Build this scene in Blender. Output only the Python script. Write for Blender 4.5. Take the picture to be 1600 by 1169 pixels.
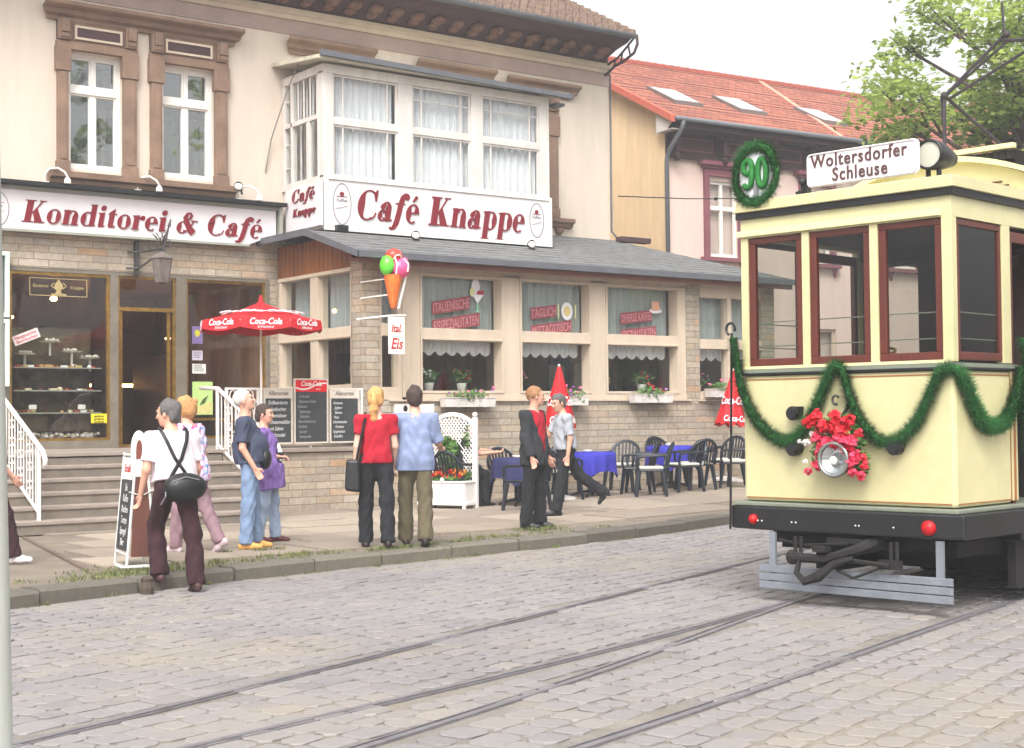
import bpy, math, random
import numpy as np
from mathutils import Vector, Matrix
random.seed(7)
rng = np.random.default_rng(11)
R = math.radians
for o in list(bpy.data.objects): bpy.data.objects.remove(o)
scene = bpy.context.scene
col = bpy.data.collections.new("street_scene"); scene.collection.children.link(col)

# ---------------- camera ----------------
YAW, PITCH, ROLL = R(53.45), R(1.652), R(.542)
F0 = Vector((math.cos(YAW), math.sin(YAW), 0)); R0 = Vector((math.sin(YAW), -math.cos(YAW), 0)); U0 = Vector((0, 0, 1))
FW = F0*math.cos(PITCH)+U0*math.sin(PITCH); UP = U0*math.cos(PITCH)-F0*math.sin(PITCH)
RT = R0*math.cos(ROLL)-UP*math.sin(ROLL); UU = UP*math.cos(ROLL)+R0*math.sin(ROLL)
cam = bpy.data.cameras.new("camera"); camo = bpy.data.objects.new("camera", cam); col.objects.link(camo)
cam.sensor_width = 36; cam.lens = 2293/1600*36; cam.clip_start = .1; cam.clip_end = 1500
m = Matrix.Identity(4)
for i in range(3):
    m[i][0] = RT[i]; m[i][1] = UU[i]; m[i][2] = -FW[i]
m.translation = Vector((0, 0, 1.52))
camo.matrix_world = m
scene.camera = camo

# ---------------- world, sun, exposure ----------------
SUN_EL, SUN_AZ = R(50), R(226)          # azimuth of the sun counted from +X towards +Y
w = bpy.data.worlds.new("World"); scene.world = w; w.use_nodes = True
nt = w.node_tree; nt.nodes.clear()
sky = nt.nodes.new('ShaderNodeTexSky'); sky.sky_type = 'NISHITA'; sky.sun_disc = False
sky.sun_elevation = SUN_EL; sky.sun_rotation = math.pi/2-SUN_AZ
sky.air_density = 1.6; sky.dust_density = 6; sky.ozone_density = 1
hs = nt.nodes.new('ShaderNodeHueSaturation'); hs.inputs['Saturation'].default_value = .10; hs.inputs['Value'].default_value = 1.32
bg = nt.nodes.new('ShaderNodeBackground'); bg.inputs['Strength'].default_value = .15
wo = nt.nodes.new('ShaderNodeOutputWorld')
nt.links.new(sky.outputs[0], hs.inputs['Color']); nt.links.new(hs.outputs[0], bg.inputs['Color']); nt.links.new(bg.outputs[0], wo.inputs['Surface'])
sl = bpy.data.lights.new("sun", 'SUN'); sl.energy = 1.1; sl.angle = R(20); sl.color = (1, .95, .88)
so = bpy.data.objects.new("sun", sl); col.objects.link(so)
sd = Vector((math.cos(SUN_EL)*math.cos(SUN_AZ), math.cos(SUN_EL)*math.sin(SUN_AZ), math.sin(SUN_EL)))
so.rotation_euler = sd.to_track_quat('Z', 'Y').to_euler(); so.location = (-10, -10, 30)
scene.view_settings.view_transform = 'Standard'; scene.view_settings.look = 'None'
scene.view_settings.gamma = 1; scene.view_settings.exposure = .76
scene.render.engine = 'CYCLES'
scene.cycles.max_bounces = 8; scene.cycles.transparent_max_bounces = 24

# ---------------- materials ----------------
def lin(c):
    c = c/255.
    return c/12.92 if c <= .04045 else ((c+.055)/1.055)**2.4
def C3(r, g, b): return (lin(r), lin(g), lin(b), 1)
MATS = {}
def base(name):
    m = bpy.data.materials.new(name); m.use_nodes = True
    nt = m.node_tree; b = nt.nodes['Principled BSDF']
    return m, nt, b
def N(nt, t, **kw):
    n = nt.nodes.new(t)
    for k, v in kw.items():
        if k in n.inputs: n.inputs[k].default_value = v
        else: setattr(n, k, v)
    return n
def mapping(nt, scale=(1, 1, 1), rot=(0, 0, 0)):
    tc = N(nt, 'ShaderNodeTexCoord'); mp = N(nt, 'ShaderNodeMapping')
    mp.inputs['Scale'].default_value = scale; mp.inputs['Rotation'].default_value = rot
    nt.links.new(tc.outputs['Object'], mp.inputs['Vector']); return mp
def mat(name, rgb, rough=.7, var=.12, vs=4., bump=.0, bs=40., metal=0., spec=.4, streak=False, emit=None, coat=0):
    if name in MATS: return MATS[name]
    m, nt, b = base(name); L = nt.links
    c = C3(*rgb)
    b.inputs['Roughness'].default_value = rough; b.inputs['Metallic'].default_value = metal
    b.inputs['Specular IOR Level'].default_value = spec
    if coat: b.inputs['Coat Weight'].default_value = coat; b.inputs['Coat Roughness'].default_value = .15
    mp = mapping(nt, (1, 1, .15 if streak else 1))
    n1 = N(nt, 'ShaderNodeTexNoise', Scale=vs, Detail=6., Roughness=.6); L.new(mp.outputs[0], n1.inputs['Vector'])
    n2 = N(nt, 'ShaderNodeTexNoise', Scale=vs*9, Detail=3., Roughness=.6); L.new(mp.outputs[0], n2.inputs['Vector'])
    ad = N(nt, 'ShaderNodeMath', operation='MULTIPLY_ADD'); L.new(n2.outputs[0], ad.inputs[0]); ad.inputs[1].default_value = .4; L.new(n1.outputs[0], ad.inputs[2])
    rp = N(nt, 'ShaderNodeValToRGB'); L.new(ad.outputs[0], rp.inputs[0])
    e = rp.color_ramp.elements
    e[0].position = .45; e[1].position = .95
    lo = [max(0, x*(1-var*1.6)) for x in c[:3]]; hi = [min(.95, x*(1+var)) for x in c[:3]]
    e[0].color = (*lo, 1); e[1].color = (*hi, 1)
    L.new(rp.outputs[0], b.inputs['Base Color'])
    if emit: b.inputs['Emission Color'].default_value = C3(*emit[:3]); b.inputs['Emission Strength'].default_value = emit[3]
    if bump:
        nb = N(nt, 'ShaderNodeTexNoise', Scale=bs, Detail=4.); tc = N(nt, 'ShaderNodeTexCoord'); L.new(tc.outputs['Object'], nb.inputs['Vector'])
        bp = N(nt, 'ShaderNodeBump', Strength=bump, Distance=.02); L.new(nb.outputs[0], bp.inputs['Height']); L.new(bp.outputs[0], b.inputs['Normal'])
    MATS[name] = m; return m
def ramp_mat(name, stops, tex='noise', scale=5., rough=.8, bump=0., sc=(1, 1, 1), const=False):
    if name in MATS: return MATS[name]
    m, nt, b = base(name); L = nt.links; b.inputs['Roughness'].default_value = rough
    mp = mapping(nt, sc)
    if tex == 'noise': t = N(nt, 'ShaderNodeTexNoise', Scale=scale, Detail=4.); out = t.outputs[0]
    elif tex == 'voro': t = N(nt, 'ShaderNodeTexVoronoi', Scale=scale); sp = N(nt, 'ShaderNodeSeparateColor'); L.new(t.outputs['Color'], sp.inputs[0]); out = sp.outputs[0]
    L.new(mp.outputs[0], t.inputs['Vector'])
    rp = N(nt, 'ShaderNodeValToRGB'); L.new(out, rp.inputs[0]); cr = rp.color_ramp
    if const: cr.interpolation = 'CONSTANT'
    while len(cr.elements) > 1: cr.elements.remove(cr.elements[-1])
    cr.elements[0].position = stops[0][0]; cr.elements[0].color = C3(*stops[0][1])
    for p, c in stops[1:]:
        e = cr.elements.new(p); e.color = C3(*c)
    L.new(rp.outputs[0], b.inputs['Base Color'])
    if bump:
        bp = N(nt, 'ShaderNodeBump', Strength=bump, Distance=.02); L.new(out, bp.inputs['Height']); L.new(bp.outputs[0], b.inputs['Normal'])
    MATS[name] = m; return m
def brick_mat(name, stops, mortar, bw=.44, rh=.118, ms=.007, rough=.85, bump=.5, uscale=1, vscale=1, squash=1., offs=.5):
    m, nt, b = base(name); L = nt.links; b.inputs['Roughness'].default_value = rough
    tc = N(nt, 'ShaderNodeTexCoord'); sp = N(nt, 'ShaderNodeSeparateXYZ'); L.new(tc.outputs['Object'], sp.inputs[0])
    ad = N(nt, 'ShaderNodeMath', operation='ADD'); L.new(sp.outputs[0], ad.inputs[0]); L.new(sp.outputs[1], ad.inputs[1])
    nz = N(nt, 'ShaderNodeTexNoise', Scale=1.7, Detail=2.); L.new(tc.outputs['Object'], nz.inputs['Vector'])
    ad2 = N(nt, 'ShaderNodeMath', operation='MULTIPLY_ADD'); L.new(nz.outputs[0], ad2.inputs[0]); ad2.inputs[1].default_value = .012; L.new(sp.outputs[2], ad2.inputs[2])
    cb = N(nt, 'ShaderNodeCombineXYZ')
    mu = N(nt, 'ShaderNodeMath', operation='MULTIPLY'); mu.inputs[1].default_value = uscale; L.new(ad.outputs[0], mu.inputs[0])
    mv = N(nt, 'ShaderNodeMath', operation='MULTIPLY'); mv.inputs[1].default_value = vscale; L.new(ad2.outputs[0], mv.inputs[0])
    L.new(mu.outputs[0], cb.inputs[0]); L.new(mv.outputs[0], cb.inputs[1])
    bt = N(nt, 'ShaderNodeTexBrick', offset=offs); L.new(cb.outputs[0], bt.inputs['Vector'])
    for k, v in {'Scale': 1., 'Mortar Size': ms, 'Mortar Smooth': .3, 'Bias': 0., 'Brick Width': bw, 'Row Height': rh}.items(): bt.inputs[k].default_value = v
    bt.inputs['Color1'].default_value = (0, 0, 0, 1); bt.inputs['Color2'].default_value = (1, 1, 1, 1); bt.inputs['Mortar'].default_value = (.5, .5, .5, 1)
    bt.squash = squash; bt.squash_frequency = 3; bt.offset_frequency = 2
    rp = N(nt, 'ShaderNodeValToRGB'); L.new(bt.outputs['Color'], rp.inputs[0]); cr = rp.color_ramp
    while len(cr.elements) > 1: cr.elements.remove(cr.elements[-1])
    cr.elements[0].position = 0; cr.elements[0].color = C3(*stops[0])
    for i, c in enumerate(stops[1:]):
        e = cr.elements.new((i+1)/(len(stops)-1)); e.color = C3(*c)
    n1 = N(nt, 'ShaderNodeTexNoise', Scale=14., Detail=6., Roughness=.65); L.new(tc.outputs['Object'], n1.inputs['Vector'])
    mr = N(nt, 'ShaderNodeMapRange'); L.new(n1.outputs[0], mr.inputs[0]); mr.inputs['From Min'].default_value = .25; mr.inputs['From Max'].default_value = .75; mr.inputs['To Min'].default_value = .74; mr.inputs['To Max'].default_value = 1.18
    mx = N(nt, 'ShaderNodeVectorMath', operation='SCALE'); L.new(rp.outputs[0], mx.inputs[0]); L.new(mr.outputs[0], mx.inputs['Scale'])
    mm = N(nt, 'ShaderNodeMix', data_type='RGBA'); L.new(bt.outputs['Fac'], mm.inputs[0]); L.new(mx.outputs[0], mm.inputs[6]); mm.inputs[7].default_value = C3(*mortar)
    n3 = N(nt, 'ShaderNodeTexNoise', Scale=.8, Detail=5., Roughness=.6); L.new(tc.outputs['Object'], n3.inputs['Vector'])
    m3 = N(nt, 'ShaderNodeMapRange'); L.new(n3.outputs[0], m3.inputs[0]); m3.inputs['From Min'].default_value = .3; m3.inputs['From Max'].default_value = .7; m3.inputs['To Min'].default_value = .80; m3.inputs['To Max'].default_value = 1.08
    m4 = N(nt, 'ShaderNodeVectorMath', operation='SCALE'); L.new(mm.outputs[2], m4.inputs[0]); L.new(m3.outputs[0], m4.inputs['Scale']); L.new(m4.outputs[0], b.inputs['Base Color'])
    sb = N(nt, 'ShaderNodeMath', operation='MULTIPLY_ADD'); L.new(bt.outputs['Fac'], sb.inputs[0]); sb.inputs[1].default_value = -1.; L.new(n1.outputs[0], sb.inputs[2])
    bp = N(nt, 'ShaderNodeBump', Strength=bump, Distance=.02); L.new(sb.outputs[0], bp.inputs['Height']); L.new(bp.outputs[0], b.inputs['Normal'])
    MATS[name] = m; return m
def glass_mat(name, tint=(200, 210, 205), refl=1.0, dark=.0):
    m = bpy.data.materials.new(name); m.use_nodes = True; nt = m.node_tree; nt.nodes.clear(); L = nt.links
    o = N(nt, 'ShaderNodeOutputMaterial'); t = N(nt, 'ShaderNodeBsdfTransparent'); t.inputs[0].default_value = C3(*tint)
    g = N(nt, 'ShaderNodeBsdfGlossy'); g.inputs['Roughness'].default_value = .02; g.inputs[0].default_value = (.95, .97, 1, 1)
    fr = N(nt, 'ShaderNodeFresnel', IOR=1.55); ge = N(nt, 'ShaderNodeNewGeometry'); io = N(nt, 'ShaderNodeMath', operation='MULTIPLY_ADD'); L.new(ge.outputs['Backfacing'], io.inputs[0]); io.inputs[1].default_value = 1/1.55-1.55; io.inputs[2].default_value = 1.55; L.new(io.outputs[0], fr.inputs['IOR']); ml = N(nt, 'ShaderNodeMath', operation='MULTIPLY'); ml.inputs[1].default_value = refl; L.new(fr.outputs[0], ml.inputs[0]); ml.use_clamp = True
    nz = N(nt, 'ShaderNodeTexNoise', Scale=1.3); tc = N(nt, 'ShaderNodeTexCoord'); L.new(tc.outputs['Object'], nz.inputs['Vector'])
    bp = N(nt, 'ShaderNodeBump', Strength=.03, Distance=.2); L.new(nz.outputs[0], bp.inputs['Height']); L.new(bp.outputs[0], g.inputs['Normal'])
    mx = N(nt, 'ShaderNodeMixShader'); L.new(ml.outputs[0], mx.inputs[0]); L.new(t.outputs[0], mx.inputs[1]); L.new(g.outputs[0], mx.inputs[2]); L.new(mx.outputs[0], o.inputs[0])
    MATS[name] = m; return m
def lace_mat(name, rgb=(225, 225, 225), scale=26., dens=.5):
    m, nt, b = base(name); L = nt.links; b.inputs['Base Color'].default_value = C3(*rgb); b.inputs['Roughness'].default_value = .9
    mp = mapping(nt, (1, 1, .5)); v = N(nt, 'ShaderNodeTexNoise', Scale=scale, Detail=3.); L.new(mp.outputs[0], v.inputs['Vector'])
    mr = N(nt, 'ShaderNodeMapRange'); L.new(v.outputs[0], mr.inputs[0]); mr.inputs['From Min'].default_value = .35; mr.inputs['From Max'].default_value = .65; mr.inputs['To Min'].default_value = dens; mr.inputs['To Max'].default_value = min(1, dens+.35)
    L.new(mr.outputs[0], b.inputs['Alpha']); MATS[name] = m; return m
# ---------------- objects ----------------
def dust(m, rgb, amt=.75, scale=.9, lo=.48, hi=.66):
    """windblown sand lying in patches over stones and joints alike"""
    nt = m.node_tree; L = nt.links; b = nt.nodes['Principled BSDF']; src = b.inputs['Base Color'].links[0].from_socket
    ge = N(nt, 'ShaderNodeNewGeometry'); n = N(nt, 'ShaderNodeTexNoise', Scale=scale, Detail=7., Roughness=.65); L.new(ge.outputs['Position'], n.inputs['Vector'])
    mr = N(nt, 'ShaderNodeMapRange'); L.new(n.outputs[0], mr.inputs[0]); mr.inputs['From Min'].default_value = lo; mr.inputs['From Max'].default_value = hi; mr.inputs['To Max'].default_value = amt
    mx = N(nt, 'ShaderNodeMix', data_type='RGBA'); L.new(mr.outputs[0], mx.inputs[0]); L.new(src, mx.inputs[6]); mx.inputs[7].default_value = C3(*rgb); L.new(mx.outputs[2], b.inputs['Base Color'])
def tag(o, label=None, cat=None, group=None, kind=None):
    if label: o['label'] = label
    if cat: o['category'] = cat
    if group: o['group'] = group
    if kind: o['kind'] = kind
    return o
def thing(name, label, cat, loc=(0, 0, 0), rz=0, group=None):
    o = bpy.data.objects.new(name, None); o.empty_display_size = .2; col.objects.link(o)
    o.location = loc; o.rotation_euler = (0, 0, rz); return tag(o, label, cat, group)
class MB:
    def __init__(s): s.v = []; s.f = []; s.mi = []; s.cm = 0
    def add(s, vs, fs):
        k = len(s.v); s.v += [tuple(map(float, p)) for p in vs]; s.f += [tuple(i+k for i in f) for f in fs]; s.mi += [s.cm]*len(fs); return s
    def box(s, x0, x1, y0, y1, z0, z1):
        x0, x1 = min(x0, x1), max(x0, x1); y0, y1 = min(y0, y1), max(y0, y1); z0, z1 = min(z0, z1), max(z0, z1)
        return s.add([(x0, y0, z0), (x1, y0, z0), (x1, y1, z0), (x0, y1, z0), (x0, y0, z1), (x1, y0, z1), (x1, y1, z1), (x0, y1, z1)],
              [(0, 3, 2, 1), (4, 5, 6, 7), (0, 1, 5, 4), (1, 2, 6, 5), (2, 3, 7, 6), (3, 0, 4, 7)])
    def hexa(s, p): return s.add(p, [(0, 3, 2, 1), (4, 5, 6, 7), (0, 1, 5, 4), (1, 2, 6, 5), (2, 3, 7, 6), (3, 0, 4, 7)])
    def quad(s, a, b, c, d): return s.add([a, b, c, d], [(0, 1, 2, 3)])
    def prism(s, poly, o, u, v, n):
        """poly in (a,b) -> o+a*u+b*v, thickened along n"""
        o, u, v, n = map(Vector, (o, u, v, n)); k = len(poly)
        A = [o+u*a+v*b for a, b in poly]; B = [p+n for p in A]
        return s.add(A+B, [tuple(range(k))[::-1], tuple(range(k, 2*k))]+[(i, (i+1) % k, (i+1) % k+k, i+k) for i in range(k)])
    def extr(s, prof, x0, x1):
        """profile in (y,z) swept along x"""
        return s.prism(prof, (x0, 0, 0), (0, 1, 0), (0, 0, 1), (x1-x0, 0, 0))
    def tube(s, pts, r, n=8, closed=False):
        pts = [Vector(p) for p in pts]; m = len(pts); rs = r if hasattr(r, '__len__') else [r]*m
        prev = None; V = []
        for i, p in enumerate(pts):
            a = pts[i-1] if (i or closed) else p; b = pts[(i+1) % m] if (i < m-1 or closed) else p
            t = (b-a).normalized() if (b-a).length > 1e-9 else Vector((0, 0, 1))
            if prev is None: prev = t.orthogonal().normalized()
            prev = (prev-t*prev.dot(t)).normalized(); q = t.cross(prev)
            V += [p+(prev*math.cos(2*math.pi*j/n)+q*math.sin(2*math.pi*j/n))*rs[i] for j in range(n)]
        F = [(i*n+j, i*n+(j+1) % n, (i+1) * n+(j+1) % n, (i+1)*n+j) for i in range(m-1) for j in range(n)]
        if closed: F += [((m-1)*n+j, (m-1)*n+(j+1) % n, (j+1) % n, j) for j in range(n)]
        else: F += [tuple(range(n))[::-1], tuple((m-1)*n+j for j in range(n))]
        return s.add(V, F)
    def lathe(s, prof, c, axis='z', n=24, a0=0, a1=2*math.pi):
        V = []; full = abs(a1-a0-2*math.pi) < 1e-6; k = n if full else n+1
        for r, h in prof:
            for j in range(k):
                a = a0+(a1-a0)*j/n; x, y = r*math.cos(a), r*math.sin(a)
                p = {'z': (x, y, h), 'x': (h, x, y), 'y': (x, h, y)}[axis]
                V.append((c[0]+p[0], c[1]+p[1], c[2]+p[2]))
        F = [(i*k+j, i*k+(j+1) % k, (i+1)*k+(j+1) % k, (i+1)*k+j) for i in range(len(prof)-1) for j in range(n)]
        return s.add(V, F)
    def ball(s, c, r, n=10, m=7):
        rx, ry, rz = r if hasattr(r, '__len__') else (r, r, r)
        V = []
        for i in range(m+1):
            t = math.pi*i/m
            for j in range(n):
                a = 2*math.pi*j/n; V.append((c[0]+rx*math.sin(t)*math.cos(a), c[1]+ry*math.sin(t)*math.sin(a), c[2]+rz*math.cos(t)))
        return s.add(V, [(i*n+j, (i+1)*n+j, (i+1)*n+(j+1) % n, i*n+(j+1) % n) for i in range(m) for j in range(n)])
    def build(s, name, mats, parent=None, world=False, smooth=False, bevel=0):
        me = bpy.data.meshes.new(name)
        v = s.v
        if world and parent is not None:
            pm = parent
            off = Vector((0, 0, 0))
            while pm is not None: off += pm.location; pm = pm.parent
            v = [(a-off.x, b-off.y, c-off.z) for a, b, c in v]
        me.from_pydata(v, [], s.f); 
        if not isinstance(mats, (list, tuple)): mats = [mats]
        for q in mats: me.materials.append(q)
        if len(mats) > 1: me.polygons.foreach_set('material_index', s.mi)
        if smooth: me.polygons.foreach_set('use_smooth', [True]*len(me.polygons))
        me.update(); o = bpy.data.objects.new(name, me); col.objects.link(o); o.parent = parent
        if bevel:
            bv = o.modifiers.new('bevel', 'BEVEL'); bv.width = bevel; bv.segments = 2; bv.limit_method = 'ANGLE'
        return o
def copy_tree(o, parent=None):
    c = o.copy(); col.objects.link(c); c.parent = parent
    for ch in list(o.children): copy_tree(ch, c)
    return c
def struct(mb, name, m, smooth=False, label=None):
    o = mb.build(name, m, smooth=smooth); o['kind'] = 'structure'
    if label: o['label'] = label
    return o
def wall(mb, x0, x1, z0, z1, y, ops, reveal=.12):
    """front face of a wall in the plane y (facing -y) with rectangular openings and their reveals"""
    xs = sorted({x0, x1, *[o[0] for o in ops], *[o[1] for o in ops]}); zs = sorted({z0, z1, *[o[2] for o in ops], *[o[3] for o in ops]})
    for a, b in zip(xs, xs[1:]):
        for c, d in zip(zs, zs[1:]):
            mx, mz = (a+b)/2, (c+d)/2
            if any(o[0] < mx < o[1] and o[2] < mz < o[3] for o in ops): continue
            mb.quad((a, y, c), (b, y, c), (b, y, d), (a, y, d))
    for a, b, c, d in ops:
        r = y+reveal
        mb.quad((a, y, c), (a, r, c), (b, r, c), (b, y, c)); mb.quad((a, y, d), (b, y, d), (b, r, d), (a, r, d))
        mb.quad((a, y, c), (a, y, d), (a, r, d), (a, r, c)); mb.quad((b, y, c), (b, r, c), (b, r, d), (b, y, d))
def text(s, size, m, parent, pos, u=(1, 0, 0), v=(0, 0, 1), shear=0., xs=1., off=0., depth=.004, align='CENTER', name='lettering', sp=1., warp=None):
    """raised lettering: built-in font turned to mesh, laid in the plane of u,v"""
    cu = bpy.data.curves.new(name, 'FONT'); cu.body = s; cu.size = size; cu.align_x = align; cu.offset = off; cu.extrude = depth/2; cu.resolution_u = 3; cu.space_character = sp
    t = bpy.data.objects.new(name, cu); col.objects.link(t)
    me = bpy.data.meshes.new_from_object(t.evaluated_get(bpy.context.evaluated_depsgraph_get()))
    bpy.data.objects.remove(t)
    u, v = Vector(u).normalized(), Vector(v).normalized(); n = u.cross(v); pos = Vector(pos)
    for q in me.vertices:
        a, b, c = q.co; a = (a+b*shear)*xs
        q.co = warp(a, b, c) if warp else pos+u*a+v*b+n*(c+depth/2)
    me.materials.clear(); me.materials.append(m); me.name = name
    o = bpy.data.objects.new(name, me); col.objects.link(o); o.parent = parent; return o
def gz(x):                                  # the street climbs gently towards the far end
    t = (x-11.5)*1.2
    return .025*(math.log1p(math.exp(t)) if t < 30 else t)/1.2
KERB = [(-30, 2.), (-8, 8.2), (0, 10.9), (3.8, 12.05), (5, 12.4), (6.4, 12.78), (8.1, 13.08), (9.8, 13.32), (11.9, 13.62), (14.1, 14.05), (17, 14.75), (24, 16.6), (45, 22.5), (110, 42)]
def kerb_y(x):
    for (a, b), (c, d) in zip(KERB, KERB[1:]):
        if x <= c: return b+(d-b)*(x-a)/(c-a)
    return KERB[-1][1]
def zp(x): return .12+gz(x)                 # top of the pavement
# ================= GROUND =================
def attr_mat(name, stops, rough=.75, noise=20., bump=.25, lo=.85, hi=1.12, big=0.):
    m, nt, b = base(name); L = nt.links; b.inputs['Roughness'].default_value = rough
    at = N(nt, 'ShaderNodeAttribute', attribute_name='tone')
    rp = N(nt, 'ShaderNodeValToRGB'); L.new(at.outputs['Fac'], rp.inputs[0]); cr = rp.color_ramp
    while len(cr.elements) > 1: cr.elements.remove(cr.elements[-1])
    cr.elements[0].position = stops[0][0]; cr.elements[0].color = C3(*stops[0][1])
    for p, c in stops[1:]: cr.elements.new(p).color = C3(*c)
    tc = N(nt, 'ShaderNodeTexCoord'); n = N(nt, 'ShaderNodeTexNoise', Scale=noise, Detail=6., Roughness=.7); L.new(tc.outputs['Object'], n.inputs['Vector'])
    mr = N(nt, 'ShaderNodeMapRange'); L.new(n.outputs[0], mr.inputs[0]); mr.inputs['From Min'].default_value = .3; mr.inputs['From Max'].default_value = .7; mr.inputs['To Min'].default_value = lo; mr.inputs['To Max'].default_value = hi
    n2 = N(nt, 'ShaderNodeTexNoise', Scale=.45, Detail=5., Roughness=.6); L.new(tc.outputs['Object'], n2.inputs['Vector'])
    m2 = N(nt, 'ShaderNodeMapRange'); L.new(n2.outputs[0], m2.inputs[0]); m2.inputs['From Min'].default_value = .3; m2.inputs['From Max'].default_value = .7; m2.inputs['To Min'].default_value = 1-big; m2.inputs['To Max'].default_value = 1+big*.5
    mu = N(nt, 'ShaderNodeMath', operation='MULTIPLY'); L.new(mr.outputs[0], mu.inputs[0]); L.new(m2.outputs[0], mu.inputs[1])
    mx = N(nt, 'ShaderNodeVectorMath', operation='SCALE'); L.new(rp.outputs[0], mx.inputs[0]); L.new(mu.outputs[0], mx.inputs['Scale']); L.new(mx.outputs[0], b.inputs['Base Color'])
    bp = N(nt, 'ShaderNodeBump', Strength=bump, Distance=.01); L.new(n.outputs[0], bp.inputs['Height']); L.new(bp.outputs[0], b.inputs['Normal'])
    MATS[name] = m; return m
def add_tone(o, tones):
    a = o.data.attributes.new('tone', 'FLOAT', 'FACE'); a.data.foreach_set('value', tones)
def seen(x, y, z=0, mx=.12):
    d = Vector((x, y, z-1.52)); f = d.dot(FW)
    if f < 1: return False
    u = d.dot(RT)/f*2293/1600; v = d.dot(UU)/f*2293/1169
    return abs(u) < .5+mx and abs(v) < .5+mx
m_stone = attr_mat('cobble_granite', [(0, (122, 118, 119)), (.35, (132, 128, 129)), (.6, (138, 133, 133)), (.8, (145, 138, 133)), (1, (154, 144, 130))], rough=.6, noise=22., bump=.3, lo=.84, hi=1.1, big=.12)
m_joint = mat('joint_sand', (126, 120, 113), .95, .2, 3., .6, 60)
m_plain = mat('far_ground', (150, 140, 128), .95, .2, .6)
m_steel = mat('rail_steel', (128, 124, 128), .5, .2, 8., metal=.35)
m_groove = mat('rail_groove', (84, 76, 72), .8, .3, 6.)
dust(m_stone, (134, 129, 125), .8); dust(m_joint, (134, 129, 125), .8); dust(m_stone, (150, 137, 116), .5, .35, .5, .7); dust(m_joint, (150, 137, 116), .5, .35, .5, .7)
# one sheet to the horizon
mb = MB()
xs = [-400, -60, -10, 0, 6, 10, 12, 14, 17, 20, 25, 30, 40, 60, 120, 400]
for a, b in zip(xs, xs[1:]):
    mb.quad((a, -400, gz(min(a, 60))-.06), (b, -400, gz(min(b, 60))-.06), (b, 400, gz(min(b, 60))-.06), (a, 400, gz(min(a, 60))-.06))
struct(mb, 'ground', m_plain)
mb = MB()
xs = list(np.arange(-30, 60, 1.))
for a, b in zip(xs, xs[1:]):
    mb.quad((a, -14, gz(a)-.010), (b, -14, gz(b)-.010), (b, kerb_y(b)+.05, gz(b)-.010), (a, kerb_y(a)+.05, gz(a)-.010))
struct(mb, 'road', m_joint)
RAILS = {
 'A1': [(-12, 1.9), (-4, 4.6), (.5, 6.3), (2.24, 6.98), (3.83, 7.66), (6.5, 8.82), (8.54, 9.72), (11.4, 10.9), (14, 11.7), (18, 12.75), (26, 14.3), (40, 17)],
 'B1': [(-12, 1.75), (-4, 4.35), (.5, 5.75), (2.87, 6.42), (5.21, 7.06), (6.5, 7.44), (8.62, 8.18), (9.5, 8.48), (12, 9.08), (15, 9.6), (20, 10.35), (30, 11.8), (45, 14)],
 'A2': [(-12, .5), (-4, 3.15), (.5, 4.8), (3.52, 5.9), (4.66, 6.33), (6.18, 6.97), (7.78, 7.72), (9.5, 8.48), (11.5, 9.4), (14, 10.25), (18, 11.3), (26, 12.87), (40, 15.5)],
 'B2': [(-12, .3), (-4, 2.9), (.5, 4.22), (4.31, 5.26), (5.36, 5.56), (6.87, 6.04), (8.45, 6.56), (10, 7.02), (12, 7.6), (15, 8.15), (20, 8.9), (30, 10.35), (45, 12.6)]}
def dense(L, st=.4):
    out = []
    for (a, b), (c, d) in zip(L, L[1:]):
        n = max(1, int(math.hypot(c-a, d-b)/st))
        out += [(a+(c-a)*i/n, b+(d-b)*i/n) for i in range(n)]
    P = np.array(out+[L[-1]])
    for _ in range(6): P[1:-1] = (P[:-2]+P[1:-1]*2+P[2:])/4
    return P
RP = {k: dense(v) for k, v in RAILS.items()}
allr = np.concatenate(list(RP.values()))
segs = [(P[i], P[i+1]) for P in RP.values() for i in range(len(P)-1)]
SA = np.array([s[0] for s in segs]); SB = np.array([s[1] for s in segs]); SD = SB-SA; SL = (SD**2).sum(1)
def rail_dist(x, y):
    p = np.array([x, y]); t = np.clip(((p-SA)*SD).sum(1)/SL, 0, 1); q = SA+SD*t[:, None]; return math.sqrt(((q-p)**2).sum(1).min())
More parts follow.
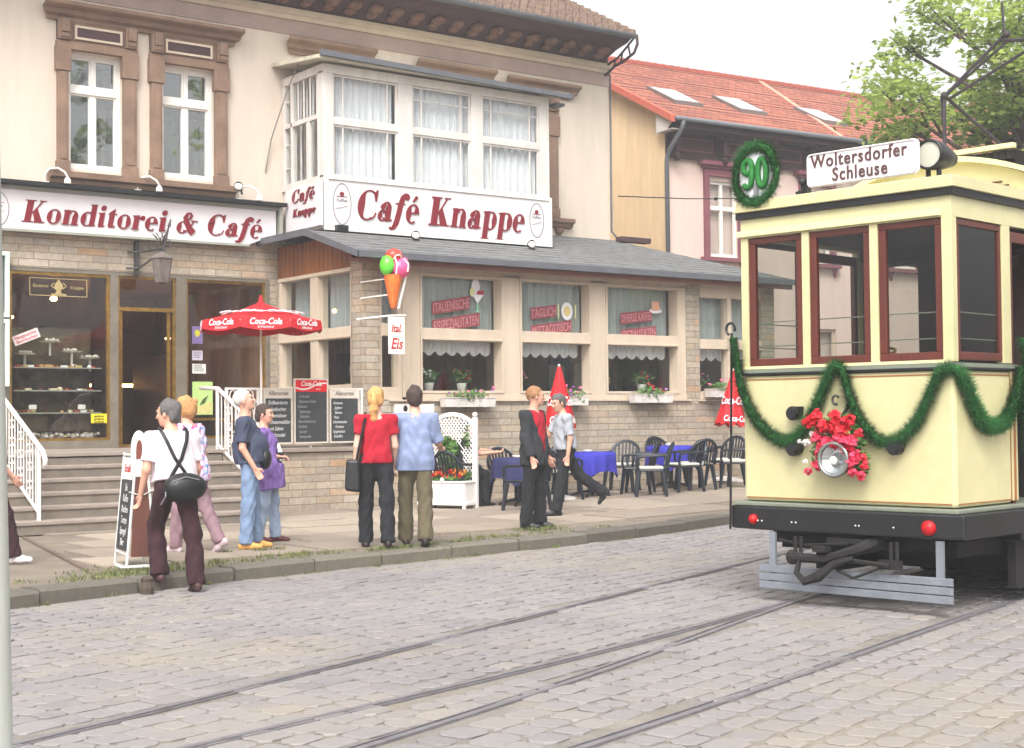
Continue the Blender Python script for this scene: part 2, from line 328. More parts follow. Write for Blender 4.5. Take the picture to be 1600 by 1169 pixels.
# individually laid setts
ang = R(17.5); cu_, su_ = math.cos(ang), math.sin(ang)
V, Fc, T = [], [], []
j = -30
v = -6.
while v < 14:
    rh = random.uniform(.16, .22); u = -6+random.random()*.3; drift = random.uniform(-.02, .02)
    while u < 34:
        L_ = random.uniform(.16, .29); uc, vc = u+L_/2, v+rh/2
        x, y = uc*cu_-vc*su_, uc*su_+vc*cu_
        u += L_
        if y > kerb_y(x)-.10 or y < -2 or not seen(x, y): continue
        dd = rail_dist(x, y)
        if dd < .075: continue
        g = .0055+.009*max(0, min(1, (5.6-(y-.28*x))/2.5)); hw, hh = L_/2-g*random.uniform(.6, 1.5), rh/2-g*random.uniform(.6, 1.5)
        z = gz(x)+random.uniform(-.004, .002)+.003*math.sin(x*1.3)*math.sin(y*.9+1)
        tx, ty = random.uniform(-.018, .018), random.uniform(-.018, .018); rot = random.uniform(-.06, .06)
        cc = [.03, .045][random.random() < .5]; k = len(V)
        ring = [(-hw+cc, -hh), (hw-cc, -hh), (hw, -hh+cc), (hw, hh-cc), (hw-cc, hh), (-hw+cc, hh), (-hw, hh-cc), (-hw, -hh+cc)]
        for sc, dz in ((1, -.02), (1, -.0035), (.94, 0.0)):
            for a, b in ring:
                a2, b2 = a*sc+random.uniform(-.004, .004), b*sc+random.uniform(-.004, .004)
                a2, b2 = a2*math.cos(rot)-b2*math.sin(rot), a2*math.sin(rot)+b2*math.cos(rot)
                # keep clear of the rails
                X, Y = x+a2*cu_-b2*su_, y+a2*su_+b2*cu_
                V.append((X, Y, z+dz+tx*a2+ty*b2))
        V.append((x, y, z+.0002))
        F8 = [(k+8*r+i, k+8*r+(i+1) % 8, k+8*(r+1)+(i+1) % 8, k+8*(r+1)+i) for r in (0, 1) for i in range(8)]+[(k+16+i, k+16+(i+1) % 8, k+24) for i in range(8)]
        Fc += F8
        sand = max(0, min(1, (6.2-(y-.28*x))/3.2))
        t = min(1, max(0, random.gauss(.38, .16)*(1-.5*sand)+.42*sand)); T += [t]*len(F8)
    v += rh
mb = MB(); mb.v = V; mb.f = Fc; mb.mi = [0]*len(Fc)
o = mb.build('cobblestone_paving', m_stone, smooth=False); o['kind'] = 'structure'; add_tone(o, T)
# grooved rails
for k, P in RP.items():
    Tn = np.gradient(P, axis=0); Tn /= np.linalg.norm(Tn, axis=1)[:, None]; Nn = np.stack([-Tn[:, 1], Tn[:, 0]], 1)
    sgn = -1 if k[1] == '1' else 1            # the flange groove lies on the track side
    mb = MB()
    def strip(a, b, dz, mi):
        mb.cm = mi
        for i in range(len(P)-1):
            A, B, C, D = P[i]+Nn[i]*a, P[i+1]+Nn[i+1]*a, P[i+1]+Nn[i+1]*b, P[i]+Nn[i]*b
            z0, z1 = gz(P[i][0]), gz(P[i+1][0])
            q = [(A[0], A[1], z0+dz), (B[0], B[1], z1+dz), (C[0], C[1], z1+dz), (D[0], D[1], z0+dz)]
            mb.quad(*(q if a > b else q[::-1]))
            if dz > 0:
                for e, f2 in ((A, B), (D, C)): mb.quad((e[0], e[1], z0+dz), (f2[0], f2[1], z1+dz), (f2[0], f2[1], z1-.03), (e[0], e[1], z0-.03))
    strip(.022, -.020, .004, 0); strip(sgn*.021, sgn*.048, -.008, 1); strip(sgn*.048, sgn*.060, .003, 0)
    o = mb.build('tram_rail', [m_steel, m_groove]); o['kind'] = 'structure'
# kerb stones
m_kerb = attr_mat('kerb_granite', [(0, (92, 86, 78)), (1, (116, 110, 98))], rough=.8, noise=18., bump=.5, lo=.75, hi=1.1, big=.15)
mb = MB(); T = []
x = -20.
while x < 60:
    L_ = random.uniform(.85, 1.25); x1 = x+L_; d = Vector((x1-x, kerb_y(x1)-kerb_y(x), 0)).normalized(); n = Vector((-d.y, d.x, 0))
    a = Vector((x, kerb_y(x), 0))+d*.012; b = Vector((x1, kerb_y(x1), 0))-d*.012
    j0 = random.uniform(-.012, .012); zt0, zt1 = zp(x)+random.uniform(-.01, .008), zp(x1)+random.uniform(-.01, .008)
    pf = [(-.0, -.04), (-.0, .5), (.03, 1.), (.28, 1.), (.28, -.1)]
    pr = lambda P, zt: [(P.x+n.x*(q+j0), P.y+n.y*(q+j0), gz(P.x)-.05 if h <= 0 else gz(P.x)+(zt-gz(P.x))*(.8 if h == .5 else 1)) for q, h in pf]
    A, B = pr(a, zt0), pr(b, zt1); k = len(A); nf = len(mb.f)
    mb.add(A+B, [tuple(range(k))[::-1], tuple(range(k, 2*k))]+[(i, (i+1) % k, (i+1) % k+k, i+k) for i in range(k)])
    T += [random.random()]*(len(mb.f)-nf); x = x1
o = mb.build('kerb', m_kerb); o['kind'] = 'structure'; add_tone(o, T)
# pavement: earth/asphalt bed with large slabs on top
m_soil = mat('pavement_earth', (124, 114, 102), .95, .2, 2.2, .6, 50)
mb = MB()
xs = list(np.arange(-25, 60, 1.))
for a, b in zip(xs, xs[1:]):
    mb.quad((a, kerb_y(a)+.25, zp(a)-.02), (b, kerb_y(b)+.25, zp(b)-.02), (b, 60, zp(b)-.02), (a, 60, zp(a)-.02))
struct(mb, 'pavement', m_soil)
m_slab = attr_mat('pavement_slab', [(0, (136, 124, 112)), (.5, (150, 137, 122)), (1, (162, 149, 134))], rough=.8, noise=9., bump=.3, lo=.88, hi=1.07, big=.12)
mb = MB(); T = []
yv = 12.6; row = 0
while yv < 24:
    d = random.choice([.92, 1.0, 1.05]); xv = 4.4+random.random()*.6
    while xv < 24:
        L_ = random.choice([.75, 1., 1.25, 1.45]); xc, yc = xv+L_/2, yv+d/2
        lim = 5.05+(yc-13.1)*.19
        if yv > max(kerb_y(xv), kerb_y(xv+L_))+(.45 if xv < 10 else .30) and xv > lim-.3:
            x0 = max(xv, lim); g = .012; z0 = zp(xc)+random.uniform(-.004, .006); t1, t2 = random.uniform(-.006, .006), random.uniform(-.006, .006)
            P = [(x0+g, yv+g), (xv+L_-g, yv+g), (xv+L_-g, yv+d-g), (x0+g, yv+d-g)]
            nf = len(mb.f)
            mb.add([(a, b, zp(a)-.04) for a, b in P]+[(a, b, z0+t1*(a-xc)+t2*(b-yc)+(gz(a)-gz(xc))) for a, b in P], [(4, 5, 6, 7), (0, 1, 5, 4), (1, 2, 6, 5), (2, 3, 7, 6), (3, 0, 4, 7)])
            T += [random.random()]*(len(mb.f)-nf)
        xv += L_
    yv += d
o = mb.build('paving_slabs', m_slab); o['kind'] = 'structure'; add_tone(o, T)
# reddish edging strip between earth path and slabs
mb = MB(); mb.prism([(0, 0), (4.85, 0), (4.85, .05), (0, .05)], (4.96, 13.05, .09), (.19*.98, .98, 0), (-.98, .19*.98, 0), (0, 0, .035))
struct(mb, 'edging_strip', mat('edging_brown', (110, 96, 86), .9, .2, 6))
# grass
m_grass = ramp_mat('grass_blades', [(0, (72, 84, 40)), (.5, (98, 106, 58)), (1, (138, 130, 86))], scale=3., rough=.8)
mb = MB()
def tuft(x, y, z, n, r, h):
    for _ in range(n):
        a = random.uniform(0, 6.28); q = r*math.sqrt(random.random()); px, py = x+q*math.cos(a), y+q*math.sin(a)
        hh = h*random.uniform(.4, 1.1); b = random.uniform(0, 6.28); lx, ly = math.cos(b)*hh*.6, math.sin(b)*hh*.6; wv = .006
        mb.add([(px-wv*math.sin(b), py+wv*math.cos(b), z), (px+wv*math.sin(b), py-wv*math.cos(b), z), (px+lx, py+ly, z+hh)], [(0, 1, 2)])
for _ in range(60):
    x = random.uniform(3.6, 12); tuft(x, kerb_y(x)+random.uniform(.28, .5), zp(x)-.01, random.randint(6, 26), random.uniform(.04, .16), .05)
for _ in range(34):
    x = random.uniform(3.6, 13); tuft(x, kerb_y(x)-random.uniform(.02, .07), gz(x)-.01, random.randint(5, 18), random.uniform(.03, .1), .045)
for _ in range(120):
    x = random.gauss(5.3, .42); y = random.gauss(13.0, .3)
    if y > kerb_y(x)+.27: tuft(x, y, .11, random.randint(6, 22), .12, .04)
for cx, cy, n in ((11.05, 14.35, 26), (8.3, 13.45, 24), (7.1, 13.5, 16), (9.9, 13.9, 10), (7.3, 14.2, 8), (6.2, 13.3, 14)):
    for _ in range(n): tuft(cx+random.gauss(0, .2), cy+random.gauss(0, .07), zp(cx)-.005, 14, .06, .05)
mb.build('grass', m_grass)['kind'] = 'stuff'
# weathered stump by the kerb
m_wood_old = mat('weathered_wood', (84, 72, 62), .9, .3, 18, .6, 60, streak=True)
t = thing('wooden_stump', 'short rotten wooden post stump standing at the kerb edge below the folding board', 'post stump', (5.1, 12.28, .0))
MB().lathe([(.06, 0), (.066, .05), (.048, .10), (.056, .13), (.03, .15), (.0, .10)], (0, 0, 0), n=9).build('stump', m_wood_old, t)
# grey lamp post close to the camera at the left edge
t = thing('lamp_post', 'pale grey street post cut off by the left edge of the picture', 'post', (1.016, 3.233, 0), 0)
t.rotation_euler = (.0, -.02, 0)
MB().lathe([(.085, -.02), (.085, .5), (.052, .62), (.048, 2.4), (.045, 7)], (-.012, .017, 0), n=20).build('pole', mat('post_grey', (176, 178, 172), .6, .1, 5, streak=True), t, smooth=True)
# ================= CAFE HOUSE =================
m_plaster = mat('cream_plaster', (208, 195, 180), .9, .09, .8, .25, 90, streak=True)
m_trim = mat('mauve_stucco', (134, 109, 92), .85, .22, 3, .3, 50)
m_trim_d = mat('brown_eave', (74, 52, 54), .85, .2, 3)
m_white = mat('white_paint', (226, 222, 216), .5, .05, 3)
m_white2 = mat('worn_white_paint', (206, 199, 193), .6, .12, 5, .15, 30, streak=True)
m_stonew = brick_mat('sandstone_cladding', [(166, 148, 126), (172, 160, 144), (158, 146, 132), (178, 164, 144), (166, 156, 144), (172, 150, 124), (180, 172, 158), (182, 148, 116)], (126, 114, 100), bw=.47, rh=.112)
m_slate = mat('roof_felt', (112, 112, 112), .85, .25, 5, .6, 30)
m_fascia = mat('grey_metal', (92, 94, 100), .5, .15, 4)
m_black = mat('black_paint', (24, 24, 26), .45, .2, 5)
m_dark = mat('dark_interior', (64, 50, 44), .9, .3, 2)
m_darkwall = mat('interior_panelling', (150, 112, 86), .7, .3, 3, streak=True)
m_grey_marble = mat('shopfront_marble', (120, 112, 100), .35, .2, 3, spec=.6)
m_brass = mat('brass', (178, 142, 74), .3, .25, 9, metal=.85)
m_cream = mat('cream_woodwork', (198, 181, 161), .6, .08, 4, .15, 40, streak=True)
m_varnish = mat('varnished_gable_boards', (138, 84, 42), .55, .3, 3, .2, 30, streak=True)
m_glass = glass_mat('window_glass', (240, 244, 242), 1.35)
m_glass_up = glass_mat('upper_window_glass', (240, 244, 242), 5.)
m_curt = mat('sheer_curtain', (172, 176, 176), .95, .1, 12, streak=True)
m_lace = lace_mat('lace', (246, 244, 248), 34., .85)
m_tile_old = ramp_mat('mossy_roof_tile', [(.2, (84, 68, 62)), (.45, (118, 96, 86)), (.6, (146, 124, 106)), (.8, (98, 80, 72))], scale=16., bump=.6)
HY = 22.65
house = thing('cafe_house', 'cream two storey cafe house with mauve window surrounds and heavy bracketed eaves', 'house', (12, HY, 0))
W1, W2, W5 = (8.10, 9.01, 5.5, 7.36), (9.66, 10.61, 5.5, 7.36), (16.9, 17.6, 5.45, 7.25)
mb = MB(); wall(mb, 1, 19.3, 4.35, 8.62, HY, [W1, W2, W5], .16)
mb.quad((19.3, HY, 0), (19.3, 34, 0), (19.3, 34, 9), (19.3, HY, 9)); mb.quad((1, 34, 0), (1, HY, 0), (1, HY, 9), (1, 34, 9)); mb.quad((19.3, 34, 0), (1, 34, 0), (1, 34, 9), (19.3, 34, 9))
mb.build('wall', m_plaster, house, True)
SHOP, DOOR, WIN2 = (7.2, 8.8, 1.2, 3.84), (8.93, 9.92, 1.06, 3.84), (10.1, 11.55, 1.5, 3.84)
mb = MB(); wall(mb, 1, 7.02, .9, 4.42, HY-.03, []); wall(mb, 7.02, 11.9, 3.9, 4.42, HY-.03, []); wall(mb, 11.62, 11.9, .9, 3.9, HY-.03, [])
mb.build('stone_cladding', m_stonew, house, True)
mb = MB(); wall(mb, 7.02, 11.62, 1.0, 3.9, HY-.02, [SHOP, DOOR, (10.1, 11.55, 1.2, 3.84)], .2)
mb.build('shopfront', m_grey_marble, house, True)
# brass framing, panes
mb = MB()
def ring(mb, x0, x1, z0, z1, y, t, d=.06):
    mb.box(x0, x1, y, y+d, z0, z0+t); mb.box(x0, x1, y, y+d, z1-t, z1); mb.box(x0, x0+t, y, y+d, z0+t, z1-t); mb.box(x1-t, x1, y, y+d, z0+t, z1-t)
ring(mb, 7.2, 8.8, 1.2, 3.84, HY+.02, .045); ring(mb, 8.93, 9.92, 1.09, 3.84, HY+.02, .04); mb.box(8.97, 9.88, HY+.01, HY+.08, 3.28, 3.34); ring(mb, 10.1, 11.55, 1.2, 3.84, HY+.02, .045)
mb.box(9.0, 9.04, HY+.09, HY+.13, 1.09, 3.28); mb.box(9.80, 9.86, HY+.09, HY+.13, 1.09, 3.28); mb.box(10.14, 11.5, HY+.03, HY+.07, 1.5, 1.54)
mb.build('brass_frame', m_brass, house, True)
mb = MB(); mb.quad((7.24, HY+.05, 1.24), (8.76, HY+.05, 1.24), (8.76, HY+.05, 3.8), (7.24, HY+.05, 3.8)); mb.build('shop_window_pane', m_glass, house, True)
mb = MB(); mb.quad((8.97, HY+.05, 3.34), (9.88, HY+.05, 3.34), (9.88, HY+.05, 3.8), (8.97, HY+.05, 3.8)); mb.build('transom_pane', m_glass, house, True)
mb = MB(); mb.quad((10.14, HY+.05, 1.24), (11.5, HY+.05, 1.24), (11.5, HY+.05, 3.8), (10.14, HY+.05, 3.8)); mb.build('shop_window_pane', m_glass, house, True)
# shop interior
mb = MB(); mb.box(4, 11.7, HY+.2, HY+5, 1.04, 1.08); mb.box(4, 11.7, HY+.2, HY+5, 3.9, 3.95); mb.box(4, 4.1, HY+.2, HY+5, 1.08, 3.9); mb.box(11.7, 11.75, HY+.2, HY+5, 1.08, 3.9); mb.box(4, 11.7, HY+5, HY+5.1, 1.04, 3.95)
mb.build('shop_interior', m_darkwall, house, True)
mb = MB(); mb.box(8.86, 8.9, HY+.2, HY+1.0, 1.08, 3.9); mb.box(9.95, 10.0, HY+.2, HY+1.9, 1.08, 2.6); mb.box(9.3, 11.6, HY+2.4, HY+2.9, 1.08, 2.1); mb.box(7.3, 9.2, HY+3.6, HY+3.9, 1.08, 3.2); mb.box(9.3, 11.6, HY+4.6, HY+4.9, 1.08, 3.3)
mb.build('counter', mat('counter_wood', (70, 46, 32), .5, .3, 4), house, True)
mb = MB(); mb.box(9.55, 10.35, HY+2.9, HY+2.95, 2.12, 2.17); mb.ball((7.6, HY+1.2, 3.2), (.05, .05, .03)); mb.ball((10.9, HY+2.6, 3.0), (.05, .05, .03)); mb.ball((8.2, HY+.9, 3.5), (.06, .06, .04)); mb.ball((9.5, HY+2.2, 3.6), (.06, .06, .04))  # light strip and small lamps, plus larger bulbs added to brighten the display
mb.build('lamps_and_fill_bulbs', mat('warm_glow', (255, 180, 90), .5, 0, emit=(255, 186, 110, 22.)), house, True)
# plinth and terrace
terr = thing('terrace', 'raised terrace of sandstone with a grey coping in front of the cake shop', 'terrace', (8, 20, 0))
for q in ((9.36, 11.80, 19.7), (1, 5.72, 19.0)): MB().box(q[0], q[1], q[2], 22.6, -.1, 1.0).build('terrace_wall', m_stonew, terr, True)
m_step = mat('step_concrete', (122, 112, 102), .85, .16, 5, .4, 60); m_nose = mat('step_edge', (146, 134, 124), .8, .12, 6, .3, 60)
mb = MB(); mb.box(9.34, 11.80, 19.64, 22.6, 1.01, 1.08); mb.box(5.7, 9.33, 19.70, 22.6, 1.0, 1.078); mb.box(1, 5.69, 18.95, 22.6, 1.01, 1.08); mb.build('coping', m_nose, terr, True, bevel=.012)
st = thing('stairs', 'flight of six broad worn concrete steps up to the shop door', 'stairs', (7.5, 18, .1))
for k in range(6):
    y0 = 18.03+.33*k; z1 = .12+.16*(k+1)
    mb = MB(); mb.box(5.72-(.1 if k == 0 else 0), 9.34+(.07 if k == 0 else 0), y0+.02, 19.72, z1-.165, z1-.05); o = mb.build('step', m_step, st, True)
    mb = MB(); mb.box(5.72-(.1 if k == 0 else 0), 9.345+(.07 if k == 0 else 0), y0, y0+.36 if k < 5 else 19.69, z1-.05, z1-.0005*k); mb.build('tread', m_nose, o, True, bevel=.01)
# display inside the left shop window
disp = thing('cake_display', 'glass shelves of pastries and cake stands behind the left shop window', 'cake display', (8, HY+.4, 1.2))
mb = MB()
for z in (1.63, 1.98, 2.34): mb.box(7.3, 8.7, HY+.12, HY+.62, z, z+.018)
mb.build('shelf', mat('shelf_glass', (150, 150, 140), .2, .1), disp, True)
cakes = [(196, 150, 90), (150, 70, 40), (226, 206, 170), (180, 60, 50), (206, 190, 120), (110, 62, 40), (230, 226, 220)]
for i, c in enumerate(cakes):
    mb = MB()
    for _ in range(13):
        z = random.choice([1.648, 1.998, 2.358, 2.358, 1.26]); x = random.uniform(7.36, 8.62); y = HY+random.uniform(.16, .5); r = random.uniform(.025, .05)
        if random.random() < .4: mb.lathe([(r, 0), (r, r*.8), (r*.6, r*1.1), (0, r*1.1)], (x, y, z), n=8)
        else: mb.box(x-r*1.3, x+r*1.3, y-r, y+r, z, z+r*.9)
    mb.build('pastry', mat('pastry_%d' % i, c, .7, .25, 20), disp, True)
mb = MB()
for x, z in ((7.55, 2.55), (7.95, 2.75), (8.3, 2.6), (8.6, 2.5)):
    mb.lathe([(.02, -.2), (.02, 0), (.15, .01), (.17, .03)], (x, HY+.35, z), n=16)
    for _ in range(9): mb.ball((x+random.uniform(-.11, .11), HY+.35+random.uniform(-.1, .1), z+.045), random.uniform(.02, .035), 6, 4)
mb.build('cake_stand', mat('silver_stand', (214, 208, 200), .35, .1, metal=.2), disp, True)
mb = MB()
for _ in range(90): mb.ball((random.uniform(7.4, 8.7), HY+random.uniform(.14, .5), 1.25+random.uniform(0, .06)), random.uniform(.02, .045), 6, 4)
mb.build('wrapped_sweets', mat('sweets', (170, 160, 150), .4, .4, 25), disp, True)
mb = MB(); mb.box(8.0, 8.6, HY+.3, HY+.5, 1.36, 1.6); mb.box(7.3, 7.9, HY+.34, HY+.5, 1.36, 1.58); mb.box(7.3, 8.7, HY+.62, HY+.64, 1.25, 3.0)
mb.build('back_panel', mat('display_back', (96, 80, 60), .8, .5, 4), disp, True)
for x, z in ((7.6, 1.7), (8.38, 1.7)):
    MB().box(x-.06, x+.06, HY+.12, HY+.13, z, z+.07).build('price_card', m_white, disp, True)
t = thing('tilted_notice', 'small tilted white notice with red writing stuck inside the left shop window', 'notice', (7.47, HY+.035, 2.82)); t.rotation_euler = (0, -R(22), 0)
MB().box(-.21, .21, -.004, .004, -.075, .075).build('card', mat('pink_card', (236, 214, 212), .8, .03), t)
m_redtxt = mat('red_lettering', (178, 30, 44), .6, .05)
text('Hausgemachter', .075, m_redtxt, t, (0, -.0045, .01), xs=.78); text('Baumkuchen', .075, m_redtxt, t, (0, -.0045, -.055), xs=.9)
t = thing('yellow_notice', 'small yellow notice in the bottom corner of the left shop window', 'notice', (8.63, HY+.04, 1.55))
MB().box(-.13, .13, -.004, .004, -.075, .075).build('card', mat('yellow_card', (222, 204, 40), .8, .05), t)
for i in range(3): text('geöffnet', .045, m_black, t, (0, -.0045, .02-.045*i), xs=1.1)
t = thing('gold_window_plate', 'gold lined name plate with an urn emblem inside the left shop window', 'window lettering', (7.98, HY+.045, 3.62))
m_goldpaint = mat('gold_paint', (168, 150, 104), .5, .1)
mb = MB(); ring(mb, -.46, .46, -.15, .13, -.006, .012, .006); mb.build('border', m_goldpaint, t)
mb = MB(); mb.lathe([(0, -.12), (.06, -.11), (.03, -.07), (.075, -.02), (.06, .04), (.03, .07), (0, .12)], (0, -.004, 0), n=14)
mb.tube([(-.07, -.004, -.03), (-.12, -.004, .01), (-.07, -.004, .06)], .01, 5); mb.tube([(.07, -.004, -.03), (.12, -.004, .01), (.07, -.004, .06)], .01, 5); mb.box(-.12, .12, -.012, -.002, -.135, -.11)
o = mb.build('urn_emblem', m_goldpaint, t)
for q in o.data.vertices: q.co.y = (q.co.y)*.08-.008
text('Bäckerei', .075, m_goldpaint, t, (-.29, -.007, -.02), shear=.2, xs=.95); text('Knappe', .075, m_goldpaint, t, (.29, -.007, -.03), shear=.2, xs=.95)
# posters in the right shop window
for x, z, w_, h, cc, lb in ((10.31, 2.92, .17, .29, (120, 100, 150), 'small purple and yellow poster at the top of the right shop window'), (10.31, 2.58, .17, .16, (190, 180, 196), 'small lilac notice below the purple poster'), (10.34, 2.36, .22, .16, (214, 214, 208), 'white printed notice above the green poster'), (10.40, 1.87, .33, .55, (178, 206, 128), 'large pale green poster with a painted landscape in the right shop window')):
    t = thing('window_poster', lb, 'poster', (x, HY+.03, z), group='posters in the right shop window')
    MB().box(-w_/2*1.1, w_/2*1.1, -.003, .003, -h/2, h/2).build('paper', mat('paper_%d' % cc[0], cc, .7, .05), t)
    if h > .5:
        mb = MB(); mb.prism([(-.16, -.26), (.16, -.26), (.16, -.05), (.02, -.12), (-.16, -.16)], (0, -.004, 0), (1, 0, 0), (0, 0, 1), (0, -.002, 0)); mb.build('artwork', mat('poster_sand', (206, 196, 130), .7, .2, 20), t)
        mb = MB(); mb.prism([(-.06, -.12), (.0, -.02), (.1, .05), (.04, -.08)], (0, -.0065, 0), (1, 0, 0), (0, 0, 1), (0, -.002, 0)); mb.build('artwork', mat('poster_dark', (84, 96, 60), .7, .3, 20), t)
    elif h > .25:
        MB().ball((.0, -.004, .03), (.05, .003, .06)).build('artwork', mat('poster_yellow', (196, 190, 60), .7, .2, 20), t)
    else:
        mb = MB()
        for i in range(4): mb.box(-w_*.4, w_*.4*random.uniform(.4, 1), -.005, -.003, h*.3-i*h*.18, h*.3-i*h*.18+.012)
        mb.build('print', mat('print_grey', (120, 120, 126), .8), t)
# upper windows with surrounds
def sash_window(x0, x1, z0, z1, tr, glass, curt=None):
    y = HY+.10; mb = MB(); fw = .07
    ring(mb, x0, x1, z0, z1, y, fw, .07); xm = (x0+x1)/2
    mb.box(x0+fw, x1-fw, y-.02, y+.07, tr-.06, tr+.06); mb.box(xm-.03, xm+.03, y+.005, y+.06, z0+fw, tr-.06); mb.box(xm-.025, xm+.025, y+.005, y+.06, tr+.06, z1-fw)
    for a, b in ((x0+fw, xm-.03), (xm+.03, x1-fw)):
        ring(mb, a, b, z0+fw, tr-.06, y+.01, .03, .05); ring(mb, a, b, tr+.06, z1-fw, y+.01, .025, .05)
    w = mb.build('window', m_white, house, True)
    MB().quad((x0+.05, y+.045, z0+.05), (x1-.05, y+.045, z0+.05), (x1-.05, y+.045, z1-.05), (x0+.05, y+.045, z1-.05)).build('pane', glass, w, True)
    mb = MB(); n = 40
    for i in range(n):
        a, b = x0+(x1-x0)*i/n, x0+(x1-x0)*(i+1)/n
        mb.quad((a, y+.22+.03*math.sin(i*1.1), z0), (b, y+.22+.03*math.sin((i+1)*1.1), z0), (b, y+.22+.03*math.sin((i+1)*1.1), z1), (a, y+.22+.03*math.sin(i*1.1), z1))
    mb.build('curtain', curt or m_curt, w, True, smooth=True)
    MB().box(x0-.1, x1+.1, y+1.2, y+1.25, z0-.2, z1+.2).build('room_back', m_dark, w, True)
m_curt2 = lace_mat('net_curtain', (176, 190, 172), 20., .05)
sash_window(*W1, 6.78, m_glass_up, m_curt2); sash_window(*W2, 6.78, m_glass_up, m_curt2); sash_window(*W5, 6.72, m_glass_up, m_curt2)
def hood(x0, x1, z, d=.26, nm='window_hood'):
    prof = [(HY+.01, z-.26), (HY-.06, z-.26), (HY-.07, z-.20), (HY-.14, z-.17), (HY-.16, z-.1), (HY-d+.02, z-.07), (HY-d, z-.05), (HY-d, z), (HY+.01, z+.02)]
    mb = MB(); k = len(prof)
    A = [(x0+(HY-y)*-.0+max(0, .16-(HY-y))*.9, y, zz) for y, zz in prof]; B = [(x1-max(0, .16-(HY-y))*.9, y, zz) for y, zz in prof]
    mb.add(A+B, [tuple(range(k)), tuple(range(k, 2*k))[::-1]]+[(i+k, (i+1) % k+k, (i+1) % k, i) for i in range(k)])
    mb.build(nm, m_trim, house, True)
hood(7.66, 11.05, 8.08, .30); hood(11.9, 13.68, 8.12); hood(14.55, 16.34, 8.1); hood(16.6, 18.40, 8.06)
for sets, ab in ((((7.93, 8.10), (9.01, 9.22)), (7.93, 9.22)), (((9.47, 9.66), (10.61, 10.82)), (9.47, 10.82)), (((17.6, 17.92), (16.7, 16.9)), (16.7, 17.92))):
    mb = MB()
    for a, b in sets:
        mb.box(a, b, HY-.09, HY+.02, 5.42, 7.36); mb.box(a+.035, b-.035, HY-.105, HY-.085, 5.62, 7.0); mb.box(a-.02, b+.02, HY-.11, HY+.01, 5.42, 5.60); mb.box(a-.035, b+.035, HY-.115, HY+.01, 7.02, 7.42)
    a, b = ab
    mb.box(a-.02, b+.02, HY-.10, HY+.015, 7.37, 7.50); mb.box(a, b, HY-.05, HY+.015, 7.51, 7.83)
    for q in (a, b-.2):
        mb.box(q, q+.2, HY-.14, HY+.01, 7.51, 7.83); mb.box(q+.03, q+.17, HY-.18, HY-.12, 7.62, 7.83); mb.box(q+.03, q+.17, HY-.16, HY-.12, 7.54, 7.61)
    mb.build('window_surround', m_trim, house, True, bevel=.008)
for a, b in ((8.2, 8.98), (9.72, 10.55)):
    mb = MB(); ring(mb, a, b, 7.545, 7.765, HY-.09, .035, .04); o = mb.build('vent_frame', m_cream, house, True)
    MB().box(a+.03, b-.03, HY-.075, HY-.055, 7.575, 7.735).build('vent', m_trim_d, o, True)
mb = MB()
for q in (8.02, 8.9, 9.55, 10.7): mb.box(q, q+.13, HY-.09, HY+.01, 5.02, 5.24)
mb.extr([(HY+.01, 5.22), (HY-.10, 5.24), (HY-.12, 5.30), (HY-.19, 5.33), (HY-.2, 5.42), (HY+.01, 5.44)][::-1], 7.78, 10.95)
mb.build('sill', m_trim, house, True); mb = MB()
mb.extr([(HY+.01, 5.22), (HY-.10, 5.24), (HY-.12, 5.30), (HY-.19, 5.33), (HY-.2, 5.40), (HY+.01, 5.42)][::-1], 16.6, 18.25)
mb.lathe([(0, 4.98), (.05, 5.03), (.03, 5.08), (.08, 5.14), (.1, 5.22)], (17.95, HY-.05, 0), n=12)
mb.build('sill', m_trim, house, True)
# eaves: moulding, cove, corbels, gutter, roof
mb = MB(); mb.extr([(HY+.05, 8.44), (HY-.05, 8.46), (HY-.07, 8.52), (HY-.12, 8.55), (HY-.12, 8.64), (HY+.05, 8.66)][::-1], 1, 19.32); mb.build('eave_moulding', m_cream, house, True)
mb = MB(); mb.box(1, 19.32, HY-.02, HY+.02, 8.2, 8.44); mb.build('frieze_band', mat('mauve_band', (172, 150, 142), .9, .1, 2), house, True)
mb = MB(); mb.extr([(HY+.1, 8.66), (HY-.10, 8.67), (HY-.22, 8.74), (HY-.50, 8.84), (HY-.80, 8.9), (HY-.93, 8.97), (HY-.93, 9.04), (HY+.1, 9.1)][::-1], 1, 19.12); mb.build('soffit', m_trim_d, house, True)
m_corb = mat('corbel_stucco', (116, 84, 70), .85, .3, 12, .5, 40)
mb = MB()
x = 1.2
while x < 19.0:
    mb = MB(); mb.ball((x, HY-.46, 8.78), (.13, .16, .085), 10, 8); mb.ball((x, HY-.30, 8.71), (.10, .14, .07), 10, 8); mb.build('corbel', m_corb, house, True, smooth=True); x += .44
mb = MB(); gp = [(HY-.93-.07+.07*math.cos(a), 9.02+.075*math.sin(a)) for a in np.linspace(math.pi, 2*math.pi, 9)]
mb.extr([(q[0], q[1]) for q in gp]+[(q[0]*1+.0, q[1]+.012) for q in gp[::-1]], 1, 19.14); mb.build('gutter', m_fascia, house, True)
mb = MB()
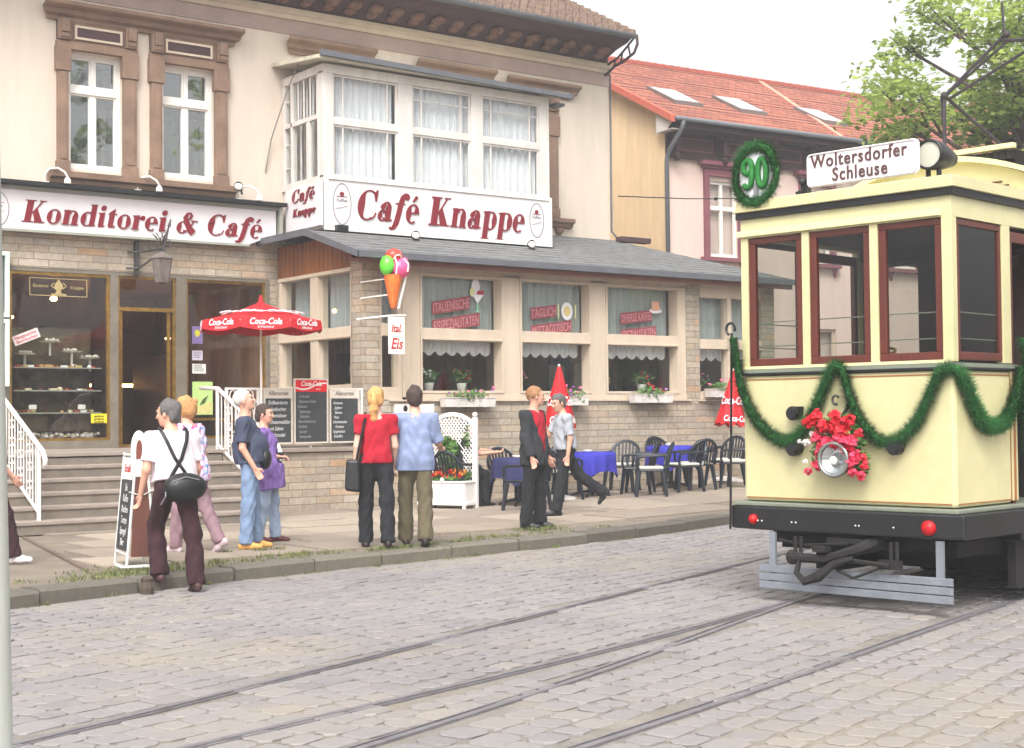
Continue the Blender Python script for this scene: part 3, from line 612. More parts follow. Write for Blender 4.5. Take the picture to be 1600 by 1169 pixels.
for i in range(42):                                    # real tile courses, stepped
    s0, s1 = i*.26, (i+1)*.26+.04; ya, za = HY-.98+s0*.88, 9.06+s0*.47; yb, zb = HY-.98+s1*.88, 9.06+s1*.47
    mb.add([(1, ya, za+.03), (19.14, ya, za+.03), (19.14, yb, zb-.01), (1, yb, zb-.01)], [(0, 1, 2, 3)])
    if i < 9:
        x = 10.
        while x < 19.0:
            mb.hexa([(x+.01, ya-.01, za), (x+.17, ya-.01, za), (x+.17, yb, zb-.03), (x+.01, yb, zb-.03), (x+.01, ya-.01, za+.05+random.uniform(0, .012)), (x+.17, ya-.01, za+.045+random.uniform(0, .012)), (x+.17, yb, zb+.005), (x+.01, yb, zb+.005)]); x += .185
for i in range(42):
    s0 = i*.26; ya, za = HY-.98+s0*.88, 9.08+s0*.47; yb, zb = ya+.229, za+.122
    mb.hexa([(19.06, ya, za-.06), (19.2, ya, za-.06), (19.2, yb+.03, zb-.08), (19.06, yb+.03, zb-.08), (19.06, ya, za+.065), (19.2, ya, za+.065), (19.2, yb+.03, zb+.04), (19.06, yb+.03, zb+.04)])
mb.build('roof', m_tile_old, house, True)
mb = MB(); mb.quad((19.14, HY-.9, 9.0), (19.14, HY+8.6, 9.0), (19.14, HY+8.6, 14.1), (19.14, HY-.9, 9.04)); mb.quad((1, HY+8.6, 14.1), (19.14, HY+8.6, 14.1), (19.14, 34, 9), (1, 34, 9)); mb.build('roof_end', m_tile_old, house, True)
# pierced bargeboard bracket and downpipe at the corner
mb = MB(); mb.tube([(19.20, HY-.02, 8.60), (19.20, HY-.42, 8.70), (19.20, HY-.7, 8.86), (19.20, HY-.98, 9.04)], .026, 6); mb.tube([(19.20, HY-.02, 8.42), (19.20, HY-.32, 8.55), (19.20, HY-.62, 8.60), (19.20, HY-.92, 8.70), (19.20, HY-1.02, 8.86), (19.20, HY-1.0, 9.04)], .03, 6)
for a, b, c, d in ((-.3, 8.56, -.35, 8.68), (-.52, 8.6, -.56, 8.78), (-.8, 8.66, -.74, 8.9)): mb.tube([(19.20, HY+a, b), (19.20, HY+c, d)], .022, 6)
mb.build('pierced_bracket', m_trim_d, house, True)
mb = MB(); mb.tube([(19.33, HY-.02, 8.45), (19.33, HY-.02, 5.25), (19.4, HY-.1, 5.12), (19.75, HY-.3, 5.02)], .022, 8); mb.build('downpipe', m_fascia, house, True, smooth=True)
# ---- bay (winter garden) ----
BX0, BX1, BY = 11.88, 16.62, 21.2
bay = MB()
PX = [(11.88, 12.08), (13.35, 13.64), (14.87, 15.12), (16.40, 16.62)]
for a, b in PX: bay.box(a, b, BY, BY+.14, 5.5, 7.28)
bay.box(BX0, BX1, BY-.01, BY+.13, 7.24, 7.39); bay.box(BX0, BX1, BY-.02, BY+.12, 5.42, 5.54)
for (_, a), (b, _) in zip(PX, PX[1:]):
    bay.box(a, b, BY+.01, BY+.10, 6.40, 6.50); zs = [(5.54, 6.40), (6.50, 7.24)]
    for c, d in zs:
        ring(bay, a, b, c, d, BY+.03, .035, .05); bay.box(a+.19, a+.215, BY+.035, BY+.07, c+.03, d-.03); bay.box(b-.215, b-.19, BY+.035, BY+.07, c+.03, d-.03)
    if a > 13.5: bay.box(a+.03, b-.03, BY+.038, BY+.066, 6.99, 7.01)
for y0, y1 in ((BY+.14, BY+.20), (22.28, 22.34), (22.55, 22.64)): bay.box(BX0, BX0+.1, y0, y1, 5.5, 7.28)
bay.box(BX0, BX0+.09, BY+.20, 22.55, 6.50, 6.58); bay.box(BX0-.01, BX0+.09, BY+.14, 22.64, 5.42, 5.54); bay.box(BX0, BX0+.1, BY+.14, 22.64, 7.25, 7.39)
bay.box(BX0+.01, BX0+.08, 21.74, 21.80, 5.54, 6.5); bay.box(BX0, BX0+.07, 21.68, 21.74, 5.54, 6.5)
for y in (21.45, 21.68, 21.9, 22.1): bay.box(BX0+.02, BX0+.05, y, y+.02, 6.58, 7.25)
for z in (5.8, 6.2, 6.95): bay.box(BX0+.02, BX0+.05, 22.34, 22.55, z, z+.02)
bay.box(BX1-.1, BX1, BY+.14, 22.64, 5.42, 7.39)
bay.box(BX0+.02, BX1-.02, BY+.02, 22.63, 4.66, 5.42)
bo = bay.build('bay_window', m_white2, house, True, bevel=.006)
mb = MB(); mb.quad((BX0+.05, BY+.06, 5.5), (BX1-.1, BY+.06, 5.5), (BX1-.1, BY+.06, 7.3), (BX0+.05, BY+.06, 7.3)); mb.quad((BX0+.04, 22.6, 5.5), (BX0+.04, BY+.1, 5.5), (BX0+.04, BY+.1, 7.3), (BX0+.04, 22.6, 7.3)); mb.build('pane', m_glass, bo, True)
mb = MB()
for a, b, z0, z1 in [(12.1, 13.3, 5.55, 7.3), (13.64, 14.9, 5.55, 7.3), (15.1, 16.4, 5.55, 7.3)]:
    n = 60
    for i in range(n):
        p, q = a+(b-a)*i/n, a+(b-a)*(i+1)/n; f = lambda i: BY+.17+.025*math.sin(i*.9)+.012*math.sin(i*2.3)
        mb.quad((p, f(i), z0), (q, f(i+1), z0), (q, f(i+1), z1), (p, f(i), z1))
for i in range(40):
    p, q = 21.45+1.1*i/40, 21.45+1.1*(i+1)/40; f = lambda i: BX0+.2+.03*math.sin(i*.8)
    mb.quad((f(i), q, 5.55), (f(i+1), p, 5.55), (f(i+1), p, 7.3), (f(i), q, 7.3))
mb.build('lace_curtain', mat('bay_curtain', (226, 224, 230), .95, .10, 16., streak=True), bo, True, smooth=True)
MB().box(BX0+.2, BX1-.2, 22.55, 22.6, 5.5, 7.4).build('room_back', mat('bay_back', (190, 182, 172), .9, .4, 1.5), bo, True)
mb = MB(); mb.prism([(BY-.22, 7.41), (BY-.22, 7.47), (22.64, 7.64), (22.64, 7.58)], (BX0-.2, 0, 0), (0, 1, 0), (0, 0, 1), (5.25, 0, 0)); mb.build('bay_roof', mat('bay_roof_board', (196, 190, 170), .8, .2, 4), bo, True)
mb = MB(); mb.hexa([(BX0-.18, BY-.29, 7.45), (BX1+.36, BY-.29, 7.36), (BX1+.36, BY-.215, 7.36), (BX0-.18, BY-.215, 7.45), (BX0-.18, BY-.29, 7.54), (BX1+.36, BY-.29, 7.44), (BX1+.36, BY-.215, 7.44), (BX0-.18, BY-.215, 7.54)]); mb.box(BX1+.1, BX1+.3, BY-.1, BY+.2, 7.25, 7.3); mb.build('bay_gutter', m_fascia, bo, True)
mb = MB(); mb.tube([(11.55, HY-.02, 5.75), (11.62, HY-.1, 6.3), (11.75, 22.2, 7.1), (11.80, 21.9, 7.5)], .012, 5); mb.build('stay_wire', mat('wire_grey', (130, 124, 116), .6), bo, True)
# ================= ANNEX =================
AY, AX = 19.75, 11.73
ann = thing('conservatory_annex', 'single storey glazed cafe annex with cream timber windows, sandstone base and low felt roof', 'annex', (16, AY, .15))
mb = MB()
def stonebox(x0, x1, y0, y1, z0, z1): mb.box(x0, x1, y0, y1, z0, z1)
stonebox(AX+.0, 20.95, AY-.02, AY+.2, -.05, 1.80); stonebox(AX, AX+.33, AY-.02, AY+.32, 1.80, 4.02)
stonebox(18.62, 18.96, AY-.015, AY+.25, 1.80, 4.0); stonebox(20.6, 20.95, AY-.015, 22.6, 1.80, 4.0); stonebox(AX, AX+.25, AY+.32, 22.62, -.05, 2.0)
stonebox(AX+.02, AX+.22, 22.45, 22.62, 2.0, 3.9)
mb.build('stone_wall', m_stonew, ann, True)
mb = MB()
def lining(a, b):                                   # timber frame of one wide opening, deep reveals
    mb.box(a-.035, a, AY-.035, AY+.22, 1.9, 3.84); mb.box(b, b+.035, AY-.035, AY+.22, 1.9, 3.84)
    for z0, z1, d in ((2.76, 2.955, -.03), (3.80, 3.84, -.035), (1.90, 1.945, -.035)): mb.box(a, b, AY+d, AY+.22, z0, z1)
    mb.box(a, b, AY-.05, AY-.03, 2.765, 2.80)
BAYS = [(12.84, 14.42), (14.84, 16.32), (16.73, 18.40)]
mb.box(12.47, 12.80, AY-.02, AY+.2, 1.84, 4.02)
mb.box(14.46, 14.80, AY-.02, AY+.2, 1.84, 3.88); mb.box(16.36, 16.69, AY-.02, AY+.2, 1.84, 3.88); mb.box(18.44, 18.61, AY-.02, AY+.2, 1.84, 3.88)
mb.box(12.81, 18.615, AY-.02, AY+.2, 3.845, 4.0); mb.box(12.81, 18.615, AY-.025, AY+.2, 1.80, 1.895)
mb.box(18.97, 20.59, AY-.02, AY+.2, 3.70, 4.0); mb.box(18.97, 20.59, AY-.02, AY+.2, 2.74, 2.92); mb.box(18.97, 20.59, AY-.04, AY+.2, 1.80, 1.95); mb.box(19.7, 19.8, AY-.01, AY+.18, 1.95, 3.7)
for a, b in BAYS: lining(a, b)
mb.box(12.07, 12.10, AY-.0, AY+.2, 1.84, 4.0); mb.box(12.10, 12.46, AY-.01, AY+.2, 2.81, 3.01); mb.box(12.08, 12.46, AY-.02, AY+.2, 1.78, 2.0); mb.box(12.10, 12.46, AY, AY+.2, 3.93, 4.0)
mb.box(12.39, 12.465, AY-.01, AY+.2, 2.0, 3.93)
# left face
for y0, y1 in ((20.05, 20.10), (21.15, 21.40), (22.42, 22.5)): mb.box(AX+.0, AX+.2, y0, y1, 2.0, 3.88)
for z0, z1 in ((3.84, 3.90), (2.79, 2.97), (1.98, 2.05)): mb.box(AX-.015, AX+.2, 20.07, 22.5, z0, z1)
mb.box(AX-.02, AX+.04, 20.07, 22.5, 2.80, 2.83)
mb.box(AX+.01, AX+.1, 21.20, 21.24, 2.05, 3.84)
fr = mb.build('timber_frame', m_cream, ann, True, bevel=.005)
mb = MB(); mb.box(12.2, 18.7, AY-.07, AY+.0, 1.775, 1.80); mb.box(18.9, 20.6, AY-.07, AY, 1.77, 1.795); mb.build('sill', m_cream, ann, True)
def pane(x0, x1, z0, z1, y=AY+.19): MB().quad((x0, y, z0), (x1, y, z0), (x1, y, z1), (x0, y, z1)).build('pane', m_glass, ann, True)
for a, b in BAYS: pane(a, b, 1.945, 2.76); pane(a, b, 2.955, 3.80)
pane(12.1, 12.4, 2.0, 2.81, AY+.12); pane(12.1, 12.4, 3.01, 3.93, AY+.12); pane(18.97, 20.59, 1.95, 2.74, AY+.1); pane(18.97, 20.59, 2.92, 3.7, AY+.1)
for y0, y1 in ((20.10, 21.15), (21.40, 22.42)):
    for z0, z1 in ((2.05, 2.79), (2.97, 3.84)): MB().quad((AX+.1, y1, z0), (AX+.1, y0, z0), (AX+.1, y0, z1), (AX+.1, y1, z1)).build('pane', m_glass, ann, True)
# curtains
def pleats(mb, p0, p1, z0, z1, amp=.03, k=9., n=None):
    p0, p1 = Vector((*p0, 0)), Vector((*p1, 0)); d = p1-p0; L_ = d.length; n = n or int(L_*34); nr = Vector((-d.y, d.x, 0)).normalized()
    P = [p0+d*i/n+nr*(amp*math.sin(i/n*L_*k*3.1)+amp*.5*math.sin(i/n*L_*k*7.3+1)) for i in range(n+1)]
    for a, b in zip(P, P[1:]): mb.quad((a.x, a.y, z0), (b.x, b.y, z0), (b.x, b.y, z1), (a.x, a.y, z1))
mb = MB()
for a, b in BAYS+[(12.06, 12.46), (18.97, 20.6)]: pleats(mb, (a, AY+.28), (b, AY+.28), 2.85, 3.95)
pleats(mb, (AX+.28, 22.45), (AX+.28, 20.1), 2.88, 3.95)
mb.build('pleated_curtain', m_curt, ann, True, smooth=True)
mb = MB()
for a, b in BAYS+[(18.97, 20.6)]:
    n = 60
    for i in range(n):
        f = lambda i: AY+.30+.012*math.sin(i*1.7); h = lambda i: 2.60-.075*abs(math.sin(i/n*math.pi*7))
        p, q = a+(b-a)*i/n, a+(b-a)*(i+1)/n; mb.quad((p, f(i), h(i)), (q, f(i+1), h(i+1)), (q, f(i+1), 2.80), (p, f(i), 2.80))
mb.build('lace_valance', m_lace, ann, True, smooth=True)
# room behind the glass
mb = MB(); mb.box(AX+.3, 20.5, AY+.25, 22.6, 1.04, 1.08); mb.box(AX+.3, 20.5, 22.55, 22.6, 1.08, 4.0); mb.box(AX+.27, 20.5, AY+.25, 22.55, 4.0, 4.03); mb.box(20.45, 20.55, AY+.25, 22.55, 1.08, 4.0); mb.box(AX+.26, AX+.3, AY+.35, 22.5, 1.08, 2.0)
for x in (13.4, 15.1, 16.9): mb.box(x, x+.5, 22.42, 22.55, 1.08, 2.9)
mb.build('room', m_darkwall, ann, True)
mb = MB()
for x in (12.9, 13.9, 15.2, 16.3, 17.6, 19.4):
    mb.box(x, x+.45, 22.44, 22.54, 1.7, 2.65)
mb.build('room_mirror', m_dark, ann, True)
mb = MB(); mb.box(17.45, 17.8, 22.3, 22.35, 2.05, 2.5); mb.box(18.05, 18.3, 22.3, 22.35, 2.0, 2.55); mb.build('wall_notice', m_white, ann, True)
# gable boards and roof
mb = MB(); mb.prism([(20.07, 3.90), (22.60, 3.90), (22.60, 4.45), (20.9, 4.45), (20.07, 4.20)], (AX+.03, 0, 0), (0, 1, 0), (0, 0, 1), (.12, 0, 0))
for i in range(17): mb.box(AX+.022, AX+.03, 20.1+i*.147, 20.104+i*.147, 3.92, 4.2+min(.24, i*.05))
mb.build('gable_boards', m_varnish, ann, True)
mb = MB(); mb.prism([(AY+.02, 3.885), (AY+.2, 3.885), (AY+.2, 4.14), (AY+.02, 4.06)], (AX+.34, 0, 0), (0, 1, 0), (0, 0, 1), (.4, 0, 0)); mb.box(11.5, 21.0, AY-.34, AY+.0, 3.955, 3.985); mb.box(11.5, 21.1, AY-.36, AY-.33, 3.90, 4.02)
mb.build('soffit_boards', mat('redbrown_boards', (112, 66, 52), .7, .2, 4, streak=True), ann, True)
EZ, RS = 4.07, .303
rz = lambda y: EZ+(y-19.33)*RS
mb = MB()
mb.add([(11.42, 19.33, EZ), (21.25, 19.33, EZ-.0), (19.4, 22.64, rz(22.64)), (16.62, 22.64, rz(22.64)), (16.62, 20.95, rz(20.95)), (11.42, 20.95, rz(20.95))], [(0, 1, 2, 3, 4, 5)])
mb.add([(21.25, 19.33, EZ), (21.25, 22.64, EZ), (19.4, 22.64, rz(22.64))], [(0, 1, 2)])
mb.add([(11.42, 20.95, rz(20.95)), (16.62, 20.95, rz(20.95)), (16.62, 22.64, rz(20.95)), (11.42, 22.64, rz(20.95))], [(0, 1, 2, 3)])
mb.quad((16.62, 20.95, rz(20.95)), (16.62, 22.64, rz(22.64)), (16.62, 22.64, 4.3), (16.62, 20.95, 4.3))
for i in range(13):                                   # felt laps
    y = 19.5+i*.25; x1 = 21.2-(y-19.33)*.56
    mb.hexa([((11.45 if y < 20.9 else 16.64), y, rz(y)), (x1, y, rz(y)), (x1-.1, y+.2, rz(y+.2)-.004), ((11.45 if y < 20.9 else 16.64), y+.2, rz(y+.2)-.004), ((11.45 if y < 20.9 else 16.64), y, rz(y)+.012), (x1, y, rz(y)+.012), (x1-.1, y+.2, rz(y+.2)), ((11.45 if y < 20.9 else 16.64), y+.2, rz(y+.2))])
mb.build('felt_roof', m_slate, ann, True)
mb = MB(); mb.box(11.4, 21.26, 19.29, 19.328, EZ-.09, EZ+.012)
mb.prism([(19.29, EZ-.09), (20.95, rz(20.95)-.09), (22.64, rz(20.95)-.09), (22.64, rz(20.95)+.02), (20.94, rz(20.95)+.02), (19.29, EZ+.014)], (11.37, 0, 0), (0, 1, 0), (0, 0, 1), (.045, 0, 0))
mb.build('roof_edge', m_fascia, ann, True)
mb = MB(); mb.box(19.32, 20.1, 22.3, 22.5, 5.02, 5.12); mb.build('roof_flashing', m_trim_d, ann, True)
# ---------- lettering in fat italic roman ----------
def strip_poly(P, W):
    """variable width stroke -> list of quads (2d)"""
    P = [Vector(p) for p in P]; A, B = [], []
    for i, p in enumerate(P):
        t = (P[min(i+1, len(P)-1)]-P[max(i-1, 0)]).normalized(); n = Vector((-t.y, t.x))
        A.append(p+n*W[i]/2); B.append(p-n*W[i]/2)
    return [[A[i], A[i+1], B[i+1], B[i]] for i in range(len(P)-1)]
def bowl(cx, cy, rx, ry, a0, a1, fat, thin, n=22, pw=1.4):
    """ellipse stroke: fat where it runs upright, thin at top and bottom"""
    out = []; I, O = [], []
    for i in range(n+1):
        a = R(a0+(a1-a0)*i/n); c, s_ = math.cos(a), math.sin(a); w_ = thin+(fat-thin)*abs(c)**pw
        O.append(Vector((cx+rx*c, cy+ry*s_))); I.append(Vector((cx+(rx-w_)*c, cy+(ry-min(thin*1.1, ry*.5))*s_)))
    return [[O[i], O[i+1], I[i+1], I[i]] for i in range(n)]
def rect(a, b, c, d): return [[Vector((a, c)), Vector((b, c)), Vector((b, d)), Vector((a, d))]]
def dot(x, y, r): return [[Vector((x+r*math.cos(k*math.pi/7), y+r*math.sin(k*math.pi/7))) for k in range(14)]]
def poly(*p): return [[Vector(q) for q in p]]
XH = .66; FT = .235; TH = .05
def glyph(ch):
    if ch == 'K': return rect(.10, .38, 0, 1)+rect(0, .48, 0, TH)+rect(0, .48, 1-TH, 1)+poly((.36, .40), (.44, .40), (.80, .98), (.72, .98))+rect(.62, .92, 1-TH, 1)+poly((.40, .50), (.58, .62), (.90, .03), (.56, .03))+rect(.50, 1.0, 0, TH), 1.02
    if ch == 'o': return bowl(.31, XH/2, .31, XH/2+.01, 0, 360, FT-.02, TH, 30), .66
    if ch == 'n': return poly((.02, XH-.04), (.02, XH), (.30, XH+.02), (.30, 0), (.07, 0), (.07, XH-.05))+bowl(.43, .42, .26, .25, 0, 155, FT-.02, TH)+rect(.455, .69, .0, .44)+rect(.0, .36, 0, .04)+rect(.41, .76, 0, .04), .80
    if ch == 'd': return bowl(.30, XH/2, .30, XH/2+.01, 60, 300, FT, TH)+poly((.36, 1.), (.36, .96), (.42, .95), (.42, 0), (.72, .02), (.72, .06), (.66, .06), (.66, 1.02)), .74
    if ch == 'i': return poly((.0, XH-.05), (.0, XH-.01), (.30, XH+.02), (.30, .10), (.38, .06), (.38, .02), (.10, -.01), (.07, .03), (.07, XH-.06))+dot(.20, .88, .125), .42
    if ch == 't': return poly((.0, XH-.04), (.08, XH+.06), (.30, .90), (.30, XH), (.42, XH), (.42, XH-.05), (.30, XH-.05), (.30, .12), (.40, .08), (.42, .03), (.14, -.01), (.07, .08), (.07, XH-.05), (.0, XH-.05)), .45
    if ch == 'r': return poly((.0, XH-.05), (.0, XH-.01), (.30, XH+.02), (.30, 0), (.07, 0), (.07, XH-.06))+rect(.0, .38, 0, .04)+strip_poly([(.29, .42), (.36, .58), (.46, .64)], [.04, .05, .06])+dot(.48, .56, .115), .60
    if ch == 'e': return bowl(.30, XH/2, .30, XH/2+.01, 0, 305, FT, TH, 26)+rect(.20, .585, XH/2, XH/2+TH), .62
    if ch == 'a': return bowl(.20, .19, .20, .20, 30, 335, FT-.03, TH)+poly((.33, .50), (.33, .02), (.40, -.01), (.66, .03), (.66, .07), (.565, .08), (.565, .50))+bowl(.34, .43, .225, .24, 0, 150, FT, TH)+dot(.18, .49, .10), .69
    if ch == 'f': return strip_poly([(-.14, -.20), (-.04, -.24), (.06, -.20), (.16, -.02), (.22, .30), (.26, .66), (.32, .86), (.42, .97), (.54, .97)], [.06, .10, .18, .235, .235, .235, .22, .12, .05])+rect(.02, .46, XH-.05, XH)+dot(.52, .88, .105), .52
    if ch == 'C': return bowl(.46, .5, .46, .52, 58, 302, .30, TH, 30)+poly((.66, .92), (.76, 1.02), (.82, 1.02), (.80, .64), (.76, .64), (.68, .82))+strip_poly([(.66, .04), (.78, .12), (.84, .26)], [.05, .05, .04]), .92
    if ch == 'p': return poly((.0, XH-.05), (.0, XH-.01), (.30, XH+.02), (.30, -.32), (.07, -.32), (.07, XH-.06))+rect(-.02, .40, -.34, -.30)+bowl(.40, XH/2, .30, XH/2+.01, -120, 120, FT, TH), .74
    if ch == '&': return strip_poly([(.86, .02), (.66, .20), (.44, .52), (.34, .76), (.42, .95), (.56, .97), (.64, .84), (.56, .68), (.40, .56)], [.30, .27, .24, .20, .10, .06, .13, .08, .05])+bowl(.28, .27, .28, .29, 70, 330, .24, TH)+strip_poly([(.46, .06), (.64, .26), (.80, .60)], [.05, .05, .06])+rect(.66, .98, .58, .62), 1.05
    if ch == 'é':
        g, w_ = glyph('e'); return g+poly((.22, .76), (.30, .74), (.46, .90), (.34, .96)), w_
    return [], .42
def fancy(s, cap, parent, pos, u, m, width=None, shear=.2, n=(0, -1, 0)):
    mb = MB(); x = 0; allp = []
    for ch in s:
        g, w_ = glyph(ch); allp += [[(q.x+x+q.y*shear, q.y) for q in p] for p in g]; x += w_+.03
    sx = width/(x*cap) if width else 1.
    u = Vector(u); n = Vector(n); 
    for i, p in enumerate(allp):
        dz = .010+.0004*(i % 40)
        mb.prism([(a*cap*sx, b*cap) for a, b in p], Vector(pos)+n*.001, u, (0, 0, 1), n*dz)
    return mb.build('lettering', m, parent)
m_signred = mat('sign_red', (118, 18, 32), .5, .06, 3)
m_signwhite = mat('sign_white', (214, 209, 211), .4, .03, 1.5, spec=.5)
def logo(parent, x, y, z, h=.62, w_=.40):
    mb = MB(); mb.tube([(x+w_/2*math.cos(a), y-.004, z+h/2*math.sin(a)) for a in np.linspace(0, 2*math.pi, 33)[:-1]], .006, 4, closed=True); mb.build('oval_logo', mat('logo_grey', (120, 112, 116), .6), parent)
    mb = MB(); mb.ball((x, y-.003, z+h*.24), (.045, .003, .04)); mb.box(x-.1, x+.1, y-.005, y-.001, z+h*.17, z+h*.185); mb.build('red_mark', m_signred, parent)
    text('Kaffee', h*.12, mat('logo_grey', ()), parent, (x, y-.001, z+h*.05), depth=.003)
    mb = MB(); mb.tube([(x-.12, y-.003, z-.08), (x, y-.003, z-.06), (x+.12, y-.003, z-.02)], .004, 4); mb.build('oval_logo', mat('logo_grey', ()), parent)
s1 = thing('shop_sign', 'long white fascia sign with red letters Konditorei & Café above the stone shopfront', 'sign', (9, 22.42, 4.75))
mb = MB(); mb.prism([(4.5, 4.46), (11.15, 4.46), (11.66, 4.66), (11.66, 5.06), (4.5, 5.06)], (0, 22.46, 0), (1, 0, 0), (0, 0, 1), (0, .16, 0)); mb.build('panel', m_signwhite, s1, True)
mb = MB(); mb.box(4.4, 11.8, 22.30, 22.64, 5.13, 5.19); mb.build('cover_strip', m_black, s1, True)
mb = MB(); mb.box(4.5, 11.70, 22.44, 22.62, 5.065, 5.125); mb.box(4.5, 11.15, 22.43, 22.5, 4.42, 4.458); mb.box(11.70, 11.76, 22.40, 22.62, 4.5, 5.125); mb.build('light_housing', mat('grey_green_strip', (150, 152, 140), .5, .1, 3), s1, True)
fancy('Konditorei & Café', .345, s1, Vector((7.32, 22.46, 4.575))-s1.location, (1, 0, 0), m_signred, 4.06)
logo(s1, 6.96-9, .04, 0, .52, .34)
s2 = thing('shop_sign', 'large white sign with red letters Café Knappe across the front of the bay', 'sign', (14.24, 21.16, 5.05))
MB().box(11.94, 16.55, 21.15, 21.19, 4.68, 5.46).build('panel', m_signwhite, s2, True)
mb = MB(); ring(mb, 11.88, 16.61, 4.62, 5.52, 21.125, .055, .065); mb.build('frame', m_white, s2, True)
fancy('Café Knappe', .50, s2, Vector((12.46, 21.15, 4.84))-s2.location, (1, 0, 0), m_signred, 3.52)
logo(s2, 12.2-14.24, -.012, .02, .68, .34); logo(s2, 16.27-14.24, -.012, .04, .62, .32)
MB().box(12.05, 12.25, 21.02, 21.14, 4.60, 4.70).build('cable_box', m_black, s2, True)
s3 = thing('shop_sign', 'small white Café Knappe sign in red letters on the left flank of the bay', 'sign', (11.855, 21.8, 5.05))
MB().box(11.83, 11.868, 21.2, 22.42, 4.70, 5.42).build('panel', m_signwhite, s3, True)
fancy('Café', .21, s3, Vector((11.83, 22.2, 5.17))-s3.location, (0, -1, 0), m_signred, .80, n=(-1, 0, 0))
fancy('Knappe', .13, s3, Vector((11.83, 22.17, 4.93))-s3.location, (0, -1, 0), m_signred, .80, n=(-1, 0, 0))
# gooseneck lamps and floodlights
for x, lb in ((7.72, 'white gooseneck lamp above the letter K of the long sign'), (9.22, 'white gooseneck lamp above the middle of the long sign'), (11.0, 'white gooseneck lamp at the right end of the long sign beside a black floodlight')):
    t = thing('gooseneck_lamp', lb, 'sign lamp', (x, 22.5, 5.19), group='gooseneck lamps above the long sign')
    MB().tube([(0, .05, .02), (0, .05, .16), (.05, -.02, .24), (.14, -.12, .25), (.22, -.2, .18), (.25, -.24, .1)], .016, 6).build('arm', m_white, t, smooth=True)
    mb = MB(); mb.lathe([(.02, .1), (.05, .06), (.055, 0)], (.25, -.24, .0), n=10); mb.build('lamp_head', m_white, t, smooth=True)
    MB().box(-.05, .05, .02, .1, -.0, .05).build('base', m_white, t)
for x, y, z, lb in ((10.9, 22.2, 5.28, 'black floodlight at the right end of the long sign'), (13.36, 20.6, 4.46, 'floodlight on the felt roof below the left half of the Café Knappe sign'), (15.8, 20.6, 4.46, 'floodlight on the felt roof below the right end of the Café Knappe sign')):
    t = thing('floodlight', lb, 'floodlight', (x, y, z))
    MB().tube([(0, 0, -.02), (.0, .04, .06), (-.04, .02, .1)], .02, 6).build('bracket', m_black, t)
    mb = MB(); mb.lathe([(.03, .09), (.06, .05), (.085, -.02)], (-.06, .02, .10), 'y', 12); mb.build('housing', m_black, t, smooth=True)
    MB().ball((-.06, .0, .10), (.08, .02, .06)).build('lens', m_white, t, smooth=True)
# wall lantern
t = thing('wall_lantern', 'ornate dark metal lantern on a scrolled bracket beside the shop door', 'lantern', (9.4, 22.6, 4.1))
m_iron = mat('weathered_iron', (62, 60, 58), .6, .3, 12)
mb = MB(); mb.box(-.22, -.16, -.08, .02, -.25, .3); mb.tube([(-.34, -.02, .12), (-.18, -.1, .12), (.0, -.6, .14)], .018, 5); mb.tube([(-.36, -.02, -.14), (-.18, -.1, -.14), (-.05, -.35, .0), (0, -.6, .12)], .018, 5)
for c in range(4):
    ph = c*1.1; mb.tube([(-.1+.07*c+.06*math.cos(a), -.2-.12*c, .18+.06*math.sin(a)+.02*c) for a in np.linspace(ph, ph+4.6, 9)], .011, 4)
mb.build('bracket', m_iron, t)
mb = MB(); mb.tube([(.02, -.6, .1), (.06, -.6, .3), (.12, -.6, .5)], [.02, .03, .012], 6); mb.tube([(.12, -.6, .5), (.15, -.6, .62)], [.03, .01], 5)
for k in range(6): a = k*1.05; mb.tube([(.0, -.6, .2), (-.06*math.cos(a)-.03, -.6-.06*math.sin(a), .3), (-.1*math.cos(a)-.05, -.6, .36+.03*math.sin(a))], .01, 4)
mb.build('ornament', m_iron, t)
mb = MB(); mb.lathe([(.0, .12), (.05, .1), (.18, .02), (.19, 0), (.165, -.01), (.105, -.38), (.06, -.40)], (.0, -.6, -.02), n=6); 
for k in range(6): a = k*math.pi/3; mb.tube([(.168*math.cos(a), -.6+.168*math.sin(a), -.02), (.11*math.cos(a), -.6+.11*math.sin(a), -.40)], .01, 4)
mb.build('lantern_body', mat('lantern_glass', (112, 104, 98), .35, .25, 10), t)
# menu case at the left edge
t = thing('menu_case', 'pale green framed menu case on the wall at the left edge of the picture', 'menu case', (6.95, 22.5, 3.1))
mb = MB(); ring(mb, -.45, .19, 0, 1.0, -.05, .06, .1); ring(mb, -.45, .19, -1.05, -.03, -.05, .06, .1); mb.build('frame', mat('mint_paint', (206, 226, 206), .5, .05), t)
MB().box(-.40, .14, -.0, .03, -1.0, .95).build('back', mat('case_dark', (70, 74, 84), .5, .2), t)
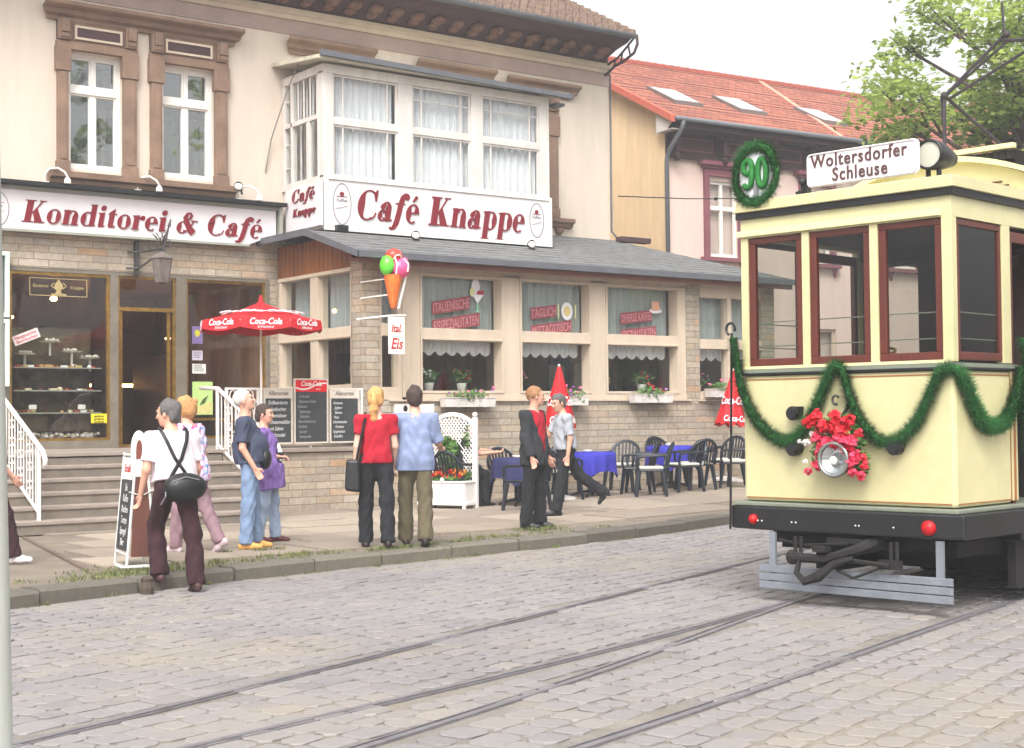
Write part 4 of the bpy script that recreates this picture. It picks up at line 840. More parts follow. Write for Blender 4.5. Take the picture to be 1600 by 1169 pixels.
# -------- ice cream cone and hanging banner --------
t = thing('ice_cream_sign', 'large plastic ice cream cone with red, green and pink scoops on the stone pier', 'cone sign', (12.0, 19.25, 3.2))
mb = MB(); mb.lathe([(.03, 0), (.045, .02), (.145, .50), (.15, .52)], (0, 0, 0), n=18); mb.build('wafer_cone', ramp_mat('wafer', [(.3, (214, 96, 40)), (.5, (232, 120, 48)), (.7, (240, 140, 60))], scale=30, sc=(1, 1, .4), bump=.6), t, smooth=True)
MB().prism([(.0, 0), (.03, 0), (.17, .5), (.14, .5)], (.035, -.06, .0), (1, 0, 0), (0, 0, 1), (0, -.02, 0)).build('white_edge', m_white, t)
for nm, c, p, r in (('red_scoop', (214, 62, 44), (.02, 0, .81), (.14, .13, .12)), ('green_scoop', (96, 214, 56), (-.12, -.02, .66), (.11, .13, .155)), ('pink_scoop', (234, 84, 136), (.09, -.06, .62), (.16, .15, .16)), ('pink_scoop', (226, 70, 120), (.2, 0, .68), (.07, .1, .13))):
    MB().ball(p, r, 16, 10).build(nm, mat(nm, c, .35, .08, 8, spec=.6), t, smooth=True)
mb = MB(); mb.tube([(.02+.07*math.sin(a), -.15+.03*abs(a), .84-.12*a*a*.3-.02) for a in np.linspace(-1.4, 1.6, 9)], .012, 5); mb.tube([(-.03, -.14, .52), (-.02, -.16, .66), (-.05, -.13, .79)], .013, 5); mb.tube([(.12, -.12, .76), (.16, -.2, .68), (.14, -.2, .56)], .013, 5)
mb.build('icing_line', m_white, t)
mb = MB(); mb.tube([(-.3, .48, .43), (-.02, .02, .47)], .012, 5); mb.tube([(-.3, .48, .18), (-.02, .02, .22)], .012, 5); mb.build('mounting_rod', m_white, t)
t = thing('hanging_banner', 'small white hanging banner reading Ital. Eis under the ice cream cone', 'banner', (12.05, 19.25, 3.08))
MB().box(-.14, .15, -.008, .008, -.58, -.01).build('cloth', mat('banner_white', (232, 226, 214), .7, .04), t)
mb = MB(); mb.tube([(-.42, .48, -.03), (-.1, .02, .01), (.17, -.02, .02)], .014, 6); mb.build('rod', m_white, t)
text('Ital.', .17, m_redtxt, t, (.0, -.009, -.24), shear=.25, off=.003, xs=.8); text('Eis', .24, m_redtxt, t, (.0, -.009, -.5), shear=.25, off=.004, xs=.8)
# -------- window stickers --------
m_sticker = mat('sticker_red', (140, 70, 78), .7, .05)
m_stick_w = mat('sticker_pale', (204, 136, 140), .7, .05)
def sticker(x0, z0, lines, slope, lb, sx):
    t = thing('window_lettering', lb, 'window lettering', (x0, AY+.175, z0)); u = Vector((1, 0, slope)).normalized()
    for i, (s, w_, h) in enumerate(lines):
        o = Vector((0, 0, -.30*i))
        MB().prism([(-.02, -.03), (w_+.02, -.03), (w_+.02, h+.015), (-.02, h+.015)], o+Vector((0, -.0, 0)), u, (0, 0, 1), (0, -.004, 0)).build('red_band', m_sticker, t)
        q = text(s, h*1.28, m_stick_w, t, o+Vector((w_/2, -.006, w_/2*slope)), u=u, xs=sx[i], depth=.004, off=.0)
sticker(13.18, 3.22, [('ITALIENISCHE', .72, .17), ('EISSPEZIALITÄTEN', .92, .17)], .16, 'red lettering Italienische Eisspezialitäten slanting across the first annex window', (.55, .52))
sticker(15.2, 3.2, [('TÄGLICH', .52, .16), ('MITTAGSTISCH', .86, .16)], .13, 'red lettering Täglich Mittagstisch slanting across the middle annex window', (.66, .62))
sticker(17.22, 3.18, [('DIVERSE KAFFEE', .72, .16), ('SPEZIALITÄTEN', .82, .16)], .11, 'faded red lettering slanting across the third annex window', (.50, .58))
t = thing('sundae_sticker', 'sticker of an ice cream sundae glass in the first annex window', 'sticker', (14.06, AY+.17, 3.26))
def flat(name, pts, m, dy): MB().prism(pts, (0, dy, 0), (1, 0, 0), (0, 0, 1), (0, -.002, 0)).build(name, m, t)
m_sw = mat('sticker_white', (228, 226, 232), .7, .02); m_mint = mat('sticker_mint', (150, 216, 180), .7, .02)
ell = lambda cx, cz, rx, rz_, n=18: [(cx+rx*math.cos(2*math.pi*i/n), cz+rz_*math.sin(2*math.pi*i/n)) for i in range(n)]
flat('scoop', ell(-.03, .42, .085, .13), m_sw, 0); flat('cream', ell(-.10, .33, .05, .08), mat('sticker_cream', (226, 226, 160), .7), -.003)
flat('glass_bowl', [(-.10, .29), (.13, .29), (.0, .14)], m_sw, -.006); flat('glass_stem', [(-.012, .15), (.012, .15), (.012, .02), (.07, 0), (-.07, 0), (-.012, .02)], m_mint, -.006); flat('fruit', [(-.02, .29), (.12, .29), (.13, .37), (.08, .35), (.05, .36), (0, .35)], mat('sticker_fruit', (176, 30, 50), .7), -.010)
t = thing('plate_sticker', 'sticker of a dinner plate with cutlery in the middle annex window', 'sticker', (15.97, AY+.17, 3.34))
flat('plate', ell(0, 0, .125, .155, 26), m_sw, 0); flat('food', ell(0, .0, .075, .09), mat('sticker_food', (222, 200, 130), .7), -.003)
flat('fork', [(-.2, -.12), (-.18, -.12), (-.175, .12), (-.205, .12)], mat('sticker_cream', ()), 0); flat('knife', [(.18, -.12), (.2, -.12), (.205, .12), (.175, .12)], mat('sticker_cream', ()), 0)
t = thing('cake_sticker', 'sticker of a small pink cake on a plate in the third annex window', 'sticker', (18.04, AY+.17, 3.42))
flat('plate', ell(0, 0, .15, .05), m_sw, 0); flat('cake', [(-.1, .0), (.1, .0), (.085, .17), (-.085, .17)], mat('sticker_cake', (224, 170, 140), .7), -.003)
# -------- flower boxes, sill plants --------
m_leaf = ramp_mat('leaf_green', [(.2, (40, 70, 26)), (.5, (70, 108, 42)), (.8, (110, 144, 64))], scale=14., rough=.7)
def leaves(mb, c, r, n, s=.035, dro=0):
    for _ in range(n):
        a = random.uniform(0, 6.28); ph = math.acos(random.uniform(-1, 1)); q = random.random()**.4
        p = Vector((c[0]+r[0]*q*math.sin(ph)*math.cos(a), c[1]+r[1]*q*math.sin(ph)*math.sin(a), c[2]+r[2]*q*math.cos(ph)-dro*random.random()**3))
        d1 = Vector((random.gauss(0, 1), random.gauss(0, 1), random.gauss(0, 1))).normalized(); d2 = d1.orthogonal().normalized(); e = s*random.uniform(.6, 1.3)
        mb.add([p-d1*e, p+d2*e*.5, p+d1*e, p-d2*e*.5], [(0, 1, 2, 3)])
def blossoms(mb, pts, s=.03):
    for p in pts:
        p = Vector(p)
        for k in range(5):
            d1 = Vector((random.gauss(0, 1), random.gauss(-.6, .6), random.gauss(0, 1))).normalized(); d2 = d1.orthogonal().normalized(); e = s*random.uniform(.7, 1.2)
            mb.add([p-d1*e*.3-d2*e*.4, p+d1*e*.7-d2*e*.5, p+d1*e, p+d1*e*.7+d2*e*.5, p-d1*e*.3+d2*e*.4], [(0, 1, 2, 3, 4)])
def flower_box(x, z, w_, lb, cols, g='white flower boxes under the annex windows'):
    t = thing('flower_box', lb, 'flower box', (x, 19.58, z), group=g)
    mb = MB(); mb.prism([(-w_/2+.02, 0), (w_/2-.02, 0), (w_/2, .14), (-w_/2, .14)], (0, -.09, 0), (1, 0, 0), (0, 0, 1), (0, .17, 0)); mb.box(-w_/2-.008, w_/2+.008, -.10, .088, .141, .155)
    for q in (-.25, .28): mb.box(q*w_-.008, q*w_+.008, -.098, -.09, -.01, .14)
    mb.build('trough', m_white2, t)
    mb = MB(); leaves(mb, (0, -.02, .2), (w_*.45, .12, .1), int(420*w_), .032, .12); mb.build('foliage', m_leaf, t)
    for c in cols:
        mb = MB(); blossoms(mb, [(random.uniform(-w_*.45, w_*.45), random.uniform(-.12, .05), random.uniform(.16, .34)) for _ in range(5)], .035)
        mb.build('blossom', mat('petal_%d_%d' % (c[0], c[1]), c, .6, .1, 20), t)
PK, VI, RD, WT = (224, 110, 150), (188, 110, 200), (200, 40, 50), (236, 230, 230)
flower_box(13.62, 1.68, 1.0, 'white flower box with violet and pink flowers under the first annex window', [PK, VI])
flower_box(15.78, 1.70, .62, 'white flower box behind the left folded red parasol under the middle annex window', [PK, VI])
flower_box(17.6, 1.74, .92, 'white flower box with red and pink flowers under the third annex window', [RD, VI])
flower_box(19.3, 1.84, .62, 'white flower box under the far right annex window beside the tram', [PK])
for x, s, c in ((13.25, .11, WT), (13.9, .12, RD), (15.05, .1, PK), (16.9, .1, (220, 200, 60)), (17.9, .13, RD), (19.3, .16, PK)):
    t = thing('potted_plant', {13.25: 'potted plant with pale flowers inside the first annex window at the left', 13.9: 'potted plant with red flowers inside the first annex window at the right', 15.05: 'small potted plant inside the middle annex window', 16.9: 'potted yellow plant inside the third annex window at its left post', 17.9: 'potted red plant inside the third annex window at the right', 19.3: 'leafy potted plant inside the far right annex window'}[x], 'potted plant', (x, AY+.42, 1.95), group='potted plants on the inner window sill')
    MB().lathe([(.0, 0), (.06, 0), (.085, .12), (.09, .13), (.06, .12), (0, .115)], (0, 0, 0), n=14).build('pot', m_white, t, smooth=True)
    mb = MB(); leaves(mb, (0, 0, .24), (s*2, s, s*1.1), 170, .04); mb.build('foliage', m_leaf, t)
    mb = MB(); blossoms(mb, [(random.uniform(-s*1.8, s*1.8), random.uniform(-s, 0), random.uniform(.2, .36)) for _ in range(8)], .03); mb.build('blossom', mat('petal_%d_%d' % (c[0], c[1]), c, .6, .1, 20), t)
# inner sill board
MB().box(12.6, 20.4, AY+.26, AY+.6, 1.90, 1.945).build('inner_sill', m_white2, ann, True)
# -------- railings --------
m_rail = mat('white_iron', (232, 226, 222), .5, .05, 6)
def rail_mb_curl(mb, c, r, a0, a1, ux, rr=.009):
    mb.tube([(c[0]+ux[0]*r*math.cos(a), c[1]+ux[1]*r*math.cos(a), c[2]+r*math.sin(a)) for a in np.linspace(a0, a1, 12)], rr, 4)
for nm, x, lb in (('stair_railing', 6.14, 'white iron stair railing with scrollwork left of the steps'), ('stair_railing', 9.37, 'white iron stair railing right of the steps, behind the purple jacket')):
    t = thing(nm, lb, 'railing', (x, 18.5, .28), group='white iron railings')
    A, B = (19.9, 1.97), (18.02, 1.14)
    mb = MB(); mb.tube([(x, A[0]+.6, A[1]+.02), (x, *A), (x, *B), (x, B[0]-.09, B[1]-.1), (x, B[0]-.06, B[1]-.2)], .031, 8); mb.build('handrail', m_rail, t, True, smooth=True)
    MB().box(x-.018, x+.018, 18.15, 18.19, .28, 1.2).build('post', m_rail, t, True); MB().box(x-.018, x+.018, 19.9, 19.94, 1.08, 1.97).build('post', m_rail, t, True)
    mb = MB(); mb.tube([(x, 19.9, 1.14), (x, 18.17, .38)], .022, 5); mb.build('lower_rail', m_rail, t, True)
    mb = MB(); n = 15
    for i in range(1, n):
        f = i/n; y = 18.17+1.73*f; z0, z1 = .38+.76*f, 1.21+.76*f
        if i % 3: mb.tube([(x, y, z0), (x, y, z1)], .009, 4)
        else:
            h = z1-z0
            for q in (.22, .5, .78):
                rail_mb_curl(mb, (x, y+.05, z0+h*q), .05, 0, 5.2, (0, 1)); rail_mb_curl(mb, (x, y-.05, z0+h*q), .05, -math.pi, 2, (0, 1))
            mb.tube([(x, y, z0), (x, y, z1)], .011, 4)
    mb.build('scrollwork', m_rail, t, True)
t = thing('terrace_railing', 'low white iron railing along the terrace edge carrying the blackboards', 'railing', (10.5, 19.70, 1.08), group='white iron railings')
y = 19.72
mb = MB(); mb.box(9.40, 11.72, y-.02, y+.02, 1.95, 1.98); mb.box(9.40, 11.72, y-.012, y+.012, 1.76, 1.78); mb.build('top_rail', m_rail, t, True)
mb = MB(); mb.box(9.40, 11.72, y-.015, y+.015, 1.17, 1.195); mb.box(9.40, 11.72, y-.012, y+.012, 1.27, 1.285); mb.build('bottom_rail', m_rail, t, True)
for x in (9.42, 9.93, 10.8, 11.70): MB().box(x-.018, x+.018, y-.018, y+.018, 1.08, 1.97).build('post', m_rail, t, True)
mb = MB()
for i in range(30):
    x = 9.5+i*.075
    if i % 4 < 2: mb.tube([(x, y, 1.28), (x, y, 1.77)], .008, 4)
for i in range(16):
    x = 9.52+i*.14
    if i < 3: mb.tube([(x+.05*math.cos(a), y, 1.86+.08*math.sin(a)) for a in np.linspace(0, 6.28, 15)[:-1]], .009, 4, closed=True); mb.tube([(x+.06*math.cos(a), y, 1.52+.2*math.sin(a)) for a in np.linspace(0, 6.28, 15)[:-1]], .009, 4, closed=True)
for i in range(9): x = 9.6+i*.26; rail_mb_curl(mb, (x, y, 1.29), .09, math.pi, 2*math.pi, (1, 0))
mb.build('scrollwork', m_rail, t, True)
# -------- blackboards on the railing --------
m_board = mat('blackboard', (58, 60, 62), .7, .25, 3); m_chalk = mat('chalk', (206, 206, 206), .9, .1, 30); m_bframe = mat('board_frame', (206, 196, 184), .6, .1, 5)
m_cokered = mat('cola_red', (214, 24, 34), .45, .04, 2); m_ink = mat('ink_lettering', (70, 60, 56), .7)
def script_line(mb, x0, x1, y, z, h, seed):
    r = random.Random(seed); x = x0; pts = []
    while x < x1:
        if r.random() < .16 and len(pts) > 3:
            mb.tube(pts, .0035, 3); pts = []; x += h*.7
        pts.append((x, y, z+h*r.choice([0, .5, .1, .55, .9, 0, .45]))); x += h*r.uniform(.22, .42)
    if len(pts) > 2: mb.tube(pts, .0035, 3)
MENU = {0: ['Erdbeertorte', 'Käsekuchen', 'Johannisbeer', 'Schwarzwälder', 'mit Sahne', 'Apfelstrudel'], 1: ['Frühstück', 'Kännchen Kaffee', 'Eisbecher', 'Tagessuppe', 'Salatteller', 'Bauernfrühstück', 'Schnitzel', 'Spargel', 'Rumpsteak'], 2: ['Amarena', 'Joghurt', 'Banane', 'Nuss', 'Schokobecher', 'Krokant', 'Spaghettieis', 'Eiskaffee']}
for i, (x0, x1, z1, lb) in enumerate(((9.99, 10.46, 1.975, 'left blackboard with a white Allerortli header hung on the terrace railing'), (10.49, 11.07, 2.12, 'middle blackboard with a red soft drink header hung on the terrace railing'), (11.10, 11.62, 1.975, 'right blackboard with a white header hung on the terrace railing'))):
    lb = lb.replace('Allerortli ', '')
    t = thing('menu_blackboard', lb, 'blackboard', ((x0+x1)/2, 19.66, 1.2), group='blackboards on the terrace railing')
    yb = 19.655
    MB().box(x0+.02, x1-.02, yb, yb+.02, 1.15, z1-.02).build('slate', m_board, t, True)
    mb = MB(); ring(mb, x0, x1, 1.14, z1, yb-.012, .022, .04); mb.build('frame', m_bframe, t, True)
    hz = z1-(.155 if i != 1 else .20)
    hd = MB().box(x0+.022, x1-.022, yb-.008, yb-.001, hz, z1-.022).build('header', m_cokered if i == 1 else m_bframe, t, True)
    if i == 1:
        text('Coca-Cola', .10, m_white, t, Vector(((x0+x1)/2, yb-.008, z1-.11))-t.location, shear=.3, xs=.82, off=.002)
        text('zero', .04, m_white, t, Vector((x1-.17, yb-.008, z1-.17))-t.location)
        mb = MB(); P = [(x0+.03+(x1-x0-.06)*k/12, z1-.155-.025*math.sin(k/12*6.28-.2)+.07*(k/12)**2) for k in range(13)]
        for a, b in zip(P, P[1:]): mb.quad((a[0], yb-.0095, a[1]), (b[0], yb-.0095, b[1]), (b[0], yb-.0095, b[1]+.022), (a[0], yb-.0095, a[1]+.022))
        mb.build('white_wave', m_white, t, True)
    else:
        text('Allerorten', .10, m_ink, t, Vector(((x0+x1)/2, yb-.008, z1-.11))-t.location, shear=.15, xs=.78)
    for k, s in enumerate(MENU[i]):
        z = hz-.09-k*((hz-1.24)/len(MENU[i])); sz = .085 if i == 0 else .062
        text(s, sz, m_chalk if i != 1 else mat('chalk_faint', (150, 150, 150), .9), t, Vector((x0+.05+random.uniform(0, .05), yb-.001, z))-t.location, shear=.25, xs=.70, align='LEFT', off=.0)
# small sign below the narrow window
t = thing('small_sign', 'small white pictogram plate on the stone wall behind the couple', 'sign', (12.6, AY-.03, 1.66)); MB().box(-.3, .45, -.01, .01, -.07, .07).build('plate', m_white, t); MB().prism(ell(-.1, 0, .04, .05), (0, -.012, 0), (1, 0, 0), (0, 0, 1), (0, -.003, 0)).build('pictogram', m_black, t)
# ================= TRAM =================
tram = thing('vintage_tram', 'cream yellow vintage tram with red brown window frames and black bumper', 'tram', (9.026, 7.783, .0), R(8.37))
m_ty = mat('tram_cream', (198, 191, 146), .38, .09, 1.2, .05, 60, spec=.5, coat=.5)
m_ty2 = mat('tram_cream_pale', (218, 210, 160), .4, .04, 2, coat=.2)
m_tr = mat('tram_frame_red', (90, 38, 27), .4, .2, 6, spec=.5, streak=True)
m_tk = mat('tram_black', (22, 22, 24), .45, .3, 4, .1, 30, spec=.5)
m_tline = mat('tram_pinstripe', (150, 96, 56), .5, .1)
m_tgrey = mat('tram_grey_moulding', (120, 126, 112), .4, .1)
m_board2 = mat('lifeguard_grey', (118, 122, 130), .6, .15, 5, .2, 30)
m_under = mat('underframe_dark', (30, 27, 27), .8, .3, 5)
m_tglass = glass_mat('tram_glass', (222, 226, 222), .8)
TW, TL = .965, 9.2
# lower body: end cab panels, saloon sides
mb = MB(); mb.box(0, .90, -TW, TW, .80, 1.84); mb.box(TL-.9, TL, -TW, TW, .80, 1.84); mb.box(1.78, TL-1.78, -TW, -TW+.06, .80, 1.84); mb.box(1.78, TL-1.78, TW-.06, TW, .80, 1.84)
body = mb.build('body', m_ty, tram, bevel=.035)
mb = MB(); mb.box(.02, .9, -TW+.03, TW-.03, .60, .79); mb.box(.9, TL-.9, -.93, .93, .58, .66); mb.box(1.76, 1.80, -.93, -.35, .66, 1.86); mb.box(1.76, 1.80, .35, .93, .66, 1.86); mb.box(1.76, 1.80, -.93, .93, 2.9, 3.15); mb.build('floor', m_under, tram)
# upper shell
mb = MB()
FP = [(.895, TW), (.295, .363), (-.335, -.263), (-TW, -.88)]
for a, b in FP:
    mb.box(0, .07, a, b, 1.90, 2.99); mb.box(TL-.07, TL, a, b, 1.90, 2.99)
for s in (-1, 1):
    y0, y1 = (s*TW, s*(TW-.06))
    for a, b in ((.07, .075), (.80, .93), (1.72, 1.86), (TL-1.86, TL-1.72), (TL-.93, TL-.8)): mb.box(a, b, y0, y1, 1.90, 2.99)
    n = 5; w_ = (TL-3.72)/n
    for i in range(1, n): mb.box(1.86+i*w_-.04, 1.86+i*w_+.04, y0, y1, 1.90, 2.99)
    mb.box(.9, 1.0, y0, y1, .82, 1.84); mb.box(.07, TL-.07, y0, y1, 2.99, 3.15)
mb.box(0, .07, -TW, TW, 2.99, 3.15); mb.box(TL-.07, TL, -TW, TW, 2.99, 3.15)
mb.build('window_posts', m_ty, tram, bevel=.008)
MB().box(-.02, 0, -.9, .95, 1.892, 1.915).build('window_sill', m_ty2, tram); mb = MB(); mb.box(-.03, .0, -.885, .985, 3.0, 3.052); 
mb.build('ledge', m_ty2, tram, bevel=.006)
mb = MB(); mb.box(-.018, TL+.018, -TW-.018, TW+.018, 1.852, 1.892)
ob = mb.build('belt_moulding', m_tgrey, tram); 
mb = MB(); mb.box(-.022, TL+.02, -TW-.022, TW+.022, 1.842, 1.860); mb.box(-.03, TL+.03, -TW-.03, TW+.03, 3.150, 3.205); mb.build('black_band', m_tk, tram)
mb = MB(); mb.box(-.055, TL+.055, -TW-.05, TW+.05, 3.205, 3.222); mb.box(-.035, TL+.035, -TW-.03, TW+.03, 3.222, 3.30)
mb.prism([(-TW-.03, 3.30), (TW+.03, 3.30), (TW-.15, 3.33), (.4, 3.345), (-.4, 3.345), (-TW+.15, 3.33)], (.2, 0, 0), (0, 1, 0), (0, 0, 1), (TL, 0, 0))
mb.build('roof', m_ty, tram, bevel=.01)
arc = [(y, 3.53+.19*(1-(y/.88)**2)) for y in np.linspace(-.88, .88, 21)]
mb = MB(); mb.prism([(-.82, 3.33)]+[(y*.94, z-.035) for y, z in arc]+[(.82, 3.33)], (1.56, 0, 0), (0, 1, 0), (0, 0, 1), (TL-3.1, 0, 0)); mb.prism([(y, z-.045) for y, z in arc[::-1]]+[(y, z) for y, z in arc], (1.46, 0, 0), (0, 1, 0), (0, 0, 1), (TL-2.9, 0, 0))
mb.build('raised_roof', m_ty2, tram)
mb = MB()
for k in range(3): mb.box(1.545, 1.56, -.72+.06*k, -.38-.02*k, 3.38+.035*k, 3.392+.035*k)
mb.build('roof_vent', m_tr, tram)
mb = MB(); mb.box(1.6, 1.66, -.68, -.06, 3.745, 3.785); mb.box(1.6, 7.4, -.9, -.84, 3.735, 3.775); mb.box(1.62, 2.2, -1.2, -.86, 3.69, 3.79); mb.build('roof_walkway', m_ty2, tram)
mb = MB(); mb.box(1.7, 3.4, -.66, -.10, 3.60, 3.742)
for k in range(9): mb.lathe([(.0, 3.66), (.04, 3.66), (.04, 3.73)], (1.67, -.62+k*.062, 0), n=8)
mb.build('resistor_box', m_under, tram)
# ceiling and interior
mb = MB(); mb.box(.08, TL-.08, -TW+.07, TW-.07, 3.02, 3.04); mb.build('ceiling', m_dark, tram)
mb = MB()
for y0, y1 in ((-.93, -.62), (-.40, -.0), (.18, .34), (.80, .93)): mb.box(1.80, 1.86, y0, y1, .66, 3.0)
mb.box(1.80, 1.86, -.62, -.40, .66, 2.75); MB().box(TL-1.86, TL-1.8, -.9, .9, .66, 3.0).build('bulkhead', m_dark, tram)
mb.box(1.80, 1.86, -.62, -.34, 2.85, 3.0); mb.box(1.80, 1.86, .34, .8, 2.85, 3.0); mb.box(1.80, 1.86, -.18, .18, 2.8, 3.0)
mb.build('bulkhead', mat('bulkhead_wood', (48, 28, 26), .5, .3, 4, streak=True), tram)
mb = MB()
for i in range(5):
    x = 2.3+i*1.1
    for y in (-.6, .6): mb.box(x, x+.45, y-.28, y+.28, .66, 1.1); mb.box(x, x+.08, y-.28, y+.28, 1.1, 2.05 if y < 0 else 1.6)
mb.box(2.0, 2.05, -.9, -.3, 1.9, 2.6)
mb.build('seat', mat('blue_seat', (40, 44, 150), .7, .2), tram, bevel=.02)
mb = MB(); mb.lathe([(.02, 1.0), (.02, 1.9), (.04, 1.92), (.04, 1.95), (.0, 1.96)], (.5, .25, 0), n=10); mb.tube([(.45, -.1+.12*math.cos(a), 2.02+.12*math.sin(a)*.2) for a in np.linspace(0, 6.28, 14)[:-1]], .012, 5, closed=True)
mb.box(.35, .6, -.3, .0, 1.84, 1.95); mb.build('driver_controls', mat('brass', ()), tram)
mb = MB()
for z in (2.08, 2.28): mb.tube([(.055, -.85, z), (.055, .86, z)], .006, 4)
for s in (-1, 1):
    for z in (2.08, 2.28): mb.tube([(.1, s*.91, z), (.8, s*.91, z)], .006, 4)
mb.build('guard_bar', m_tgrey, tram)
# windows
def tram_window(kind, a, b, z0, z1, s=0, x=0, fw=.062, flip=False):
    """kind F: in the end wall between y=a..b; kind S: in the side wall between x=a..b"""
    mb = MB()
    if kind == 'F':
        xx = (x-.03, x+.03) if flip else (x+.012, x+.06)
        mb.box(*xx, a, b, z0, z0+fw); mb.box(*xx, a, b, z1-fw*.8, z1); mb.box(*xx, a, a+fw, z0+fw, z1-fw*.8); mb.box(*xx, b-fw, b, z0+fw, z1-fw*.8)
        w_ = mb.build('window_frame', m_tr, tram, bevel=.006)
        X = sum(xx)/2; MB().quad((X, a+.02, z0+.02), (X, b-.02, z0+.02), (X, b-.02, z1-.02), (X, a+.02, z1-.02)).build('pane', m_tglass, w_)
    else:
        y0, y1 = s*(TW-.012), s*(TW-.05)
        mb.box(a, b, y0, y1, z0, z0+fw); mb.box(a, b, y0, y1, z1-fw*.8, z1); mb.box(a, a+fw, y0, y1, z0+fw, z1-fw*.8); mb.box(b-fw*.5, b, y0, y1, z0+fw, z1-fw*.8)
        w_ = mb.build('window_frame', m_tr, tram, bevel=.006)
        Y = (y0+y1)/2; MB().quad((a+.02, Y, z0+.02), (b-.02, Y, z0+.02), (b-.02, Y, z1-.02), (a+.02, Y, z1-.02)).build('pane', m_tglass, w_)
for a, b in ((.363, .895), (-.263, .295), (-.88, -.335)):
    tram_window('F', a, b, 1.915, 2.985); tram_window('F', a, b, 1.915, 2.985, x=TL-.072)
for s in (-1, 1):
    tram_window('S', .075, .80, 1.915, 2.985, s); tram_window('S', TL-.8, TL-.075, 1.915, 2.985, s)
    for i in range(5):
        w_ = (TL-3.72)/5; tram_window('S', 1.86+i*w_+.04, 1.86+(i+1)*w_-.04, 1.915, 2.985, s)
    for x0 in (.93, TL-1.72):
        mb = MB(); mb.box(x0, x0+.05, s*(TW-.01), s*(TW-.05), .66, 2.95); mb.box(x0+.74, x0+.79, s*(TW-.01), s*(TW-.05), .66, 2.95); mb.box(x0+.05, x0+.74, s*(TW-.01), s*(TW-.05), 2.87, 2.95)
        mb.build('door_frame', m_tr, tram)
# pinstripes
mb = MB()
for z in (1.80, .825): mb.box(-.004, -.001, -.93, .93, z, z+.010); mb.box(.03, .88, -TW-.004, -TW-.001, z, z+.010); mb.box(.03, .88, TW+.001, TW+.004, z, z+.01)
mb.box(.875, .885, -TW-.004, -TW-.001, .835, 1.80); mb.box(.93, .96, -TW-.006, -TW-.001, .82, 1.84)
mb.build('pinstripe', m_tline, tram)
# bumper, lights
mb = MB(); mb.prism([(-.055, -1.06), (.98, -1.06), (.98, 1.06), (-.055, 1.06), (-.10, .8), (-.115, 0), (-.10, -.8)], (0, 0, .57), (1, 0, 0), (0, 1, 0), (0, 0, .19)); mb.box(.98, TL-.98, -TW-.03, TW+.03, .50, .78); mb.prism([(.055, -1.06), (-.98, -1.06), (-.98, 1.06), (.055, 1.06)], (TL, 0, .53), (1, 0, 0), (0, 1, 0), (0, 0, .22))
mb.build('bumper', m_tk, tram, bevel=.015)
mb = MB(); mb.box(-.07, TL+.05, -TW-.055, TW+.055, .762, .795); mb.build('bumper_lip', m_tgrey, tram, bevel=.008)
m_redl = mat('tail_lamp_red', (176, 10, 18), .45, .1, spec=.4)
for y, r in ((.80, .042), (-.79, .058)):
    mb = MB(); mb.lathe([(0, -.145), (r*.6, -.14), (r, -.115), (r, -.09)], (0, y, .655), 'x', 16); mb.build('tail_lamp', m_redl, tram, smooth=True)
mb = MB(); 
for y in (.75, .71, .42, .38, -.17, -.2, -.5): MB().ball((-.112, y, .645), .009, 6, 4).build('bolt', mat('bolt_grey', (170, 170, 170), .4, metal=.6), tram)
mb = MB(); mb.box(1.0, TL-1.0, -.93, -.86, .12, .52); mb.box(1.0, TL-1.0, .86, .93, .12, .52); mb.box(1.3, TL-1.3, -.5, .5, .2, .45); mb.box(.1, 1.2, -.7, .75, .46, .55); mb.box(.3, 2.6, -.8, .8, .40, .52); mb.box(2, 7, -.7, .7, .3, .5)  # frame parts, plus long dark side boxes added to deepen the shade underneath
for x in (2.7, 6.5):
    for y in (-.72, .72): mb.lathe([(.0, -.05), (.36, -.05), (.36, .0), (.39, .02), (.39, .05), (0, .05)], (x, y, .39), 'y', 24)
    mb.tube([(x, -.7, .39), (x, .7, .39)], .06, 8); mb.box(x-.5, x+.5, -.86, -.78, .3, .55); mb.box(x-.5, x+.5, .78, .86, .3, .55)
mb.build('underframe_and_shade_boxes', m_under, tram)
# lifeguard board
mb = MB()
for k in range(3): mb.box(-.13, -.105, -.99, .735, .102+k*.066, .102+k*.066+.058)
mb.build('lifeguard_board', m_board2, tram, bevel=.004)
mb = MB()
for y in (.62, -.875): MB().box(-.10, -.075, y-.03, y+.03, .105, .56).build('board_hanger', m_board2, tram)
# coupler
mb = MB(); mb.tube([(.25, -.3, .52), (.0, -.3, .52), (-.14, -.22, .47), (-.22, .05, .38), (-.26, .29, .385)], [.075, .07, .045, .035, .04], 8); mb.ball((-.27, .31, .385), (.05, .055, .06)); mb.box(-.28, -.2, -.0, .12, .44, .48)
mb.tube([(-.26, .25, .37), (-.3, .25, .27), (-.3, .18, .205), (-.28, .06, .25), (-.24, -.05, .35), (-.2, -.2, .40)], [.02, .025, .035, .045, .03, .02], 7); mb.tube([(-.2, .1, .40), (-.18, -.5, .36)], .02, 6)
for y in (.36, .31, -.50, -.55): mb.tube([(-.15, y, .35), (-.15, y, .54)], .016, 5)
mb.box(-.18, -.12, -.58, -.4, .33, .40); mb.box(-.1, .05, -.35, .1, .5, .54)
mb.tube([(-.1, .55, .5), (-.12, .3, .47), (-.1, -.1, .5)], .012, 5); mb.tube([(-.18, -.42, .34), (-.2, -.2, .25), (-.2, -.05, .3)], .012, 5)
mb.build('coupler', m_under, tram, smooth=False)
